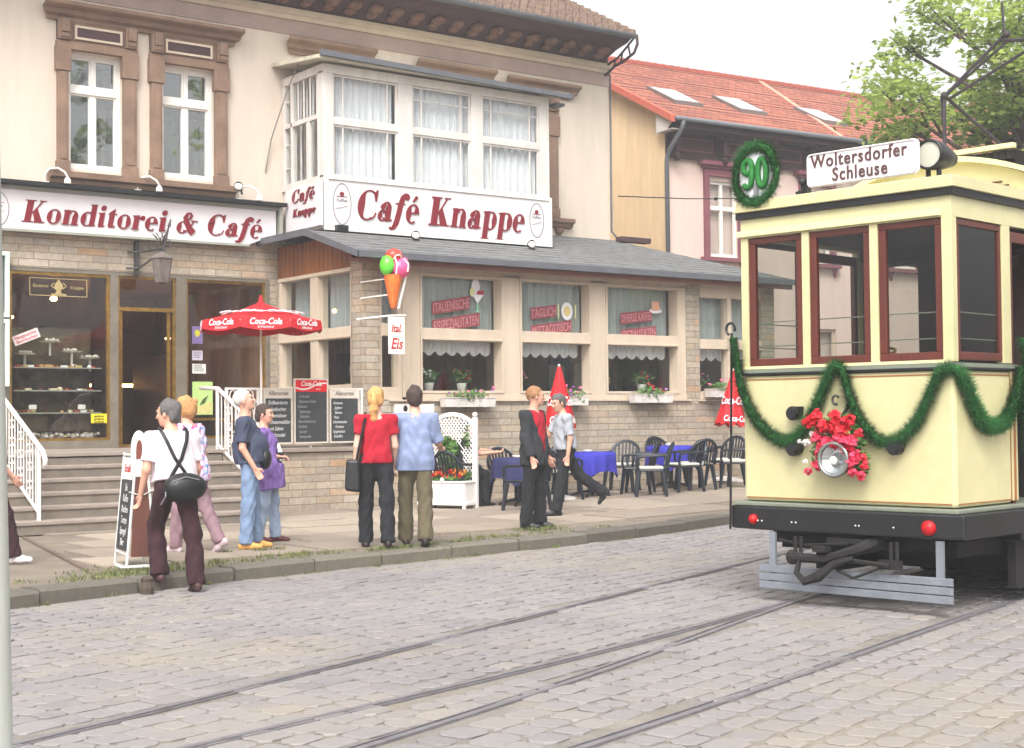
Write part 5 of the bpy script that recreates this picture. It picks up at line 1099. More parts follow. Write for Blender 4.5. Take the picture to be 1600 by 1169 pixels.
# sockets, headlight with hook
for y, z in ((.425, 1.523), (.43, 1.233), (-.489, 1.251)):
    mb = MB(); mb.lathe([(.0, -.10), (.045, -.10), (.058, -.08), (.055, 0)], (0, y, z), 'x', 12); mb.box(-.1, -.02, y-.075, y-.04, z+.0, z+.055); mb.build('cable_socket', m_tk, tram)
mb = MB(); mb.lathe([(.125, -.20), (.135, -.19), (.135, -.16), (.12, -.1), (.07, 0)], (0, -.035, 1.16), 'x', 28); hl = mb.build('headlight', m_tk, tram, smooth=True)
mb = MB(); mb.lathe([(.0, -.13), (.05, -.15), (.11, -.195)], (0, -.035, 1.16), 'x', 28); mb.build('reflector', mat('chrome', (200, 204, 206), .12, .05, metal=1), hl, smooth=True)
mb = MB(); mb.tube([(-.2, -.035+.128*math.cos(a), 1.16+.128*math.sin(a)) for a in np.linspace(0, 6.28, 29)[:-1]], .016, 6, closed=True); mb.build('rim', mat('lamp_rim', (150, 154, 150), .35, .15, 9, metal=.7), hl, smooth=True)
mb = MB(); mb.ball((-.175, -.02, 1.15), (.02, .035, .035)); mb.build('bulb', m_white, hl, smooth=True)
mb = MB(); mb.tube([(-.02, .0, 1.42), (-.05, -.03, 1.5), (-.06, -.08, 1.56), (-.06, -.09, 1.6)], .014, 6); mb.tube([(-.05, .03+.03*math.cos(a), 1.625+.035*math.sin(a)) for a in np.linspace(-2, 2.6, 10)], .011, 5); mb.build('iron_hook', m_iron, tram)
# pole with loop at the left corner
mb = MB(); mb.tube([(-.07, 1.06, .56), (-.07, 1.02, 2.2)], .011, 6); mb.tube([(-.07, 1.03+.045*math.cos(a), 2.235+.05*math.sin(a)) for a in np.linspace(-1.2, 3.6, 12)], .012, 6); mb.build('grab_rod', m_tk, tram)
# roof lamp
rl = MB().lathe([(.0, .07), (.095, .07), (.105, .06), (.10, .0)], (0, 0, 0), n=4)
mb = MB(); mb.lathe([(.095, .01), (.10, -.012), (.118, -.012), (.12, .02), (.105, .16), (.06, .34), (.03, .36), (0, .36)], (.08, -.745, 3.49), 'x', 24); mb.tube([(.15, -.79, 3.42), (.15, -.79, 3.3)], .02, 6); mb.tube([(.15, -.70, 3.42), (.15, -.70, 3.3)], .02, 6); rl = mb.build('roof_lamp', m_tk, tram, smooth=True)
mb = MB(); mb.lathe([(.0, -.002), (.098, .0)], (.08, -.745, 3.49), 'x', 24); mb.build('lens', mat('lamp_lens', (180, 180, 166), .5, .05), rl)
# destination board
bd = thing('destination_board', 'white enamel destination board reading Woltersdorfer Schleuse on the tram roof edge', 'destination board', (0, 0, 0)); bd.location = tram.location; bd.rotation_euler = tram.rotation_euler
mb = MB(); L_, H_, r = .50, .135, .04
pts = []
for cx, cz, a0 in ((L_-r, H_-r, 0), (-L_+r, H_-r, 90), (-L_+r, -H_+r, 180), (L_-r, -H_+r, 270)):
    pts += [(cx+r*math.cos(R(a0+k*15)), cz+r*math.sin(R(a0+k*15))) for k in range(7)]
mb.prism(pts, (.0, -.20, 3.48), (0, -1, 0), (0, 0, 1), (.025, 0, 0)); mb.build('panel', mat('enamel_white', (232, 228, 232), .35, .02), bd)
mb = MB(); q = [(-.006, -.20-a*.975, 3.48+b*.93) for a, b in pts]; mb.tube(q, .005, 4, closed=True); mb.build('rim', mat('enamel_rim', (206, 200, 200), .4), bd)
m_let = mat('brown_lettering', (88, 60, 56), .6)
text('Woltersdorfer', .150, m_let, bd, (-.001, -.175, 3.497), u=(0, -1, 0), xs=.86, off=.002, depth=.008, sp=1.12); text('Schleuse', .150, m_let, bd, (-.001, -.19, 3.375), u=(0, -1, 0), xs=.86, off=.002, depth=.008, sp=1.12)
mb = MB(); mb.box(.0, .06, .30, .36, 3.3, 3.42); mb.ball((.0, .34, 3.40), .03, 6, 5); mb.tube([(.0, .4, 3.31), (.0, .3, 3.33)], .02, 5); mb.build('clamp', m_tk, bd)
# -------- garlands --------
m_tinsel = ramp_mat('tinsel_green', [(.15, (12, 48, 18)), (.5, (30, 90, 36)), (.8, (66, 128, 60))], scale=40., rough=.95)
def garland(mb, P, r, dens=900, ln=None):
    P = [Vector(p) for p in P]; S = []
    for i in range(len(P)-1):                       # catmull-rom
        a, b, c, d = P[max(i-1, 0)], P[i], P[i+1], P[min(i+2, len(P)-1)]
        for k in range(8):
            t = k/8; S.append(.5*((2*b)+(c-a)*t+(2*a-5*b+4*c-d)*t*t+(3*b-a-3*c+d)*t**3))
    S.append(P[-1]); mb.tube(S, r*.36, 7)
    for a, b in zip(S, S[1:]):
        L_ = (b-a).length; t = (b-a).normalized() if L_ > 1e-6 else Vector((1, 0, 0)); u = t.orthogonal().normalized(); v = t.cross(u)
        for _ in range(int(dens*L_)):
            p = a.lerp(b, random.random()); an = random.uniform(0, 6.28); d = (u*math.cos(an)+v*math.sin(an)+t*random.uniform(-.35, .35)).normalized(); l_ = r*random.uniform(.7, 1.12); s_ = d.cross(t)*.0035
            mb.add([p+d*r*.3-s_, p+d*r*.3+s_, p+d*l_], [(0, 1, 2)])
X = -.05
g = thing('tinsel_garland', 'green tinsel garland hung in swags round the front and side of the tram', 'garland', tram.location); g.rotation_euler = tram.rotation_euler
mb = MB()
garland(mb, [(X, 1.02, 2.16), (X, .985, 1.95), (X, .93, 1.70), (X, .79, 1.46), (X, .62, 1.33), (X, .49, 1.295), (X, .37, 1.36), (X, .24, 1.54), (X, .13, 1.76), (X, .045, 1.90)], .088, 3000)
garland(mb, [(X, .05, 1.90), (X, -.03, 1.86), (X, -.10, 1.64), (X, -.19, 1.46), (X, -.33, 1.32), (X, -.44, 1.29), (X, -.56, 1.345), (X, -.67, 1.45), (X, -.77, 1.62), (X, -.87, 1.83)], .086, 3000)
garland(mb, [(X+.01, -.87, 1.83), (X+.03, -1.0, 1.84), (.1, -1.02, 1.70), (.26, -1.02, 1.50), (.42, -1.02, 1.41), (.60, -1.02, 1.42), (.76, -1.02, 1.50), (.88, -1.02, 1.66), (.98, -1.02, 1.86)], .088, 3000)
mb.build('swag', m_tinsel, g)
mb = MB(); garland(mb, [(1.0, -1.04, 2.1), (1.03, -1.04, 1.9), (1.02, -1.04, 1.6), (1.04, -1.04, 1.35), (1.06, -1.04, 1.2)], .095, 3000); mb.build('end_tassel', m_tinsel, g)
n90 = thing('route_number_disc', 'round white disc with green number 90 inside a green tinsel wreath', 'route number', tram.location); n90.rotation_euler = tram.rotation_euler
cy, cz = .786, 3.51
mb = MB(); mb.prism([(.165*math.cos(a), .20*math.sin(a)) for a in np.linspace(0, 6.28, 33)[:-1]], (-.02, cy, cz), (0, -1, 0), (0, 0, 1), (.02, 0, 0)); mb.build('disc', mat('disc_white', (222, 222, 226), .5, .03), n90)
mb = MB(); garland(mb, [(-.03, cy+.205*math.cos(a)+random.uniform(-.01, .01), cz+.235*math.sin(a)) for a in np.linspace(0, 6.28, 15)], .082, 2600); mb.build('wreath', m_tinsel, n90)
m_gnum = mat('number_green', (24, 110, 40), .6, .15, 40, .5, 80)
mb = MB(); dz = cz+.01
mb.tube([(-.035, cy+.072+.042*math.cos(a), dz+.06+.055*math.sin(a)) for a in np.linspace(0, 6.28, 19)[:-1]], .027, 8, closed=True)
mb.tube([(-.035, cy+.030, dz+.06), (-.035, cy+.030, dz-.04), (-.035, cy+.045, dz-.10), (-.035, cy+.08, dz-.115), (-.035, cy+.115, dz-.085)], .025, 8)
mb.tube([(-.035, cy-.072+.043*math.cos(a), dz+.0+.115*math.sin(a)) for a in np.linspace(0, 6.28, 23)[:-1]], .027, 8, closed=True)
mb.build('number', m_gnum, n90, smooth=True)
mb = MB(); mb.box(-.02, .06, cy-.03, cy+.03, 3.3, 3.45); mb.build('bracket', m_tk, n90)
# bouquet on the headlight
bq = thing('flower_bouquet', 'bouquet of red and pink artificial flowers tied around the tram headlight', 'bouquet', tram.location); bq.rotation_euler = tram.rotation_euler
mb = MB(); leaves(mb, (-.1, .0, 1.38), (.06, .21, .15), 460, .03); leaves(mb, (-.1, -.22, 1.16), (.05, .07, .17), 180, .028); leaves(mb, (-.1, .17, 1.2), (.05, .06, .14), 120, .026); mb.build('foliage', m_leaf, bq)
def rose(mb, c, s, n=26):
    for _ in range(n):
        d = Vector((random.uniform(-1, -.0), random.gauss(0, 1), random.gauss(0, 1))).normalized(); s_ = s; p = Vector(c)+d*s*random.uniform(.2, .95); u = d.orthogonal().normalized()*s*.5; v = d.cross(u)
        mb.add([p-u, p-v+d*s*.2, p+u, p+v+d*s*.2], [(0, 1, 2, 3)])
fl = {(206, 26, 44): [(.31, 1.46, .06), (.24, 1.51, .05), (.20, 1.43, .065), (.08, 1.50, .055), (.10, 1.42, .06), (.03, 1.40, .07), (-.02, 1.44, .06), (-.06, 1.46, .05)],
      (232, 58, 92): [(.25, 1.33, .045), (.17, 1.29, .055), (.21, 1.26, .035), (.08, 1.30, .06), (.04, 1.33, .05), (-.05, 1.29, .075), (-.02, 1.24, .05), (-.09, 1.19, .055), (-.07, 1.14, .05), (.22, 1.20, .04), (.25, 1.11, .045), (.33, 1.06, .035), (-.08, 1.06, .04), (-.15, 1.04, .04)],
      (214, 40, 60): [(-.13, 1.37, .04), (-.17, 1.18, .035), (-.18, 1.12, .035), (.0, 1.36, .04)], (230, 226, 220): [(.345, 1.29, .035), (.36, 1.14, .02), (.41, 1.3, .018), (.28, 1.36, .03)], (170, 200, 110): [(-.02, 1.38, .035), (.05, 1.37, .025)]}
for c, L_ in fl.items():
    mb = MB()
    for y, z, s in L_: rose(mb, (-.17, y-.115, z), s*1.0, 30)
    mb.build('blossom', mat('rose_%d' % c[0], c, .6, .2, 40), bq)
# pantograph
pg = MB(); a = Vector((2.5, .43, 4.49))
pg.tube([a, (2.5, .44, 3.62)], .018, 6); pg.tube([a+Vector((0, .03, 0)), (2.6, .47, 3.62)], .012, 6); pg.tube([(3.6, -.1, 3.65), a, (2.5, -.21, 4.97)], .019, 6); pg.tube([(2.52, .38, 4.46), (2.5, -.95, 5.0)], .015, 6); pg.tube([(2.5, .40, 4.50), (2.5, -.23, 4.90)], .013, 6)
pg.tube([(2.5, -.15, 4.9), (2.5, -.5, 4.85), (2.5, -.9, 5.05)], .02, 6); pg.tube([(2.5, -.18, 4.95), (2.5, -.16, 5.25)], .012, 5); pg.ball(a, .035); pg.ball((2.5, -.2, 4.95), .035)
pg.box(2.4, 3.8, -.3, .5, 3.6, 3.68)
pg.build('current_collector', mat('collector_grey', (58, 52, 58), .5, .2), tram)
# ================= STREET OBJECTS =================
def umbrella_cloth(mb, n=8, r=.92, h=.30, val=.17, sag=.03):
    """open parasol canopy with scalloped valance, centred on its hub at z=0"""
    for k in range(n):
        a0, a1 = 2*math.pi*k/n, 2*math.pi*(k+1)/n; m = 6
        for i in range(m):
            for j in range(m):
                def P(u, v):
                    a = a0+(a1-a0)*v; rr = r*u*(1-(1-math.cos(math.pi/n))*math.sin(math.pi*v)*1.0); return (rr*math.cos(a), rr*math.sin(a), -h*u-sag*math.sin(math.pi*v)*u*0-.03*math.sin(math.pi*u))
                mb.quad(P(i/m, j/m), P((i+1)/m, j/m), P((i+1)/m, (j+1)/m), P(i/m, (j+1)/m))
        for j in range(m):
            def Q(v, d):
                a = a0+(a1-a0)*v; rr = r*(1-(1-math.cos(math.pi/n))*math.sin(math.pi*v))*(1+.02*d); return (rr*math.cos(a), rr*math.sin(a), -h-d*val*(.72+.28*math.sin(math.pi*v)))
            mb.quad(Q(j/m, 0), Q((j+1)/m, 0), Q((j+1)/m, 1), Q(j/m, 1))
m_red = mat('parasol_red', (190, 20, 30), .7, .08, 3); m_pw = mat('parasol_white_print', (236, 226, 230), .8, .03)
t = thing('parasol', 'open red parasol with white soft drink lettering over the terrace railing', 'parasol', (9.92, 19.60, 3.25))
mb = MB(); umbrella_cloth(mb); mb.build('canopy', m_red, t)
mb = MB(); mb.tube([(0, 0, .04), (0, 0, -2.15)], .017, 8); mb.build('pole', m_white, t); MB().lathe([(.0, .10), (.02, .08), (.04, .0), (.05, -.02)], (0, 0, .0), n=10).build('finial', m_red, t)
mb = MB()
for k in range(8): a = 2*math.pi*k/8; mb.tube([(0, 0, -.10), (.93*math.cos(a), .93*math.sin(a), -.325)], .007, 4)
mb.build('rib', m_white, t)
n_ = 8
for k in range(8):
    am = 2*math.pi*(k+.5)/8
    if math.sin(am) > .5: continue
    er, et = Vector((math.cos(am), math.sin(am), 0)), Vector((-math.sin(am), math.cos(am), 0)); ap = .92*math.cos(math.pi/8)
    p = er*(ap*1.018)+Vector((0, 0, -.385))
    text('Coca-Cola', .125, m_pw, t, p, u=et, v=(0, 0, 1), shear=.25, xs=.85, off=.003, depth=.003)
    text('Erfrischend', .055, m_pw, t, p+Vector((0, 0, -.055)), u=et, v=(0, 0, 1), shear=.25, xs=.9, depth=.003)
    q = er*(ap*.66)+Vector((0, 0, -.205)); sl_ = Vector((er.x, er.y, -.30)).normalized()
    text('Coca-Cola', .17, m_pw, t, q+Vector((0, 0, .022)), u=et, v=-sl_, shear=.25, xs=.9, off=.004, depth=.004)
def closed_parasol(loc, lb, h=2.3, hb=1.30, r=.26, sp=1):
    t = thing('folded_parasol', lb, 'parasol', loc, group='folded red parasols'); z0 = loc[2]
    mb = MB(); n = 40; prof = [(0, h), (.035, h-.07), (.10, h-.35), (.17, h-.62), (r*.9, hb+.12), (r, hb)]
    V = []
    for i, (rr, z) in enumerate(prof):
        for j in range(n):
            a = 2*math.pi*j/n; q = rr*(1+.16*math.sin(a*8)*(i/5)); V.append((q*math.cos(a), q*math.sin(a), z-(.03*math.sin(a*8+1) if i == 5 else 0)))
    mb.add(V, [(i*n+j, i*n+(j+1) % n, (i+1)*n+(j+1) % n, (i+1)*n+j) for i in range(5) for j in range(n)]); mb.build('canopy', m_red, t, smooth=True)
    MB().tube([(0, 0, 0), (0, 0, h)], .019, 8).build('pole', m_white, t)
    def warp(z, sz, a0):
        def f(a, b, c):
            zz = z+b; rr = np.interp(zz, [hb, h-.62, h-.35, h-.07, h], [r, .17, .10, .035, .0])*1.10+.012+c; th = a0+a/max(.08, rr); return Vector((rr*math.cos(th), rr*math.sin(th), zz))
        return f
    text('Coca-Cola', .20, m_pw, t, (0, 0, 0), shear=.25, xs=.62, off=.004, depth=.004, warp=warp(h-.66, .2, R(-125)))
    text('Coca-Cola', .15, m_pw, t, (0, 0, 0), shear=.25, xs=.8, off=.003, depth=.004, warp=warp(hb+.06, .15, R(-110)))
    return t
t = closed_parasol((14.5, 18.3, zp(14.5)), 'folded red parasol with white lettering behind the two men', 2.15, 1.15, .23)
MB().lathe([(0, .08), (.05, .08), (.25, .04), (.26, 0)], (0, 0, 0), n=20).build('base', m_white2, t, smooth=True)
t = closed_parasol((18.9, 19.0, zp(19)), 'folded red parasol with white lettering beside the tram corner', 2.05, 1.02, .26); t.rotation_euler = (0, R(5.5), 0)
MB().lathe([(0, .10), (.05, .10), (.28, .05), (.29, 0)], (0, 0, 0), n=20).build('base', m_white2, t, smooth=True)
# ---- chairs and tables ----
m_chair = mat('dark_plastic', (22, 30, 40), .35, .12, 5, spec=.5); m_cush = mat('cushion_white', (206, 204, 190), .9, .12, 9)
def make_chair(cushion):
    t = thing('garden_chair', 'dark plastic garden armchair', 'chair', (0, 0, 0), 0, 'dark garden chairs on the pavement')
    mb = MB()
    mb.prism([(-.22, -.21), (.22, -.24), (.22, .24), (-.22, .21)], (0, 0, .40), (1, 0, 0), (0, 1, 0), (0, 0, .03)); mb.build('seat', m_chair, t, bevel=.012)
    def bk(y, z): f = (z-.43)/.42; return (-.21-.11*f-.05*(1-(y/.26)**2), y, z)
    mb = MB(); P = [bk(.25*math.sin(a), .60+.24*math.cos(a)*1.0) for a in np.linspace(-2.0, 2.0, 17)]; mb.tube([bk(-.25, .43)]+P+[bk(.25, .43)], .027, 6)
    for y in np.linspace(-.18, .18, 7): mb.tube([bk(y, .45), bk(y, .64), bk(y*1.05, .60+.24*math.cos(y/.25*1.3))], .017, 5)
    mb.build('backrest', m_chair, t)
    for s in (-1, 1):
        mb = MB(); mb.tube([bk(s*.25, .66), (-.1, s*.28, .65), (.1, s*.285, .645), (.2, s*.27, .62), (.215, s*.255, .5), (.2, s*.24, .42)], .022, 6); mb.build('armrest', m_chair, t)
        for sx in (-1, 1):
            mb = MB(); mb.tube([(sx*.19, s*.21, .41), (sx*.215, s*.235, .2), (sx*.24, s*.255, 0)], [.040, .033, .027], 6); mb.build('leg', m_chair, t)
    if cushion: MB().box(-.2, .21, -.2, .2, .432, .475).build('cushion', m_cush, t, bevel=.02)
    return t
ch_w, ch_n = make_chair(True), make_chair(False); used = {}
def put_chair(x, y, rz, lb, cushion=True):
    k = cushion; src = ch_w if k else ch_n
    o = src if k not in used else copy_tree(src); used[k] = 1
    o.location = (x, y, zp(x)); o.rotation_euler = (0, 0, R(rz)); o['label'] = lb
def table(x, y, lb, w_=.44, rz=0):
    t = thing('garden_table', lb.replace('cloth', 'table'), 'table', (x, y, zp(x)), R(rz), 'round garden tables')
    t['label'] = {15: 'dark pedestal table under the bright blue cloth', 17: 'dark pedestal table under the middle blue cloth', 20: 'dark pedestal table behind the leaning parasol', 13: 'dark pedestal table behind the man in the black jacket'}[int(x)]
    MB().lathe([(.0, .70), (.40, .70), (.40, .715), (0, .715)], (0, 0, 0), n=24).build('tabletop', m_chair, t)
    mb = MB(); mb.tube([(0, 0, .05), (0, 0, .70)], .035, 8); mb.build('leg', m_chair, t)
    mb = MB()
    for k in range(4): a = k*math.pi/2+.7; mb.tube([(0, 0, .1), (.2*math.cos(a), .2*math.sin(a), .06), (.33*math.cos(a), .33*math.sin(a), .015)], .022, 5)
    mb.build('foot', m_chair, t)
    mb = MB(); n = 96
    def ringp(i, lvl):
        a = 2*math.pi*i/n; c, s_ = math.cos(a), math.sin(a); sq = 1/max(abs(c), abs(s_)); rr = min(.41, w_*sq)
        L_ = .30+.13*(sq-1)/.41
        if lvl == 0: return (rr*c, rr*s_, .722)
        d = lvl/5; fold = .028*math.sin(a*11+math.sin(a*3)*1.5)*d; q = rr+.015+fold+.03*d*(sq-1)
        return (q*c, q*s_, .722-L_*d)
    V = [ringp(i, l) for l in range(6) for i in range(n)]+[(0, 0, .722)]
    mb.add(V, [(l*n+i, l*n+(i+1) % n, (l+1)*n+(i+1) % n, (l+1)*n+i) for l in range(5) for i in range(n)]+[((i+1) % n, i, 6*n) for i in range(n)])
    c = mb.build('tablecloth', mat('navy_cloth_table', (40, 42, 84), .8, .12, 6) if x < 14 else mat('blue_cloth', (48, 46, 156), .8, .12, 6), None, smooth=True); c.location = t.location; c.rotation_euler = t.rotation_euler
    tag(c, lb, 'tablecloth', 'blue tablecloths')
    a = thing('ashtray', 'small white dish on the '+{15: 'bright blue cloth right of the walking man', 17: 'blue cloth of the middle table', 20: 'blue cloth behind the leaning parasol', 13: 'dark blue cloth behind the man in black'}[int(x)], 'dish', (x-.08, y-.05, zp(x)+.724)); MB().lathe([(.0, .008), (.05, .008), (.08, .035), (.085, .035), (.06, 0), (0, 0)], (0, 0, 0), n=16).build('dish', m_white, a, smooth=True)
table(15.15, 18.35, 'bright blue cloth draped over the table right of the walking man')
table(17.3, 18.75, 'blue cloth draped over the middle table behind the chairs')
table(20.0, 18.5, 'blue cloth draped over the table behind the leaning parasol')
table(13.4, 17.9, 'dark blue cloth over the table behind the man in the black jacket')
put_chair(15.35, 19.05, -100, 'dark garden chair with slatted back behind the bright blue table', False)
put_chair(15.75, 17.55, 140, 'garden chair with a white cushion at the right front of the bright blue table')
put_chair(16.3, 18.9, 215, 'dark garden chair with a white cushion between the first and the second blue table')
put_chair(16.75, 17.85, 165, 'garden chair with a pale cushion between the two blue tables, nearer the street')
put_chair(17.15, 18.0, 80, 'garden chair with its broad back to the street before the middle blue table')
put_chair(18.15, 18.3, 190, 'dark garden chair with a white cushion beside the base of the leaning parasol')
put_chair(17.75, 19.35, -95, 'dark garden chair at the wall behind the middle blue table', False)
put_chair(19.5, 17.9, 95, 'dark garden chair in front of the right hand blue table beside the tram', False)
put_chair(12.85, 17.0, 95, 'dark garden chair with its back to the street beside the white trellis', False)
put_chair(12.6, 18.4, 20, 'dark garden chair near the wall behind the white trellis', False)
put_chair(13.7, 18.55, -95, 'dark garden chair at the wall behind the men', False)
put_chair(16.05, 18.2, 130, 'dark garden chair standing between the bright blue table and the middle table', False)
put_chair(17.9, 17.75, 120, 'dark garden chair nearest the street just left of the leaning parasol')
put_chair(14.35, 18.1, 10, 'dark garden chair left of the bright blue table behind the walking man')
# ---- trellis planter ----
tp = thing('trellis_planter', 'white plastic planter with an arched lattice trellis and red and orange flowers', 'planter', (12.38, 18.37, zp(12.5)), R(-66))
m_pw2 = mat('white_plastic', (230, 226, 222), .45, .04, 2)
mb = MB(); mb.prism([(-.41, .1), (.41, .1), (.41, .40), (-.41, .40)], (0, -.16, 0), (1, 0, 0), (0, 0, 1), (0, .36, 0)); mb.box(-.43, .43, -.18, .22, .385, .41); mb.box(-.43, .43, -.17, .21, .05, .10)
for x in (-.40, .36):
    for y in (-.16, .16): mb.box(x, x+.05, y, y+.05, .0, .06)
mb.build('tub', m_pw2, tp, bevel=.008)
for x in (-.40, .40):
    mb = MB(); mb.box(x-.035, x+.035, .14, .20, 0, 1.36); mb.build('post', m_pw2, tp); MB().ball((x, .17, 1.40), .04, 10, 7).build('ball_finial', m_pw2, tp, smooth=True)
MB().ball((.02, -.17, .43), .035, 10, 7).build('ball_finial', m_pw2, tp, smooth=True)
mb = MB(); zt = lambda x: 1.30+.14*(1-(x/.37)**2)
P = [(x, zt(x)) for x in np.linspace(-.37, .37, 13)]
for (a, b), (c, d) in zip(P, P[1:]): mb.hexa([(a, .15, b-.06), (c, .15, d-.06), (c, .19, d-.06), (a, .19, b-.06), (a, .15, b), (c, .15, d), (c, .19, d), (a, .19, b)])
mb.build('arched_rail', m_pw2, tp)
mb = MB()
for s in (-1, 1):
    for k in range(-14, 34):
        c = k*.075; pts = []
        for x in np.linspace(-.365, .365, 30):
            z = c+s*x*1.25+(.0 if s > 0 else .0)
            if .42 < z < zt(x)-.05: pts.append((x, z))
        if len(pts) > 1:
            a, b = pts[0], pts[-1]; y = .165+.006*s; dx = .012
            mb.hexa([(a[0], y, a[1]-dx), (b[0], y, b[1]-dx), (b[0], y+.008, b[1]-dx), (a[0], y+.008, a[1]-dx), (a[0], y, a[1]+dx), (b[0], y, b[1]+dx), (b[0], y+.008, b[1]+dx), (a[0], y+.008, a[1]+dx)])
mb.build('lattice', m_pw2, tp)
mb = MB(); leaves(mb, (-.05, .12, .82), (.17, .05, .26), 520, .045); leaves(mb, (-.27, .12, 1.12), (.1, .04, .14), 110, .035); leaves(mb, (.1, .1, .5), (.26, .08, .14), 260, .04); leaves(mb, (.28, .12, 1.05), (.05, .03, .2), 40, .03); leaves(mb, (0, .0, .44), (.36, .13, .06), 330, .04)
mb.build('climbing_plant', m_leaf, tp)
for c, n in (((206, 40, 40), 16), ((226, 110, 40), 12), ((232, 150, 60), 5)):
    mb = MB()
    for _ in range(n): rose(mb, (random.uniform(-.38, .38), random.uniform(-.15, .05), random.uniform(.46, .58)), .04, 12)
    mb.build('blossom', mat('geranium_%d' % c[1], c, .7, .2, 30), tp)
# ---- folding advertising board ----
ab = thing('sandwich_board', 'folding chalk board on white legs with a rounded top beside the kerb', 'advertising board', (5.54, 13.62, .12), R(-101))
m_bb = mat('board_maroon', (62, 30, 34), .6, .2, 4); m_ab = mat('board_frame_white', (206, 208, 206), .5, .1, 5)
for s in (-1, 1):
    mb = MB(); y0, y1 = s*.14, s*.045
    def PP(u, z): f = z/1.08; return (u, y0+(y1-y0)*f, z)
    for u in (-.29, .29): mb.tube([PP(u, .0), PP(u, 1.08)], .014, 6)
    mb.tube([PP(-.29, 1.06), PP(.29, 1.06)], .014, 6); mb.tube([PP(-.29, .12), PP(.29, .12)], .012, 6); mb.build('leg_frame', m_ab, ab)
    n = Vector((0, s*.0, .0)); d = Vector((0, (y1-y0)/1.08, 1)).normalized(); nn = Vector((1, 0, 0)).cross(d)*(-1 if s > 0 else 1)
    o = Vector((0, y0, 0))
    MB().prism([(-.27, .15), (.27, .15), (.27, .82), (-.27, .82)], o, (1, 0, 0), d, nn*.008).build('slate', m_board if s < 0 else m_bb, ab)
    MB().prism([(-.26, .83), (.26, .83), (.26, 1.04), (-.26, 1.04)], o+nn*.002, (1, 0, 0), d, nn*.01).build('header_card', mat('header_card', (226, 218, 214), .6, .05), ab)
    for k, s_ in enumerate(['Eis', 'Kaffee', 'Kuchen', 'Torten', 'Spargel', 'Bier']):
        text(s_, .10, m_chalk, ab, o+d*(.72-k*.105)+nn*(.009 if s < 0 else .009), u=(1, 0, 0) if s < 0 else (-1, 0, 0), v=d, shear=.2, depth=.002)
    text('Eiscafé', .11, m_redtxt, ab, o+d*.90+nn*.013, u=(1, 0, 0) if s < 0 else (-1, 0, 0), v=d, shear=.2, depth=.002)
mb = MB(); mb.prism([(.075*math.cos(a), 1.12+.18*math.sin(a)) for a in np.linspace(0, math.pi, 13)]+[(-.075, .86), (.075, .86)], (.27, -.02, 0), (0, 1, 0), (0, 0, 1), (.03, 0, 0)); mb.build('rounded_top', m_ab, ab)
MB().prism([(.03*math.cos(a), 1.10+.11*math.sin(a)) for a in np.linspace(0, math.pi, 11)]+[(-.03, 1.03), (.03, 1.03)], (.301, -.02, 0), (0, 1, 0), (0, 0, 1), (.004, 0, 0)).build('emblem', mat('emblem_brown', (120, 66, 54), .6, .2), ab)
MB().prism([(-.10, .10), (.10, .10), (.06, 1.0), (-.06, 1.0)], (.285, 0, 0), (0, 1, 0), (0, 0, 1), (.01, 0, 0)).build('side_cloth', mat('side_brown', (96, 58, 48), .8, .25, 4, streak=True), ab)
mb = MB(); mb.tube([(.3, -.12, .72), (.32, 0, .68), (.3, .12, .74)], .006, 4); mb.build('stay', m_ab, ab); MB().tube([(.1, -.2, .02), (.4, -.2, .02), (.4, .05, .02)], .018, 5).build('foot', m_ab, ab)
# ================= NEIGHBOUR HOUSE =================
h2 = thing('neighbour_house', 'pink house with an ochre gable and a red tiled roof with skylights', 'house', (22.82, 24.82, 0), R(-4.5))
m_pink = mat('pink_plaster', (214, 190, 180), .9, .10, .9, .2, 60, streak=True); m_ochre = mat('ochre_plaster', (228, 200, 160), .9, .15, .7, .3, 30, streak=True)
m_rtile = brick_mat('red_roof_tile', [(160, 94, 76), (172, 104, 84), (184, 118, 94), (166, 100, 82), (148, 92, 78)], (110, 68, 58), bw=.24, rh=.165, ms=.016, rough=.8, bump=.9, offs=.0)
m_purp = mat('purple_trim', (128, 76, 84), .8, .12, 4); m_d2 = mat('dark_eaves', (62, 40, 42), .85, .2, 3)
mb = MB(); ops = [(1.26, 2.16, 5.22, 7.0), (4.25, 5.15, 5.22, 7.0), (7.3, 8.2, 5.22, 7.0), (1.26, 2.3, 1.4, 3.6), (4.25, 5.3, 1.4, 3.6)]; wall(mb, 0, 15, 0, 7.5, 0, ops, .15); mb.box(.05, 15, .2, 9, 0, 7.4); mb.build('wall', m_pink, h2)
mb = MB(); mb.add([(0, 0, 0), (0, 9, 0), (0, 9, 8.5), (0, 4.5, 10.75), (0, 0, 8.45), (.12, 0, 0), (.12, 9, 0), (.12, 9, 8.5), (.12, 4.5, 10.75), (.12, 0, 8.45)], [(0, 1, 2, 3, 4), (9, 8, 7, 6, 5), (0, 4, 9, 5)]); mb.build('gable_wall', m_ochre, h2)
sl = .51; ze = 8.22
mb = MB()
n = 20
for i in range(n):
    y0, y1 = -.62+i*5.12/n, -.62+(i+1)*5.12/n+.03; z0, z1 = ze+(y0+.62)*sl, ze+(y1+.62)*sl
    mb.add([(-.22, y0, z0+.035), (16, y0, z0+.035), (16, y1, z1+.005), (-.22, y1, z1+.005), (-.22, y0, z0-.04), (16, y0, z0-.04)], [(0, 1, 2, 3), (4, 5, 1, 0)])
mb.add([(-.22, 4.5, ze+5.12*sl), (16, 4.5, ze+5.12*sl), (16, 9.6, ze), (-.22, 9.6, ze)], [(0, 1, 2, 3)])
mb.build('tiled_roof', m_rtile, h2)
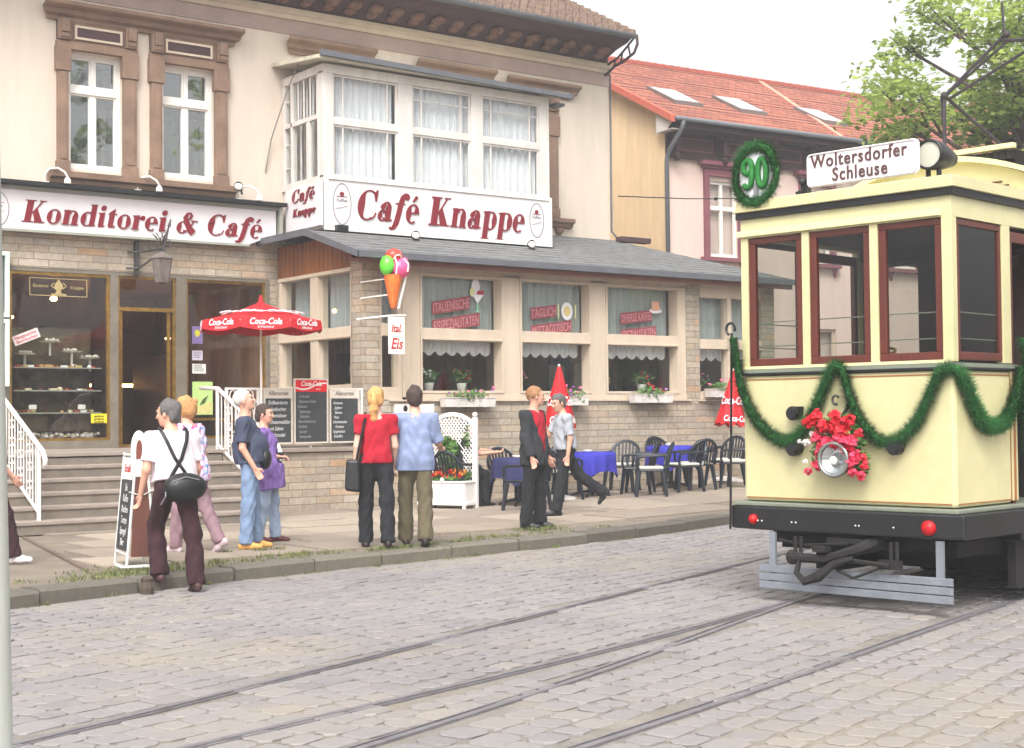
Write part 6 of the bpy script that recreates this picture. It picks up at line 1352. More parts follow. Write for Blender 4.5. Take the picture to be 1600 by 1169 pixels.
mb = MB(); mb.prism([(-.64, ze-.10), (-.64, ze+.06), (4.5, ze+5.14*sl+.06), (4.5, ze+5.14*sl-.10)], (-.30, 0, 0), (0, 1, 0), (0, 0, 1), (.12, 0, 0))
mb.build('verge', mat('verge_tile', (190, 98, 78), .8, .1, 10), h2)
mb = MB()
for i in range(60): x = -.2+i*.27; mb.tube([(x, 4.5, ze+5.12*sl+.02), (x+.25, 4.5, ze+5.12*sl+.02)], [.09, .105], 7)
mb.build('ridge_tile', mat('ridge', (150, 76, 62), .8, .2, 12), h2)
mb = MB()
for i in range(60): x = -.2+i*.25; mb.ball((x+.12, -.62, ze-.0), (.1, .06, .05), 8, 5)
mb.build('eave_tile', mat('eave_tile', (176, 86, 66), .8, .2, 12), h2)
yy = lambda y: ze+(y+.62)*sl
mb = MB(); mb.hexa([(4.9, -.62, yy(-.62)), (5.06, -.62, yy(-.62)), (7.0, 4.5, yy(4.5)), (6.84, 4.5, yy(4.5)), (4.9, -.62, yy(-.62)+.07), (5.06, -.62, yy(-.62)+.07), (7.0, 4.5, yy(4.5)+.07), (6.84, 4.5, yy(4.5)+.07)]); mb.build('party_wall_joint', mat('joint_pale', (206, 150, 130), .8, .2), h2)
for i, x in enumerate((.82, 2.86, 5.6)):
    y0, y1 = .62, 1.72; mb = MB()
    f = [(x, y0, yy(y0)), (x+.86, y0, yy(y0)), (x+.86, y1, yy(y1)), (x, y1, yy(y1))]
    mb.hexa([*f, *[(a, b, c+.10) for a, b, c in f]]); o = mb.build('skylight', mat('skylight_frame', (110, 96, 92), .5, .1), h2)
    g = [(x+.06, y0+.08, yy(y0+.08)+.105), (x+.80, y0+.08, yy(y0+.08)+.105), (x+.80, y1-.08, yy(y1-.08)+.105), (x+.06, y1-.08, yy(y1-.08)+.105)]
    MB().quad(*g).build('pane', mat('skylight_glass', (214, 220, 226), .08, .02, spec=1.), o)
mb = MB(); mb.box(.02, 15, -.06, .0, 7.5, 8.3); mb.box(.02, 15, -.58, -.06, 8.02, 8.12)
mb.box(0, 15, -.12, -.06, 7.42, 7.50)
for i in range(11): x = .1+i*1.4; mb.box(x, x+.2, -.45, -.06, 7.9, 8.02); mb.box(x+.02, x+.18, -.3, -.06, 7.55, 7.9); mb.ball((x+.1, -.2, 7.45), (.09, .12, .12), 8, 6)
mb.build('bracketed_eaves', m_d2, h2)
mb = MB()
for i in range(10): x = .42+i*1.4; ring(mb, x, x+.95, 7.62, 7.92, -.075, .03, .02)
mb.build('frieze_panel', m_purp, h2)
mb = MB(); mb.add([(-.2, -.60, 8.18), (-.2, .05, 8.5), (-.2, .05, 7.95), (-.2, -.35, 8.0)], [(0, 1, 2, 3)]); mb.box(-.21, -.0, -.55, .0, 7.98, 8.0); mb.build('eave_box', m_white2, h2)
mb = MB(); mb.tube([(-.2, -.68, 8.2), (16, -.68, 8.2)], .06, 8); mb.tube([(.02, -.68, 8.2), (.0, -.66, 8.02), (-.02, -.2, 7.55), (-.02, -.1, 7.35), (.0, -.1, 0.2)], .055, 8); mb.build('gutter_pipe', mat('zinc', (96, 98, 104), .5, .15), h2, smooth=True)
for x0, x1, z0, z1, *_ in [o for o in ops if o[2] > 5]:
    mb = MB(); ring(mb, x0, x1, z0, z1, .06, .07, .06); xm = (x0+x1)/2; mb.box(xm-.04, xm+.04, .055, .12, z0+.07, z1-.07); mb.box(x0+.07, x1-.07, .05, .125, 6.32, 6.42)
    w_ = mb.build('window', m_white, h2); MB().quad((x0, .10, z0), (x1, .10, z0), (x1, .10, z1), (x0, .10, z1)).build('pane', m_glass, w_)
    mb = MB(); mb.box(x0-.14, x0, -.08, .03, z0-.02, z1+.1); mb.box(x1, x1+.14, -.08, .03, z0-.02, z1+.1); mb.box(x0-.14, x1+.14, -.09, .03, z1+.101, z1+.26); mb.box(x0-.2, x1+.2, -.14, .0, z1+.27, z1+.33); mb.box(x0-.3, x1+.3, -.22, .0, z1+.335, z1+.43)
    mb.box(x0-.24, x1+.24, -.16, .0, z0-.12, z0-.03)
    for q in (x0-.16, x1+.04): mb.prism([(0, 0), (.12, 0), (.06, -.22)], (q, -.1, z0-.121), (1, 0, 0), (0, 0, 1), (0, .1, 0))
    mb.build('window_surround', m_purp, h2)
for x0, x1, z0, z1, *_ in [o for o in ops if o[2] < 5]:
    mb = MB(); ring(mb, x0, x1, z0, z1, .06, .07, .06); w_ = mb.build('window', m_cream, h2); MB().quad((x0, .10, z0), (x1, .10, z0), (x1, .10, z1), (x0, .10, z1)).build('pane', m_glass, w_)
# low wing further down the street with a white verge
h3 = thing('far_house', 'dark house with a white roof verge beyond the pink house', 'house', (41, 23.2, 0), R(-4.5))
mb = MB(); mb.box(-2, 9, 0, 9, 0, 8.6); mb.build('wall', mat('far_plaster', (176, 150, 136), .9, .1, 1), h3)
mb = MB(); mb.prism([(-.8, 8.4), (4.5, 11.6), (9.8, 8.4)], (-2.3, 0, 0), (0, 1, 0), (0, 0, 1), (12, 0, 0)); mb.build('roof', m_rtile, h3)
mb = MB(); mb.prism([(-.85, 8.35), (-.85, 8.55), (4.5, 11.75), (4.5, 11.5)], (-2.42, 0, 0), (0, 1, 0), (0, 0, 1), (.12, 0, 0)); mb.build('verge', m_white, h3)
mb = MB()
for x in (0, 3, 6): mb.box(x, x+1, -.03, 0, 5.2, 7.)
mb.build('window', m_dark, h3)
# overhead span wire
t = thing('span_wire', 'thin overhead wire with a small insulator stretched in front of the ochre gable', 'wire', (19.4, 22.5, 5.96))
mb = MB(); B_ = Vector((5.2, 1.4, .55)); mb.tube([(0, 0, 0), B_*.5+Vector((0, 0, -.03)), B_], .012, 5); mb.build('cable', m_black, t)
MB().ball(B_*.72+Vector((0, 0, -.02)), (.05, .05, .04), 8, 6).build('insulator', m_black, t)
# ================= TREES =================
m_bark = mat('bark', (84, 70, 62), .95, .3, 8, .8, 30, streak=True)
def leaf_mat():
    m, nt, b = base('tree_leaf'); L = nt.links; b.inputs['Roughness'].default_value = .55
    at = N(nt, 'ShaderNodeAttribute', attribute_name='tone'); rp = N(nt, 'ShaderNodeValToRGB'); L.new(at.outputs['Fac'], rp.inputs[0])
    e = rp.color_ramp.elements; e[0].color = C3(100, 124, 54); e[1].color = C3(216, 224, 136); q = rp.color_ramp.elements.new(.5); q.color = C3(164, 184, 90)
    L.new(rp.outputs[0], b.inputs['Base Color'])
    tr = N(nt, 'ShaderNodeBsdfTranslucent'); L.new(rp.outputs[0], tr.inputs[0]); mx = N(nt, 'ShaderNodeMixShader'); mx.inputs[0].default_value = .62
    o = nt.nodes['Material Output']; L.new(b.outputs[0], mx.inputs[1]); L.new(tr.outputs[0], mx.inputs[2]); L.new(mx.outputs[0], o.inputs[0]); return m
m_tleaf = leaf_mat()
def tree(loc, h, lb, clumps, seed, nleaf=420, ls=.16, trunk=(.28, .08), rz=0):
    rnd = random.Random(seed); g = np.random.default_rng(seed)
    t = thing('broadleaf_tree', lb, 'tree', loc, rz)
    mb = MB(); top = Vector((rnd.uniform(-.3, .3), rnd.uniform(-.3, .3), h*.8)); sp = [Vector((0, 0, -.1)), Vector((.05, 0, h*.3)), Vector((top.x*.5, top.y*.6, h*.55)), top]; mb.tube(sp, [trunk[0], trunk[0]*.8, trunk[0]*.5, trunk[1]], 10)
    V, F, T = [], [], []
    for c in clumps:
        c_ = Vector(c[:3]); r = c[3]; a = sp[1].lerp(sp[3], min(.95, max(0, (c_.z-h*.3)/(h*.6)-.15))); mid = a.lerp(c_, .5)+Vector((0, 0, -.2)); mb.tube([a, mid, c_], [trunk[0]*.34, trunk[0]*.2, .02], 6)
        for _ in range(3):
            d = Vector((rnd.gauss(0, 1), rnd.gauss(0, 1), rnd.gauss(0, .6))).normalized()*r*.9; mb.tube([mid.lerp(c_, rnd.random()), c_+d*.5, c_+d], [.035, .02, .008], 4)
        n = int(nleaf*r*r)
        # sprays of leaves around twig tips
        ns = max(5, n//14)
        D = g.normal(size=(ns, 3)); D /= np.linalg.norm(D, axis=1)[:, None]; q = g.random(ns)**.45
        S = np.array(c_)+D*(q*r)[:, None]*np.array([1, 1, .62])
        P = np.repeat(S, 14, 0)+g.normal(size=(ns*14, 3))*np.array([.2, .2, .07])*min(1, r)
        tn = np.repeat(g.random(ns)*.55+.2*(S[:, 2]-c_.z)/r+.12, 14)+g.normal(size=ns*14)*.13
        U = g.normal(size=P.shape)*np.array([1, 1, .35]); U /= np.linalg.norm(U, axis=1)[:, None]; W = np.cross(U, g.normal(size=P.shape)*.5+np.array([0, 0, 1.])); W /= np.linalg.norm(W, axis=1)[:, None]
        s = ls*(.6+.7*g.random(len(P)))[:, None]
        k = len(V)
        Q = np.stack([P-U*s*.5, P+W*s*.3, P+U*s*.6, P-W*s*.3], 1).reshape(-1, 3)
        V += Q.tolist(); F += [(k+4*i, k+4*i+1, k+4*i+2, k+4*i+3) for i in range(len(P))]; T += np.clip(tn, 0, 1).tolist()
    mb.build('trunk', m_bark, t, smooth=True)
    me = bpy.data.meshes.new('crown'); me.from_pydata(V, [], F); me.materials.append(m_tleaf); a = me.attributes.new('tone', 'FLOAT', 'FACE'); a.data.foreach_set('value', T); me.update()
    o = bpy.data.objects.new('crown', me); col.objects.link(o); o.parent = t; return t
def clumps(seed, n, c, r, rr=(.8, 1.5)):
    rnd = random.Random(seed); out = []
    for _ in range(n):
        d = Vector((rnd.gauss(0, 1), rnd.gauss(0, 1), rnd.gauss(0, 1))).normalized()*rnd.random()**.5
        out.append((c[0]+d.x*r[0], c[1]+d.y*r[1], c[2]+d.z*r[2], rnd.uniform(*rr)))
    return out
TREE_A = (24.9, 16.3, .2)
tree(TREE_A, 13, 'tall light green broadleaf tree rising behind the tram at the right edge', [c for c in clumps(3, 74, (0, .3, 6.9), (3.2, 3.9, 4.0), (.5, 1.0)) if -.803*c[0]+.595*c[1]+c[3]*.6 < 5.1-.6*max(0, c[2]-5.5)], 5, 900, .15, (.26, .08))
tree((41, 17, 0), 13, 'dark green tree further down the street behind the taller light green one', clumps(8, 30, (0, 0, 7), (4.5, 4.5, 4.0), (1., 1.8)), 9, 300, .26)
# trees on the near side of the street, behind the photographer, that the window panes mirror
for x, y, s, zc, lb in ((19, -13, 21, 13., 'tall street tree behind the photographer mirrored in the left upper window'), (29, -16, 22, 12., 'second tall street tree behind the photographer mirrored in the upper windows'), (37, -13, 23, 5., 'low street tree behind the photographer beside the tall ones'), (47, -14, 24, 5.5, 'low street tree behind the photographer, farthest down the street')):
    tree((x, y, 0), zc*1.5, lb, clumps(s, 20, (0, 0, zc), (4, 4, zc*.45), (1.2, 2.)), s, 70, .42)
# ================= PEOPLE =================
# bodies are sculpted as smooth distance fields and meshed (surface nets)
def surfnet(D, org, h):
    S = D < 0; nx, ny, nz = D.shape; cnt = np.zeros((nx-1, ny-1, nz-1), np.int8)
    sl_ = lambda A, i, j, k: A[i:nx-1+i, j:ny-1+j, k:nz-1+k]
    for i in (0, 1):
        for j in (0, 1):
            for k in (0, 1): cnt += sl_(S, i, j, k)
    act = np.argwhere((cnt > 0) & (cnt < 8))
    if len(act) == 0: return np.zeros((0, 3)), np.zeros((0, 4), int)
    idx = -np.ones(cnt.shape, int); idx[tuple(act.T)] = np.arange(len(act))
    acc = np.zeros((len(act), 3)); num = np.zeros(len(act))
    cs = [(i, j, k) for i in (0, 1) for j in (0, 1) for k in (0, 1)]
    for a in cs:
        for ax in range(3):
            if a[ax]: continue
            b = list(a); b[ax] = 1
            da = D[act[:, 0]+a[0], act[:, 1]+a[1], act[:, 2]+a[2]]; db = D[act[:, 0]+b[0], act[:, 1]+b[1], act[:, 2]+b[2]]
            m = (da < 0) != (db < 0); t = np.where(m, da/np.where(m, da-db, 1), 0)
            p = np.array(a, float)[None].repeat(len(act), 0); p[:, ax] += t; acc += p*m[:, None]; num += m
    V = (act+acc/num[:, None])*h+org
    F = []
    for ax in range(3):
        u, v = (ax+1) % 3, (ax+2) % 3
        sh = [slice(None)]*3; sh[ax] = slice(0, -1); A = S[tuple(sh)]; sh[ax] = slice(1, None); B = S[tuple(sh)]
        E_ = np.argwhere(A != B); E_ = E_[(E_[:, u] > 0) & (E_[:, v] > 0) & (E_[:, u] < D.shape[u]-1) & (E_[:, v] < D.shape[v]-1)]
        if len(E_) == 0: continue
        flip = A[tuple(E_.T)]
        q = []
        for du, dv in ((0, 0), (-1, 0), (-1, -1), (0, -1)):
            e = E_.copy(); e[:, u] += du; e[:, v] += dv; q.append(idx[tuple(e.T)])
        Q = np.stack(q, 1); Q[~flip] = Q[~flip][:, ::-1]; F.append(Q)
    return V, np.concatenate(F)
def cap(a, b, ra, rb=None, k=.03): return ('c', np.array(a, float), np.array(b, float), ra, ra if rb is None else rb, k)
def ell_(c, r, M=None, k=.03): return ('e', np.array(c, float), np.array(r, float), M, k)
def field(prims, h, cut=None, wr=0., seed=0, pad=.03):
    lo = np.min([np.min([p[1]-max(p[3], p[4]), p[2]-max(p[3], p[4])], 0) if p[0] == 'c' else p[1]-max(p[2]) for p in prims], 0)-pad
    hi = np.max([np.max([p[1]+max(p[3], p[4]), p[2]+max(p[3], p[4])], 0) if p[0] == 'c' else p[1]+max(p[2]) for p in prims], 0)+pad
    n = np.ceil((hi-lo)/h).astype(int)+1; D = np.full(n, .2)
    for p in prims:
        k = p[-1]; mg = k+.03
        if p[0] == 'c': a, b = np.minimum(p[1], p[2])-max(p[3], p[4])-mg, np.maximum(p[1], p[2])+max(p[3], p[4])+mg
        else: a, b = p[1]-max(p[2])-mg, p[1]+max(p[2])+mg
        i0 = np.maximum(0, np.floor((a-lo)/h).astype(int)); i1 = np.minimum(n, np.ceil((b-lo)/h).astype(int)+1)
        X, Y, Z = [lo[q]+h*np.arange(i0[q], i1[q]) for q in range(3)]
        P = np.stack(np.meshgrid(X, Y, Z, indexing='ij'), -1)
        if p[0] == 'c':
            d_ = p[2]-p[1]; L2 = max(1e-9, d_@d_); t = np.clip(((P-p[1])@d_)/L2, 0, 1); d = np.linalg.norm(P-p[1]-t[..., None]*d_, axis=-1)-(p[3]+(p[4]-p[3])*t)
        else:
            q = P-p[1]; q = q@p[3] if p[3] is not None else q
            k0 = np.linalg.norm(q/p[2], axis=-1); k1 = np.linalg.norm(q/p[2]**2, axis=-1)+1e-9; d = k0*(k0-1)/k1
        sl_ = tuple(slice(i0[q], i1[q]) for q in range(3)); A = D[sl_]
        hh = np.maximum(k-np.abs(A-d), 0)/k; D[sl_] = np.minimum(A, d)-hh*hh*k*.25
    if cut is not None or wr:
        G = np.stack(np.meshgrid(*[lo[q]+h*np.arange(n[q]) for q in range(3)], indexing='ij'), -1)
        if wr:
            x, y, z = G[..., 0], G[..., 1], G[..., 2]; s = seed*1.7
            D = D+wr*(np.sin(z*38+4*np.sin(x*17+s)+5*np.sin(y*15+s*2))*.6+np.sin(z*19+x*31+3*np.sin(y*23+s))*.6+np.sin(x*47+y*41+z*12+s)*.3)
        if cut is not None: D = np.maximum(D, cut(G))
    return D, lo
def sdf_parts(groups):
    V, F, k = [], [], 0
    for prims, h, cut, wr, seed in groups:
        D, lo = field(prims, h, cut, wr, seed); v, f = surfnet(D, lo, h); V.append(v); F.append(f+k); k += len(v)
    return np.concatenate(V), np.concatenate(F)
def sdf_obj(name, groups, m, parent, smooth=True):
    V, F = sdf_parts(groups); me = bpy.data.meshes.new(name); me.from_pydata(V.tolist(), [], F.tolist()); me.materials.append(m)
    me.polygons.foreach_set('use_smooth', [smooth]*len(F)); me.update(); o = bpy.data.objects.new(name, me); col.objects.link(o); o.parent = parent; return o
def rotm(yaw=0, pitch=0, roll=0):
    cy, sy, cp, sp, cr, sr = math.cos(yaw), math.sin(yaw), math.cos(pitch), math.sin(pitch), math.cos(roll), math.sin(roll)
    return np.array([[cy, -sy, 0], [sy, cy, 0], [0, 0, 1]])@np.array([[cp, 0, sp], [0, 1, 0], [-sp, 0, cp]])@np.array([[1, 0, 0], [0, cr, -sr], [0, sr, cr]])
SKIN = mat('skin', (206, 156, 134), .55, .08, 9); SKINP = mat('skin_pale', (214, 172, 152), .55, .07, 9); EYE = mat('eye_dark', (50, 40, 36), .3); LIP = mat('lip', (170, 100, 92), .5); 
def person(label, loc, heading, h=1.7, legs=((4, 0, 3), (-4, 0, 3)), abd=(3, 3), lean=0, arms=((0, 8, 12, 0), (0, 8, 12, 0)), head=(0, 0), top=None, top_hem=-.12, sleeve=.55, top_col=None, bottom=None, shoe=None, hair=None, fem=False, belly=0., jacket=None, skin=None, loose=.0, toe=(0, 0), footpitch=(0, 0), base=(0, 0), skirt_hair=None, torso_yaw=0, group=None):
    """legs: (thigh pitch, -, knee bend) left,right; arms: (pitch, abduction, elbow bend, inward)"""
    s = h/1.685; t = thing('person', label, 'person', loc, R(heading), group); skin = skin or SKIN
    thigh, shin, torso = .43*s, .42*s, .50*s
    hw, sw = (.085 if not fem else .088)*s, (.185 if not fem else .16)*s
    J = {}
    P = np.zeros(3); low = []
    for i, sg in enumerate((1, -1)):
        a, _, kb = legs[i]; a, kb, ab = R(a), R(kb), R(abd[i]); hip = P+np.array([0, sg*hw, 0])
        kn = hip+thigh*np.array([math.sin(a)*math.cos(ab), sg*math.sin(ab), -math.cos(a)*math.cos(ab)]); b = a-kb
        an = kn+shin*np.array([math.sin(b), 0, -math.cos(b)]); J[i] = (hip, kn, an); low.append(an[2]-.075*s-base[i])
    dz = -min(low); 
    for i in (0, 1): J[i] = tuple(q+np.array([0, 0, dz]) for q in J[i])
    P = P+np.array([0, 0, dz]); Lm = rotm(R(torso_yaw), R(lean)); T = lambda x, y, z: P+Lm@(np.array([x, y, z])*s)
    body = []; B = lambda c, r, k=.06: body.append(ell_(T(*c), np.array(r)*s, Lm, k))
    B((0, 0, .04), (.105, .150+.01*fem, .11)); B((.0+belly*.4, 0, .18), (.095+belly, .128-.012*fem+belly*.5, .13)); B((.0, 0, .35), (.105, .150-.02*fem, .15))
    if fem: B((.075, .065, .33), (.055, .055, .06), .03); B((.075, -.065, .33), (.055, .055, .06), .03)
    shd = [T(-.01, .185*(1 if not fem else .87), .45), T(-.01, -.185*(1 if not fem else .87), .45)]
    body.append(cap(shd[0], shd[1], .052*s, k=.06)); nb = T(-.01, 0, .47); nt_ = T(.012, 0, .575); body.append(cap(nb, nt_, .062*s, .054*s, .05))
    for i in (0, 1):
        hip, kn, an = J[i]; body += [cap(hip, kn, .078*s, .055*s, .05), cap(kn, an, .052*s, .036*s, .02)]
    arm = []; H = []
    for i, sg in enumerate((1, -1)):
        p, ab, el, inw = [R(q) for q in arms[i]]; S0 = shd[i]; yw = rotm(R(torso_yaw), 0)
        E_ = S0+.285*s*(yw@np.array([math.sin(p)*math.cos(ab), sg*math.sin(ab), -math.cos(p)*math.cos(ab)]))
        W_ = E_+.25*s*(yw@np.array([math.sin(p+el)*math.cos(inw), sg*(math.sin(ab)*.4-math.sin(inw)), -math.cos(p+el)*math.cos(inw)])); arm.append((S0, E_, W_)); body += [cap(S0, E_, .046*s, .038*s, .035), cap(E_, W_, .038*s, .026*s, .015)]
        d = (W_-E_)/np.linalg.norm(W_-E_); side = np.cross(d, yw@np.array([1., 0, 0])); 
        if np.linalg.norm(side) < .3: side = np.array([0, 0, 1.])
        nrm = side/np.linalg.norm(side); fw = np.cross(nrm, d); hd = []                # palm normal, thumb side forward
        pc = W_+d*.045*s; hd.append(cap(W_-d*.03*s, W_+d*.01*s, .025*s, .024*s, .012))
        for q in (-.026, -.009, .009, .026): hd.append(cap(W_+d*.02*s+fw*q*.7*s, W_+d*.085*s+fw*q*s, .014*s, .011*s, .010))
        for q, L_ in ((-.027, .060), (-.009, .076), (.009, .080), (.027, .072)):
            k0 = W_+d*.088*s+fw*q*s; cur = -sg*nrm if True else nrm; k1 = k0+(d*.8+cur*.35)*L_*.5*s; k2 = k1+(d*.45+cur*.8)*L_*.5*s; hd += [cap(k0, k1, .0088*s, .008*s, .004), cap(k1, k2, .008*s, .0068*s, .004)]
        th0 = W_+d*.025*s+fw*.025*s; th1 = th0+(d*.55+fw*.6-sg*nrm*.2)*.045*s; hd += [cap(th0, th1, .012*s, .0105*s, .006), cap(th1, th1+(d*.9+fw*.15)*.032*s, .0102*s, .008*s, .004)]
        H.append((hd, .0055, None, 0, 0))
    # head
    Hm = rotm(R(head[0]), -R(head[1]))@np.eye(3); HC = T(.018, 0, .572)+Hm@np.array([.012, 0, .108])*s; hs_ = 1.05; hq = lambda x, y, z: HC+Hm@(np.array([x, y, z])*s*hs_)
    he = lambda c, r, k=.02: ell_(hq(*c), np.array(r)*s*hs_, Hm, k)
    hd = [he((-.008, 0, .022), (.094, .074, .088)), he((.03, 0, -.035), (.062, .058, .078)), he((.055, 0, -.088), (.030, .032, .022)), he((.084, 0, .026), (.012, .05, .010)),
          cap(hq(.088, 0, .008), hq(.108, 0, -.028), .0095*s, .0135*s, .012), he((.097, .012, -.030), (.011, .009, .008), .008), he((.097, -.012, -.030), (.011, .009, .008), .008),
          he((.084, 0, -.060), (.010, .024, .009), .008), he((-.004, .076, -.012), (.017, .009, .030), .008), he((-.004, -.076, -.012), (.017, .009, .030), .008), he((.072, .032, -.018), (.018, .02, .016)), he((.072, -.032, -.018), (.018, .02, .016)),
          cap(nt_-Lm@np.array([0, 0, .06])*s, hq(-.015, 0, -.05), .052*s, .05*s, .03)]
    sdf_obj('body', [(body, .0125, None, 0, 0), (hd, .0075, None, 0, 0)]+H, skin, t)
    for sg in (1, -1):
        MB().ball(tuple(hq(.082, sg*.030, .004)), .0115*s, 8, 6).build('eye', EYE, t, smooth=True)
        MB().tube([tuple(hq(.092, sg*.014, .026)), tuple(hq(.092, sg*.032, .031)), tuple(hq(.082, sg*.048, .026))], .0045*s, 5).build('eyebrow', hair[0] if hair else EYE, t)
    MB().tube([tuple(hq(.087, -.022, -.059)), tuple(hq(.095, 0, -.058)), tuple(hq(.087, .022, -.059))], .0045*s, 5).build('mouth', LIP, t)
    # hair
    if hair:
        hm, style = hair; hs = []; inv = np.linalg.inv(Hm)
        fat = {'short': .010, 'thin': .006, 'curly': .030, 'tail': .016, 'bob': .022}[style]
        hs.append(he((-.016, 0, .030), (.094+fat, .074+fat, .088+fat*.9))); 
        if style in ('short', 'bob', 'tail', 'curly'): hs.append(he((-.05, 0, -.03), (.055+fat, .068+fat*.6, .07)))
        if style == 'curly': hs += [he((random.uniform(-.09, .05), random.uniform(-.07, .07), random.uniform(.0, .11)), (.034, .034, .034), .012) for _ in range(16)]
        if style == 'bob': hs += [he((-.02, .07, -.04), (.05, .022, .07)), he((-.02, -.07, -.04), (.05, .022, .07))]
        if style == 'tail':
            q = [hq(-.10, 0, .02), hq(-.135, 0, -.03), hq(-.125, .0, -.12), hq(-.10, 0, -.22), hq(-.09, 0, -.27)]
            for a, b, r0, r1 in zip(q, q[1:], (.03, .036, .042, .034), (.036, .042, .034, .008)): hs.append(cap(a, b, r0*s, r1*s, .02))
        def cutf(G):
            L_ = ((G-HC)@Hm)/s; x, z = L_[..., 0], L_[..., 2]
            front = np.minimum(x-.035-.0*z, .062-z)         # open face
            low_ = np.minimum(x+.045, -.018-z) if style in ('short', 'thin') else np.minimum(x+.01, -.02-z)
            return np.maximum(front, low_)*s
        sdf_obj('hair', [(hs, .008, cutf, .006, int(h*100))], hm, t)
    # clothes
    def shirt(infl, hem, slv, open_neck=.062, lp=0.):
        g = [ell_(T(0, 0, .04), (np.array([.105, .152, .12])+infl+.010+loose)*s, Lm, .07), ell_(T(belly*.4, 0, .18), (np.array([.098+belly, .132-.012*fem+belly*.5, .15])+infl+loose*.7)*s, Lm, .07), ell_(T(0, 0, .35), (np.array([.105, .152-.02*fem, .15])+infl)*s, Lm, .06), cap(shd[0], shd[1], (.052+infl*.8)*s, k=.05)]+[cap(T(-.005, q_*(.075 if not fem else .062), .34), T(-.0, q_*(.085 if not fem else .078), min(.0, hem)), (.088+infl*.6)*s, (.094+infl*.8+loose*.8)*s, .05) for q_ in (1, -1)]
        if fem: g += [ell_(T(.075, sg*.065, .33), (np.array([.055, .055, .06])+infl*.6)*s, Lm, .04) for sg in (1, -1)]
        if hem < -.12: g.append(ell_(T(0, 0, hem*.5), (np.array([.118, .162, abs(hem)*.9])+infl+loose)*s, Lm, .07))
        for S0, E_, W_ in arm:
            f = min(1, slv); e = S0+(E_-S0)*f; g.append(cap(S0, e, (.05+infl)*s, (.048+infl*(.8 if f < 1 else .5))*s, .04))
            if slv > 1: g.append(cap(E_, E_+(W_-E_)*(slv-1), (.040+infl)*s, (.034+infl*.7)*s, .025))
        ne = (nb, T(.03, 0, .66))
        def cutf(G):
            z = ((G-P)@Lm)[..., 2]/s; d_ = ne[1]-ne[0]; tt = np.clip(((G-ne[0])@d_)/(d_@d_), 0, 1); dn = np.linalg.norm(G-ne[0]-tt[..., None]*d_, axis=-1)-(.055+open_neck*tt*.0)*s
            c = np.maximum((hem-z)*s, (z-.515)*s)
            for S0, E_, W_ in arm:
                A_, B_ = (S0, E_) if slv <= 1 else (E_, W_); f = slv if slv <= 1 else slv-1; dd = (B_-A_); L_ = np.linalg.norm(dd); u = dd/L_; q = (G-A_)@u-f*L_; near = np.linalg.norm(G-A_-np.clip((G-A_)@u, 0, L_*1.4)[..., None]*u, axis=-1) < .085*s
                c = np.where(near, np.maximum(c, q), c)
            return np.maximum(c, -dn)
        return g, cutf
    if top is not None:
        g, cf = shirt(.018, top_hem, sleeve); o = sdf_obj('shirt', [(g, .0125, cf, .0075, int(abs(loc[0])*7))], top, t)
        if top_col is not None:
            cp = [tuple(T(.0+.062*math.cos(a), .062*math.sin(a), .485+.012*math.cos(a+math.pi))) for a in np.linspace(0, 6.28, 21)[:-1]]; MB().tube(cp, .013*s, 6, closed=True).build('collar', top_col, t, smooth=True)
    if jacket is not None:
        g, cf0 = shirt(.032, jacket[1], 1.92)
        def cf(G):
            L_ = ((G-P)@Lm)/s; c = cf0(G); x, y, z = L_[..., 0], L_[..., 1], L_[..., 2]; gap = (.02+jacket[2]*np.clip(z-.02, 0, 1))
            return np.maximum(c, np.minimum(x-.02, gap-np.abs(y))*s)
        sdf_obj('jacket', [(g, .0125, cf, .007, 3)], jacket[0], t)
    if bottom is not None:
        bm, cuff = bottom; g = [ell_(T(0, 0, .03), (np.array([.112, .156+.012*fem, .12])+.006)*s, Lm, .05)]
        for i in (0, 1): hip, kn, an = J[i]; g += [cap(hip, kn, .097*s, .076*s, .045), cap(kn, an, .076*s, (.062+cuff)*s, .03)]
        def cf(G):
            L_ = ((G-P)@Lm)/s; c = (L_[..., 2]-.13)*s
            for i in (0, 1):
                kn, an = J[i][1:]; u = (an-kn)/np.linalg.norm(an-kn); c = np.where(np.linalg.norm(G-an, axis=-1) < .13*s, np.maximum(c, (G-an)@u-.022*s), c)
            return c
        sdf_obj('trousers', [(g, .0125, cf, .0065, int(abs(loc[1])*5))], bm, t)
    if shoe is not None:
        gr = []
        for i in (0, 1):
            an = J[i][2]; fp = R(footpitch[i]); ty = R(toe[i]); M = rotm(ty, fp); f = lambda x, y, z: an+M@(np.array([x, y, z])*s)
            gr.append(([cap(f(-.05, 0, -.042), f(.06, 0, -.045), .036*s, .038*s, .03), cap(f(.06, 0, -.043), f(.155, .004, -.052), .040*s, .028*s, .03), cap(f(-.02, 0, -.03), f(-.01, 0, .03), .036*s, .036*s, .02), cap(f(-.05, 0, -.066), f(-.03, 0, -.066), .022*s, .022*s, .02)], .0095, None, 0, 0))
        sdf_obj('shoes', gr, shoe, t)
    return t, dict(T=T, J=J, arm=arm, hq=hq, s=s, P=P)
FAB = lambda n, c, v=.10: mat(n, c, .9, v, 14, .15, 160)
M_blackc = FAB('black_cloth', (30, 32, 36)); M_red = FAB('red_cloth', (168, 20, 42)); M_wh = FAB('white_cloth', (226, 214, 220), .05); M_navy = FAB('navy_cloth', (62, 68, 88)); M_olive = FAB('olive_cloth', (92, 84, 64)); M_maroon = FAB('maroon_cloth', (52, 26, 32)); M_greyp = FAB('grey_polo', (160, 164, 172), .06)
M_jean = FAB('faded_denim', (122, 142, 172), .18); M_jean2 = FAB('pale_denim', (156, 172, 196), .12); M_mauve = FAB('mauve_cloth', (140, 112, 120))
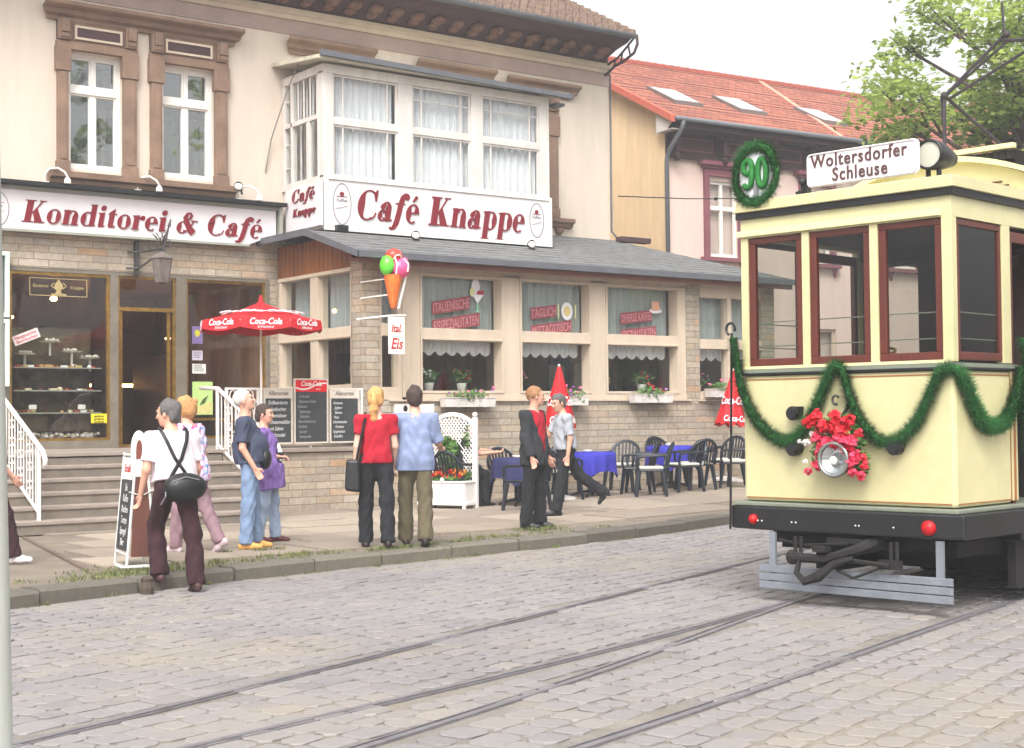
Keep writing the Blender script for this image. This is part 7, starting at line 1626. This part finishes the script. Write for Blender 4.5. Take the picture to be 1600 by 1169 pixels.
H_blond = mat('blond_hair', (206, 156, 96), .6, .25, 30, .6, 90); H_brown = mat('brown_hair', (66, 50, 46), .6, .2, 30, .6, 90); H_white = mat('white_hair', (206, 200, 196), .7, .12, 30, .5, 90); H_grey = mat('grey_hair', (96, 92, 92), .7, .25, 40, .5, 90); H_fair = mat('fair_hair', (158, 116, 80), .7, .2, 40, .5, 90); H_ginger = mat('ginger_hair', (190, 140, 88), .7, .25, 30, .6, 90)
leather = mat('black_leather', (26, 26, 28), .4, .25, 10, .1, 40)
M_floral = ramp_mat('floral_blouse', [(.0, (228, 196, 222)), (.35, (214, 92, 160)), (.5, (196, 206, 236)), (.7, (236, 226, 236)), (.85, (120, 160, 214))], 'voro', 34., .9, const=True)
M_purple = ramp_mat('purple_jacket', [(.3, (104, 76, 140)), (.5, (128, 100, 164)), (.7, (88, 62, 122))], scale=9., rough=.9)
def check_mat():
    m, nt, b = base('blue_check'); L = nt.links; b.inputs['Roughness'].default_value = .9; tc = N(nt, 'ShaderNodeTexCoord'); sp = N(nt, 'ShaderNodeSeparateXYZ'); L.new(tc.outputs['Object'], sp.inputs[0]); fs = []
    for i in (1, 2):
        mu = N(nt, 'ShaderNodeMath', operation='MULTIPLY'); mu.inputs[1].default_value = 420; L.new(sp.outputs[i], mu.inputs[0]); sn = N(nt, 'ShaderNodeMath', operation='SINE'); L.new(mu.outputs[0], sn.inputs[0]); gt = N(nt, 'ShaderNodeMath', operation='GREATER_THAN'); gt.inputs[1].default_value = .55; L.new(sn.outputs[0], gt.inputs[0]); fs.append(gt)
    mx = N(nt, 'ShaderNodeMath', operation='MAXIMUM'); L.new(fs[0].outputs[0], mx.inputs[0]); L.new(fs[1].outputs[0], mx.inputs[1]); rp = N(nt, 'ShaderNodeMix', data_type='RGBA'); L.new(mx.outputs[0], rp.inputs[0]); rp.inputs[6].default_value = C3(120, 132, 166); rp.inputs[7].default_value = C3(132, 144, 176); L.new(rp.outputs[2], b.inputs['Base Color']); return m
M_check = check_mat()
# A  far left, cut by the frame
person('person in a white top and maroon trousers walking in from the left edge', (4.46, 14.70, .12), -30, 1.66, legs=((20, 0, 8), (-14, 0, 12)), arms=((8, 8, 30, 0), (-5, 8, 30, 0)), top=M_wh, bottom=(M_maroon, .015), shoe=mat('white_shoe', (226, 218, 222), .6), hair=(H_grey, 'short'), footpitch=(0, 20))
# B  man stepping up the kerb, bag and crossed straps
t, k = person('man in a white shirt with crossed black straps stepping over the kerb', (5.37, 12.30, 0), 84, 1.68, legs=((34, 0, 50), (-10, 0, 0)), abd=(2, 8), lean=10, arms=((-6, 12, 30, 0), (4, 10, 24, 0)), head=(44, -6), top=M_wh, top_hem=.06, sleeve=.75, bottom=(M_maroon, .02), shoe=mat('brown_shoe', (70, 46, 42), .5), hair=(H_grey, 'short'), belly=.03, loose=.02, base=(.08, 0), footpitch=(0, 14), skin=SKIN)
T = k['T']
mb = MB()
for sg in (1, -1):
    mb.tube([tuple(T(.10, sg*.11, .30)), tuple(T(.05, sg*.12, .50)), tuple(T(-.03, sg*.12, .53)), tuple(T(-.09, sg*.115, .49)), tuple(T(-.135, sg*.09, .40)), tuple(T(-.152, sg*.03, .24)), tuple(T(-.152, -sg*.05, .12)), tuple(T(-.145, -sg*.09, .05))], .017, 5)
mb.build('strap', leather, t)
mb = MB(); mb.ball(tuple(T(-.17, -.04, -.02)), (.11, .20, .13), 14, 10); o = mb.build('hip_bag', leather, t, smooth=True)
mb = MB(); mb.tube([tuple(T(-.27, -.14, .03)), tuple(T(-.275, -.02, .06)), tuple(T(-.25, .1, .02))], .006, 4); mb.tube([tuple(T(-.16, .12, .05)), tuple(T(-.2, .15, -.1)), tuple(T(-.12, .17, -.16))], .007, 4); mb.build('zip', mat('zip_grey', (150, 150, 156), .4, metal=.6), o)
# C  woman behind
person('woman with curly ginger hair in a pink and blue floral blouse', (6.52, 14.50, .12), 118, 1.60, legs=((12, 0, 6), (-14, 0, 14)), lean=6, arms=((14, 8, 30, 10), (-10, 8, 20, 0)), head=(0, 0), top=M_floral, top_hem=-.14, sleeve=.8, bottom=(M_mauve, .01), shoe=mat('pale_shoe', (196, 176, 180), .6), hair=(H_ginger, 'curly'), fem=True, loose=.03, footpitch=(0, 40), belly=.01)
# D  man in navy shirt
t, k = person('white haired man in a navy shirt and faded jeans before the steps', (7.2, 14.5, .12), -28, 1.68, legs=((4, 0, 0), (-2, 0, 2)), lean=-6, arms=((0, 8, 18, 0), (-3, 9, 34, 4)), head=(-4, 16), top=M_navy, top_hem=.0, sleeve=.8, bottom=(M_jean, .012), shoe=mat('tan_boot', (206, 156, 86), .6), hair=(H_white, 'thin'), belly=.06, loose=.03, skin=SKIN)
T = k['T']; MB().ball(tuple(T(.17, -.02, .03)), (.07, .12, .12), 12, 8).build('camera_bag', leather, t, smooth=True)
mb = MB(); mb.tube([tuple(T(.15, .08, .1)), tuple(T(.14, .12, .35)), tuple(T(.02, .09, .49)), tuple(T(-.1, -.02, .44)), tuple(T(-.1, -.1, .3))], .011, 5); mb.build('strap', leather, t)
# E  woman in purple jacket
t, k = person('woman in a purple jacket and pale jeans holding a small camera', (7.70, 15.05, .12), -34, 1.53, legs=((6, 0, 2), (-6, 0, 4)), lean=-7, arms=((-6, 6, 92, 30), (-6, 6, 92, 30)), head=(-10, 0), top=M_purple, top_hem=-.26, sleeve=1.9, bottom=(M_jean2, .01), shoe=mat('wine_shoe', (92, 32, 40), .4), hair=(H_brown, 'short'), fem=True, loose=.05)
w_ = (k['arm'][0][2]+k['arm'][1][2])/2; MB().box(w_[0]+.0, w_[0]+.06, w_[1]-.06, w_[1]+.06, w_[2]-.03, w_[2]+.05).build('camera', leather, t, bevel=.008)
# F, G  couple from behind
t, k = person('blonde woman with a ponytail in a red t-shirt with a black shoulder bag', (8.26, 13.62, .12), 62, 1.69, legs=((8, 0, 4), (-8, 0, 6)), arms=((-4, 9, 14, 0), (2, 9, 30, 6)), head=(-14, -4), top=M_red, top_hem=-.01, sleeve=.55, bottom=(M_blackc, .016), shoe=mat('dark_shoe', (44, 34, 36), .5), hair=(H_blond, 'tail'), fem=True, footpitch=(0, 14), skin=SKINP)
T = k['T']
mb = MB(); mb.hexa([tuple(T(*q)) for q in ((-.16, .17, -.32), (.10, .17, -.32), (.10, .34, -.30), (-.16, .34, -.30), (-.13, .18, .03), (.08, .18, .03), (.08, .32, .03), (-.13, .32, .03))]); mb.build('shoulder_bag', leather, t, bevel=.03)
mb = MB(); mb.tube([tuple(T(*q)) for q in ((.04, .23, -.04), (.07, .19, .2), (.06, .12, .44), (-.0, .115, .525), (-.09, .12, .46), (-.115, .155, .3), (-.115, .2, .1), (-.08, .22, -.03))], .014, 5); mb.build('strap', leather, t)
t, k = person('man in a pale blue checked shirt and olive trousers beside the blonde woman', (8.70, 13.53, .12), 56, 1.71, legs=((10, 0, 4), (-8, 0, 10)), arms=((16, 10, 20, 0), (14, 14, 62, 0)), head=(0, -2), top=M_check, top_hem=-.11, sleeve=.95, bottom=(M_olive, .02), shoe=mat('dark_shoe', ()), hair=(H_brown, 'short'), loose=.02, footpitch=(0, 24))
# H  man in black jacket
t, k = person('short haired man in a black jacket over a red t-shirt', (11.12, 14.56, zp(11.1)), -62, 1.72, legs=((3, 0, 2), (-3, 0, 2)), arms=((4, 8, 16, 0), (2, 8, 18, 0)), head=(36, 0), top=M_red, top_hem=-.08, sleeve=.5, bottom=(M_blackc, .02), shoe=mat('black_shoe', (30, 32, 34), .5), hair=(H_fair, 'thin'), jacket=(FAB('jacket_cloth', (46, 48, 52)), -.16, .38), belly=.015)
# I  man in grey polo walking left
t, k = person('grey haired man in a pale grey shirt walking with one hand at his face', (12.70, 15.9, zp(12.6)), 158, 1.66, legs=((14, 0, 4), (-32, 0, 24)), lean=5, arms=((-6, 8, 16, 0), (34, 6, 118, 18)), head=(22, -16), top=M_greyp, top_hem=.02, sleeve=.85, bottom=(M_blackc, .016), shoe=mat('black_shoe', ()), hair=(H_grey, 'short'), loose=.015, footpitch=(0, 52), belly=.015)
# J  seated behind the trellis
person('person in dark clothes sitting behind the white trellis', (12.62, 18.45, zp(12.6)+.0), -14, 1.64, legs=((84, 0, 84), (80, 0, 80)), lean=12, arms=((60, 8, 30, 0), (50, 8, 44, 0)), top=M_blackc, top_hem=-.02, sleeve=.8, bottom=(M_blackc, .02), shoe=mat('black_shoe', ()), hair=(H_brown, 'short'))
# K  guest inside the annex
person('dark haired person sitting inside the cafe behind the third annex window', (17.75, 20.9, 1.08), 150, 1.66, legs=((84, 0, 84), (84, 0, 84)), lean=4, arms=((20, 8, 60, 10), (20, 8, 60, 10)), top=M_maroon, top_hem=-.02, sleeve=1.8, bottom=(M_blackc, .02), shoe=mat('black_shoe', ()), hair=(H_brown, 'bob'))
# ================= HAZE =================
mh = bpy.data.materials.new('haze'); mh.use_nodes = True; nt = mh.node_tree; nt.nodes.clear()
ho = N(nt, 'ShaderNodeOutputMaterial'); hv = N(nt, 'ShaderNodeVolumePrincipled'); hv.inputs['Color'].default_value = (.93, .92, .95, 1); hv.inputs['Density'].default_value = .0032; hv.inputs['Anisotropy'].default_value = .2
nt.links.new(hv.outputs[0], ho.inputs['Volume'])
hz = MB().box(-45, 75, -40, 62, -1.1, 22).build('haze', mh); hz['kind'] = 'stuff'
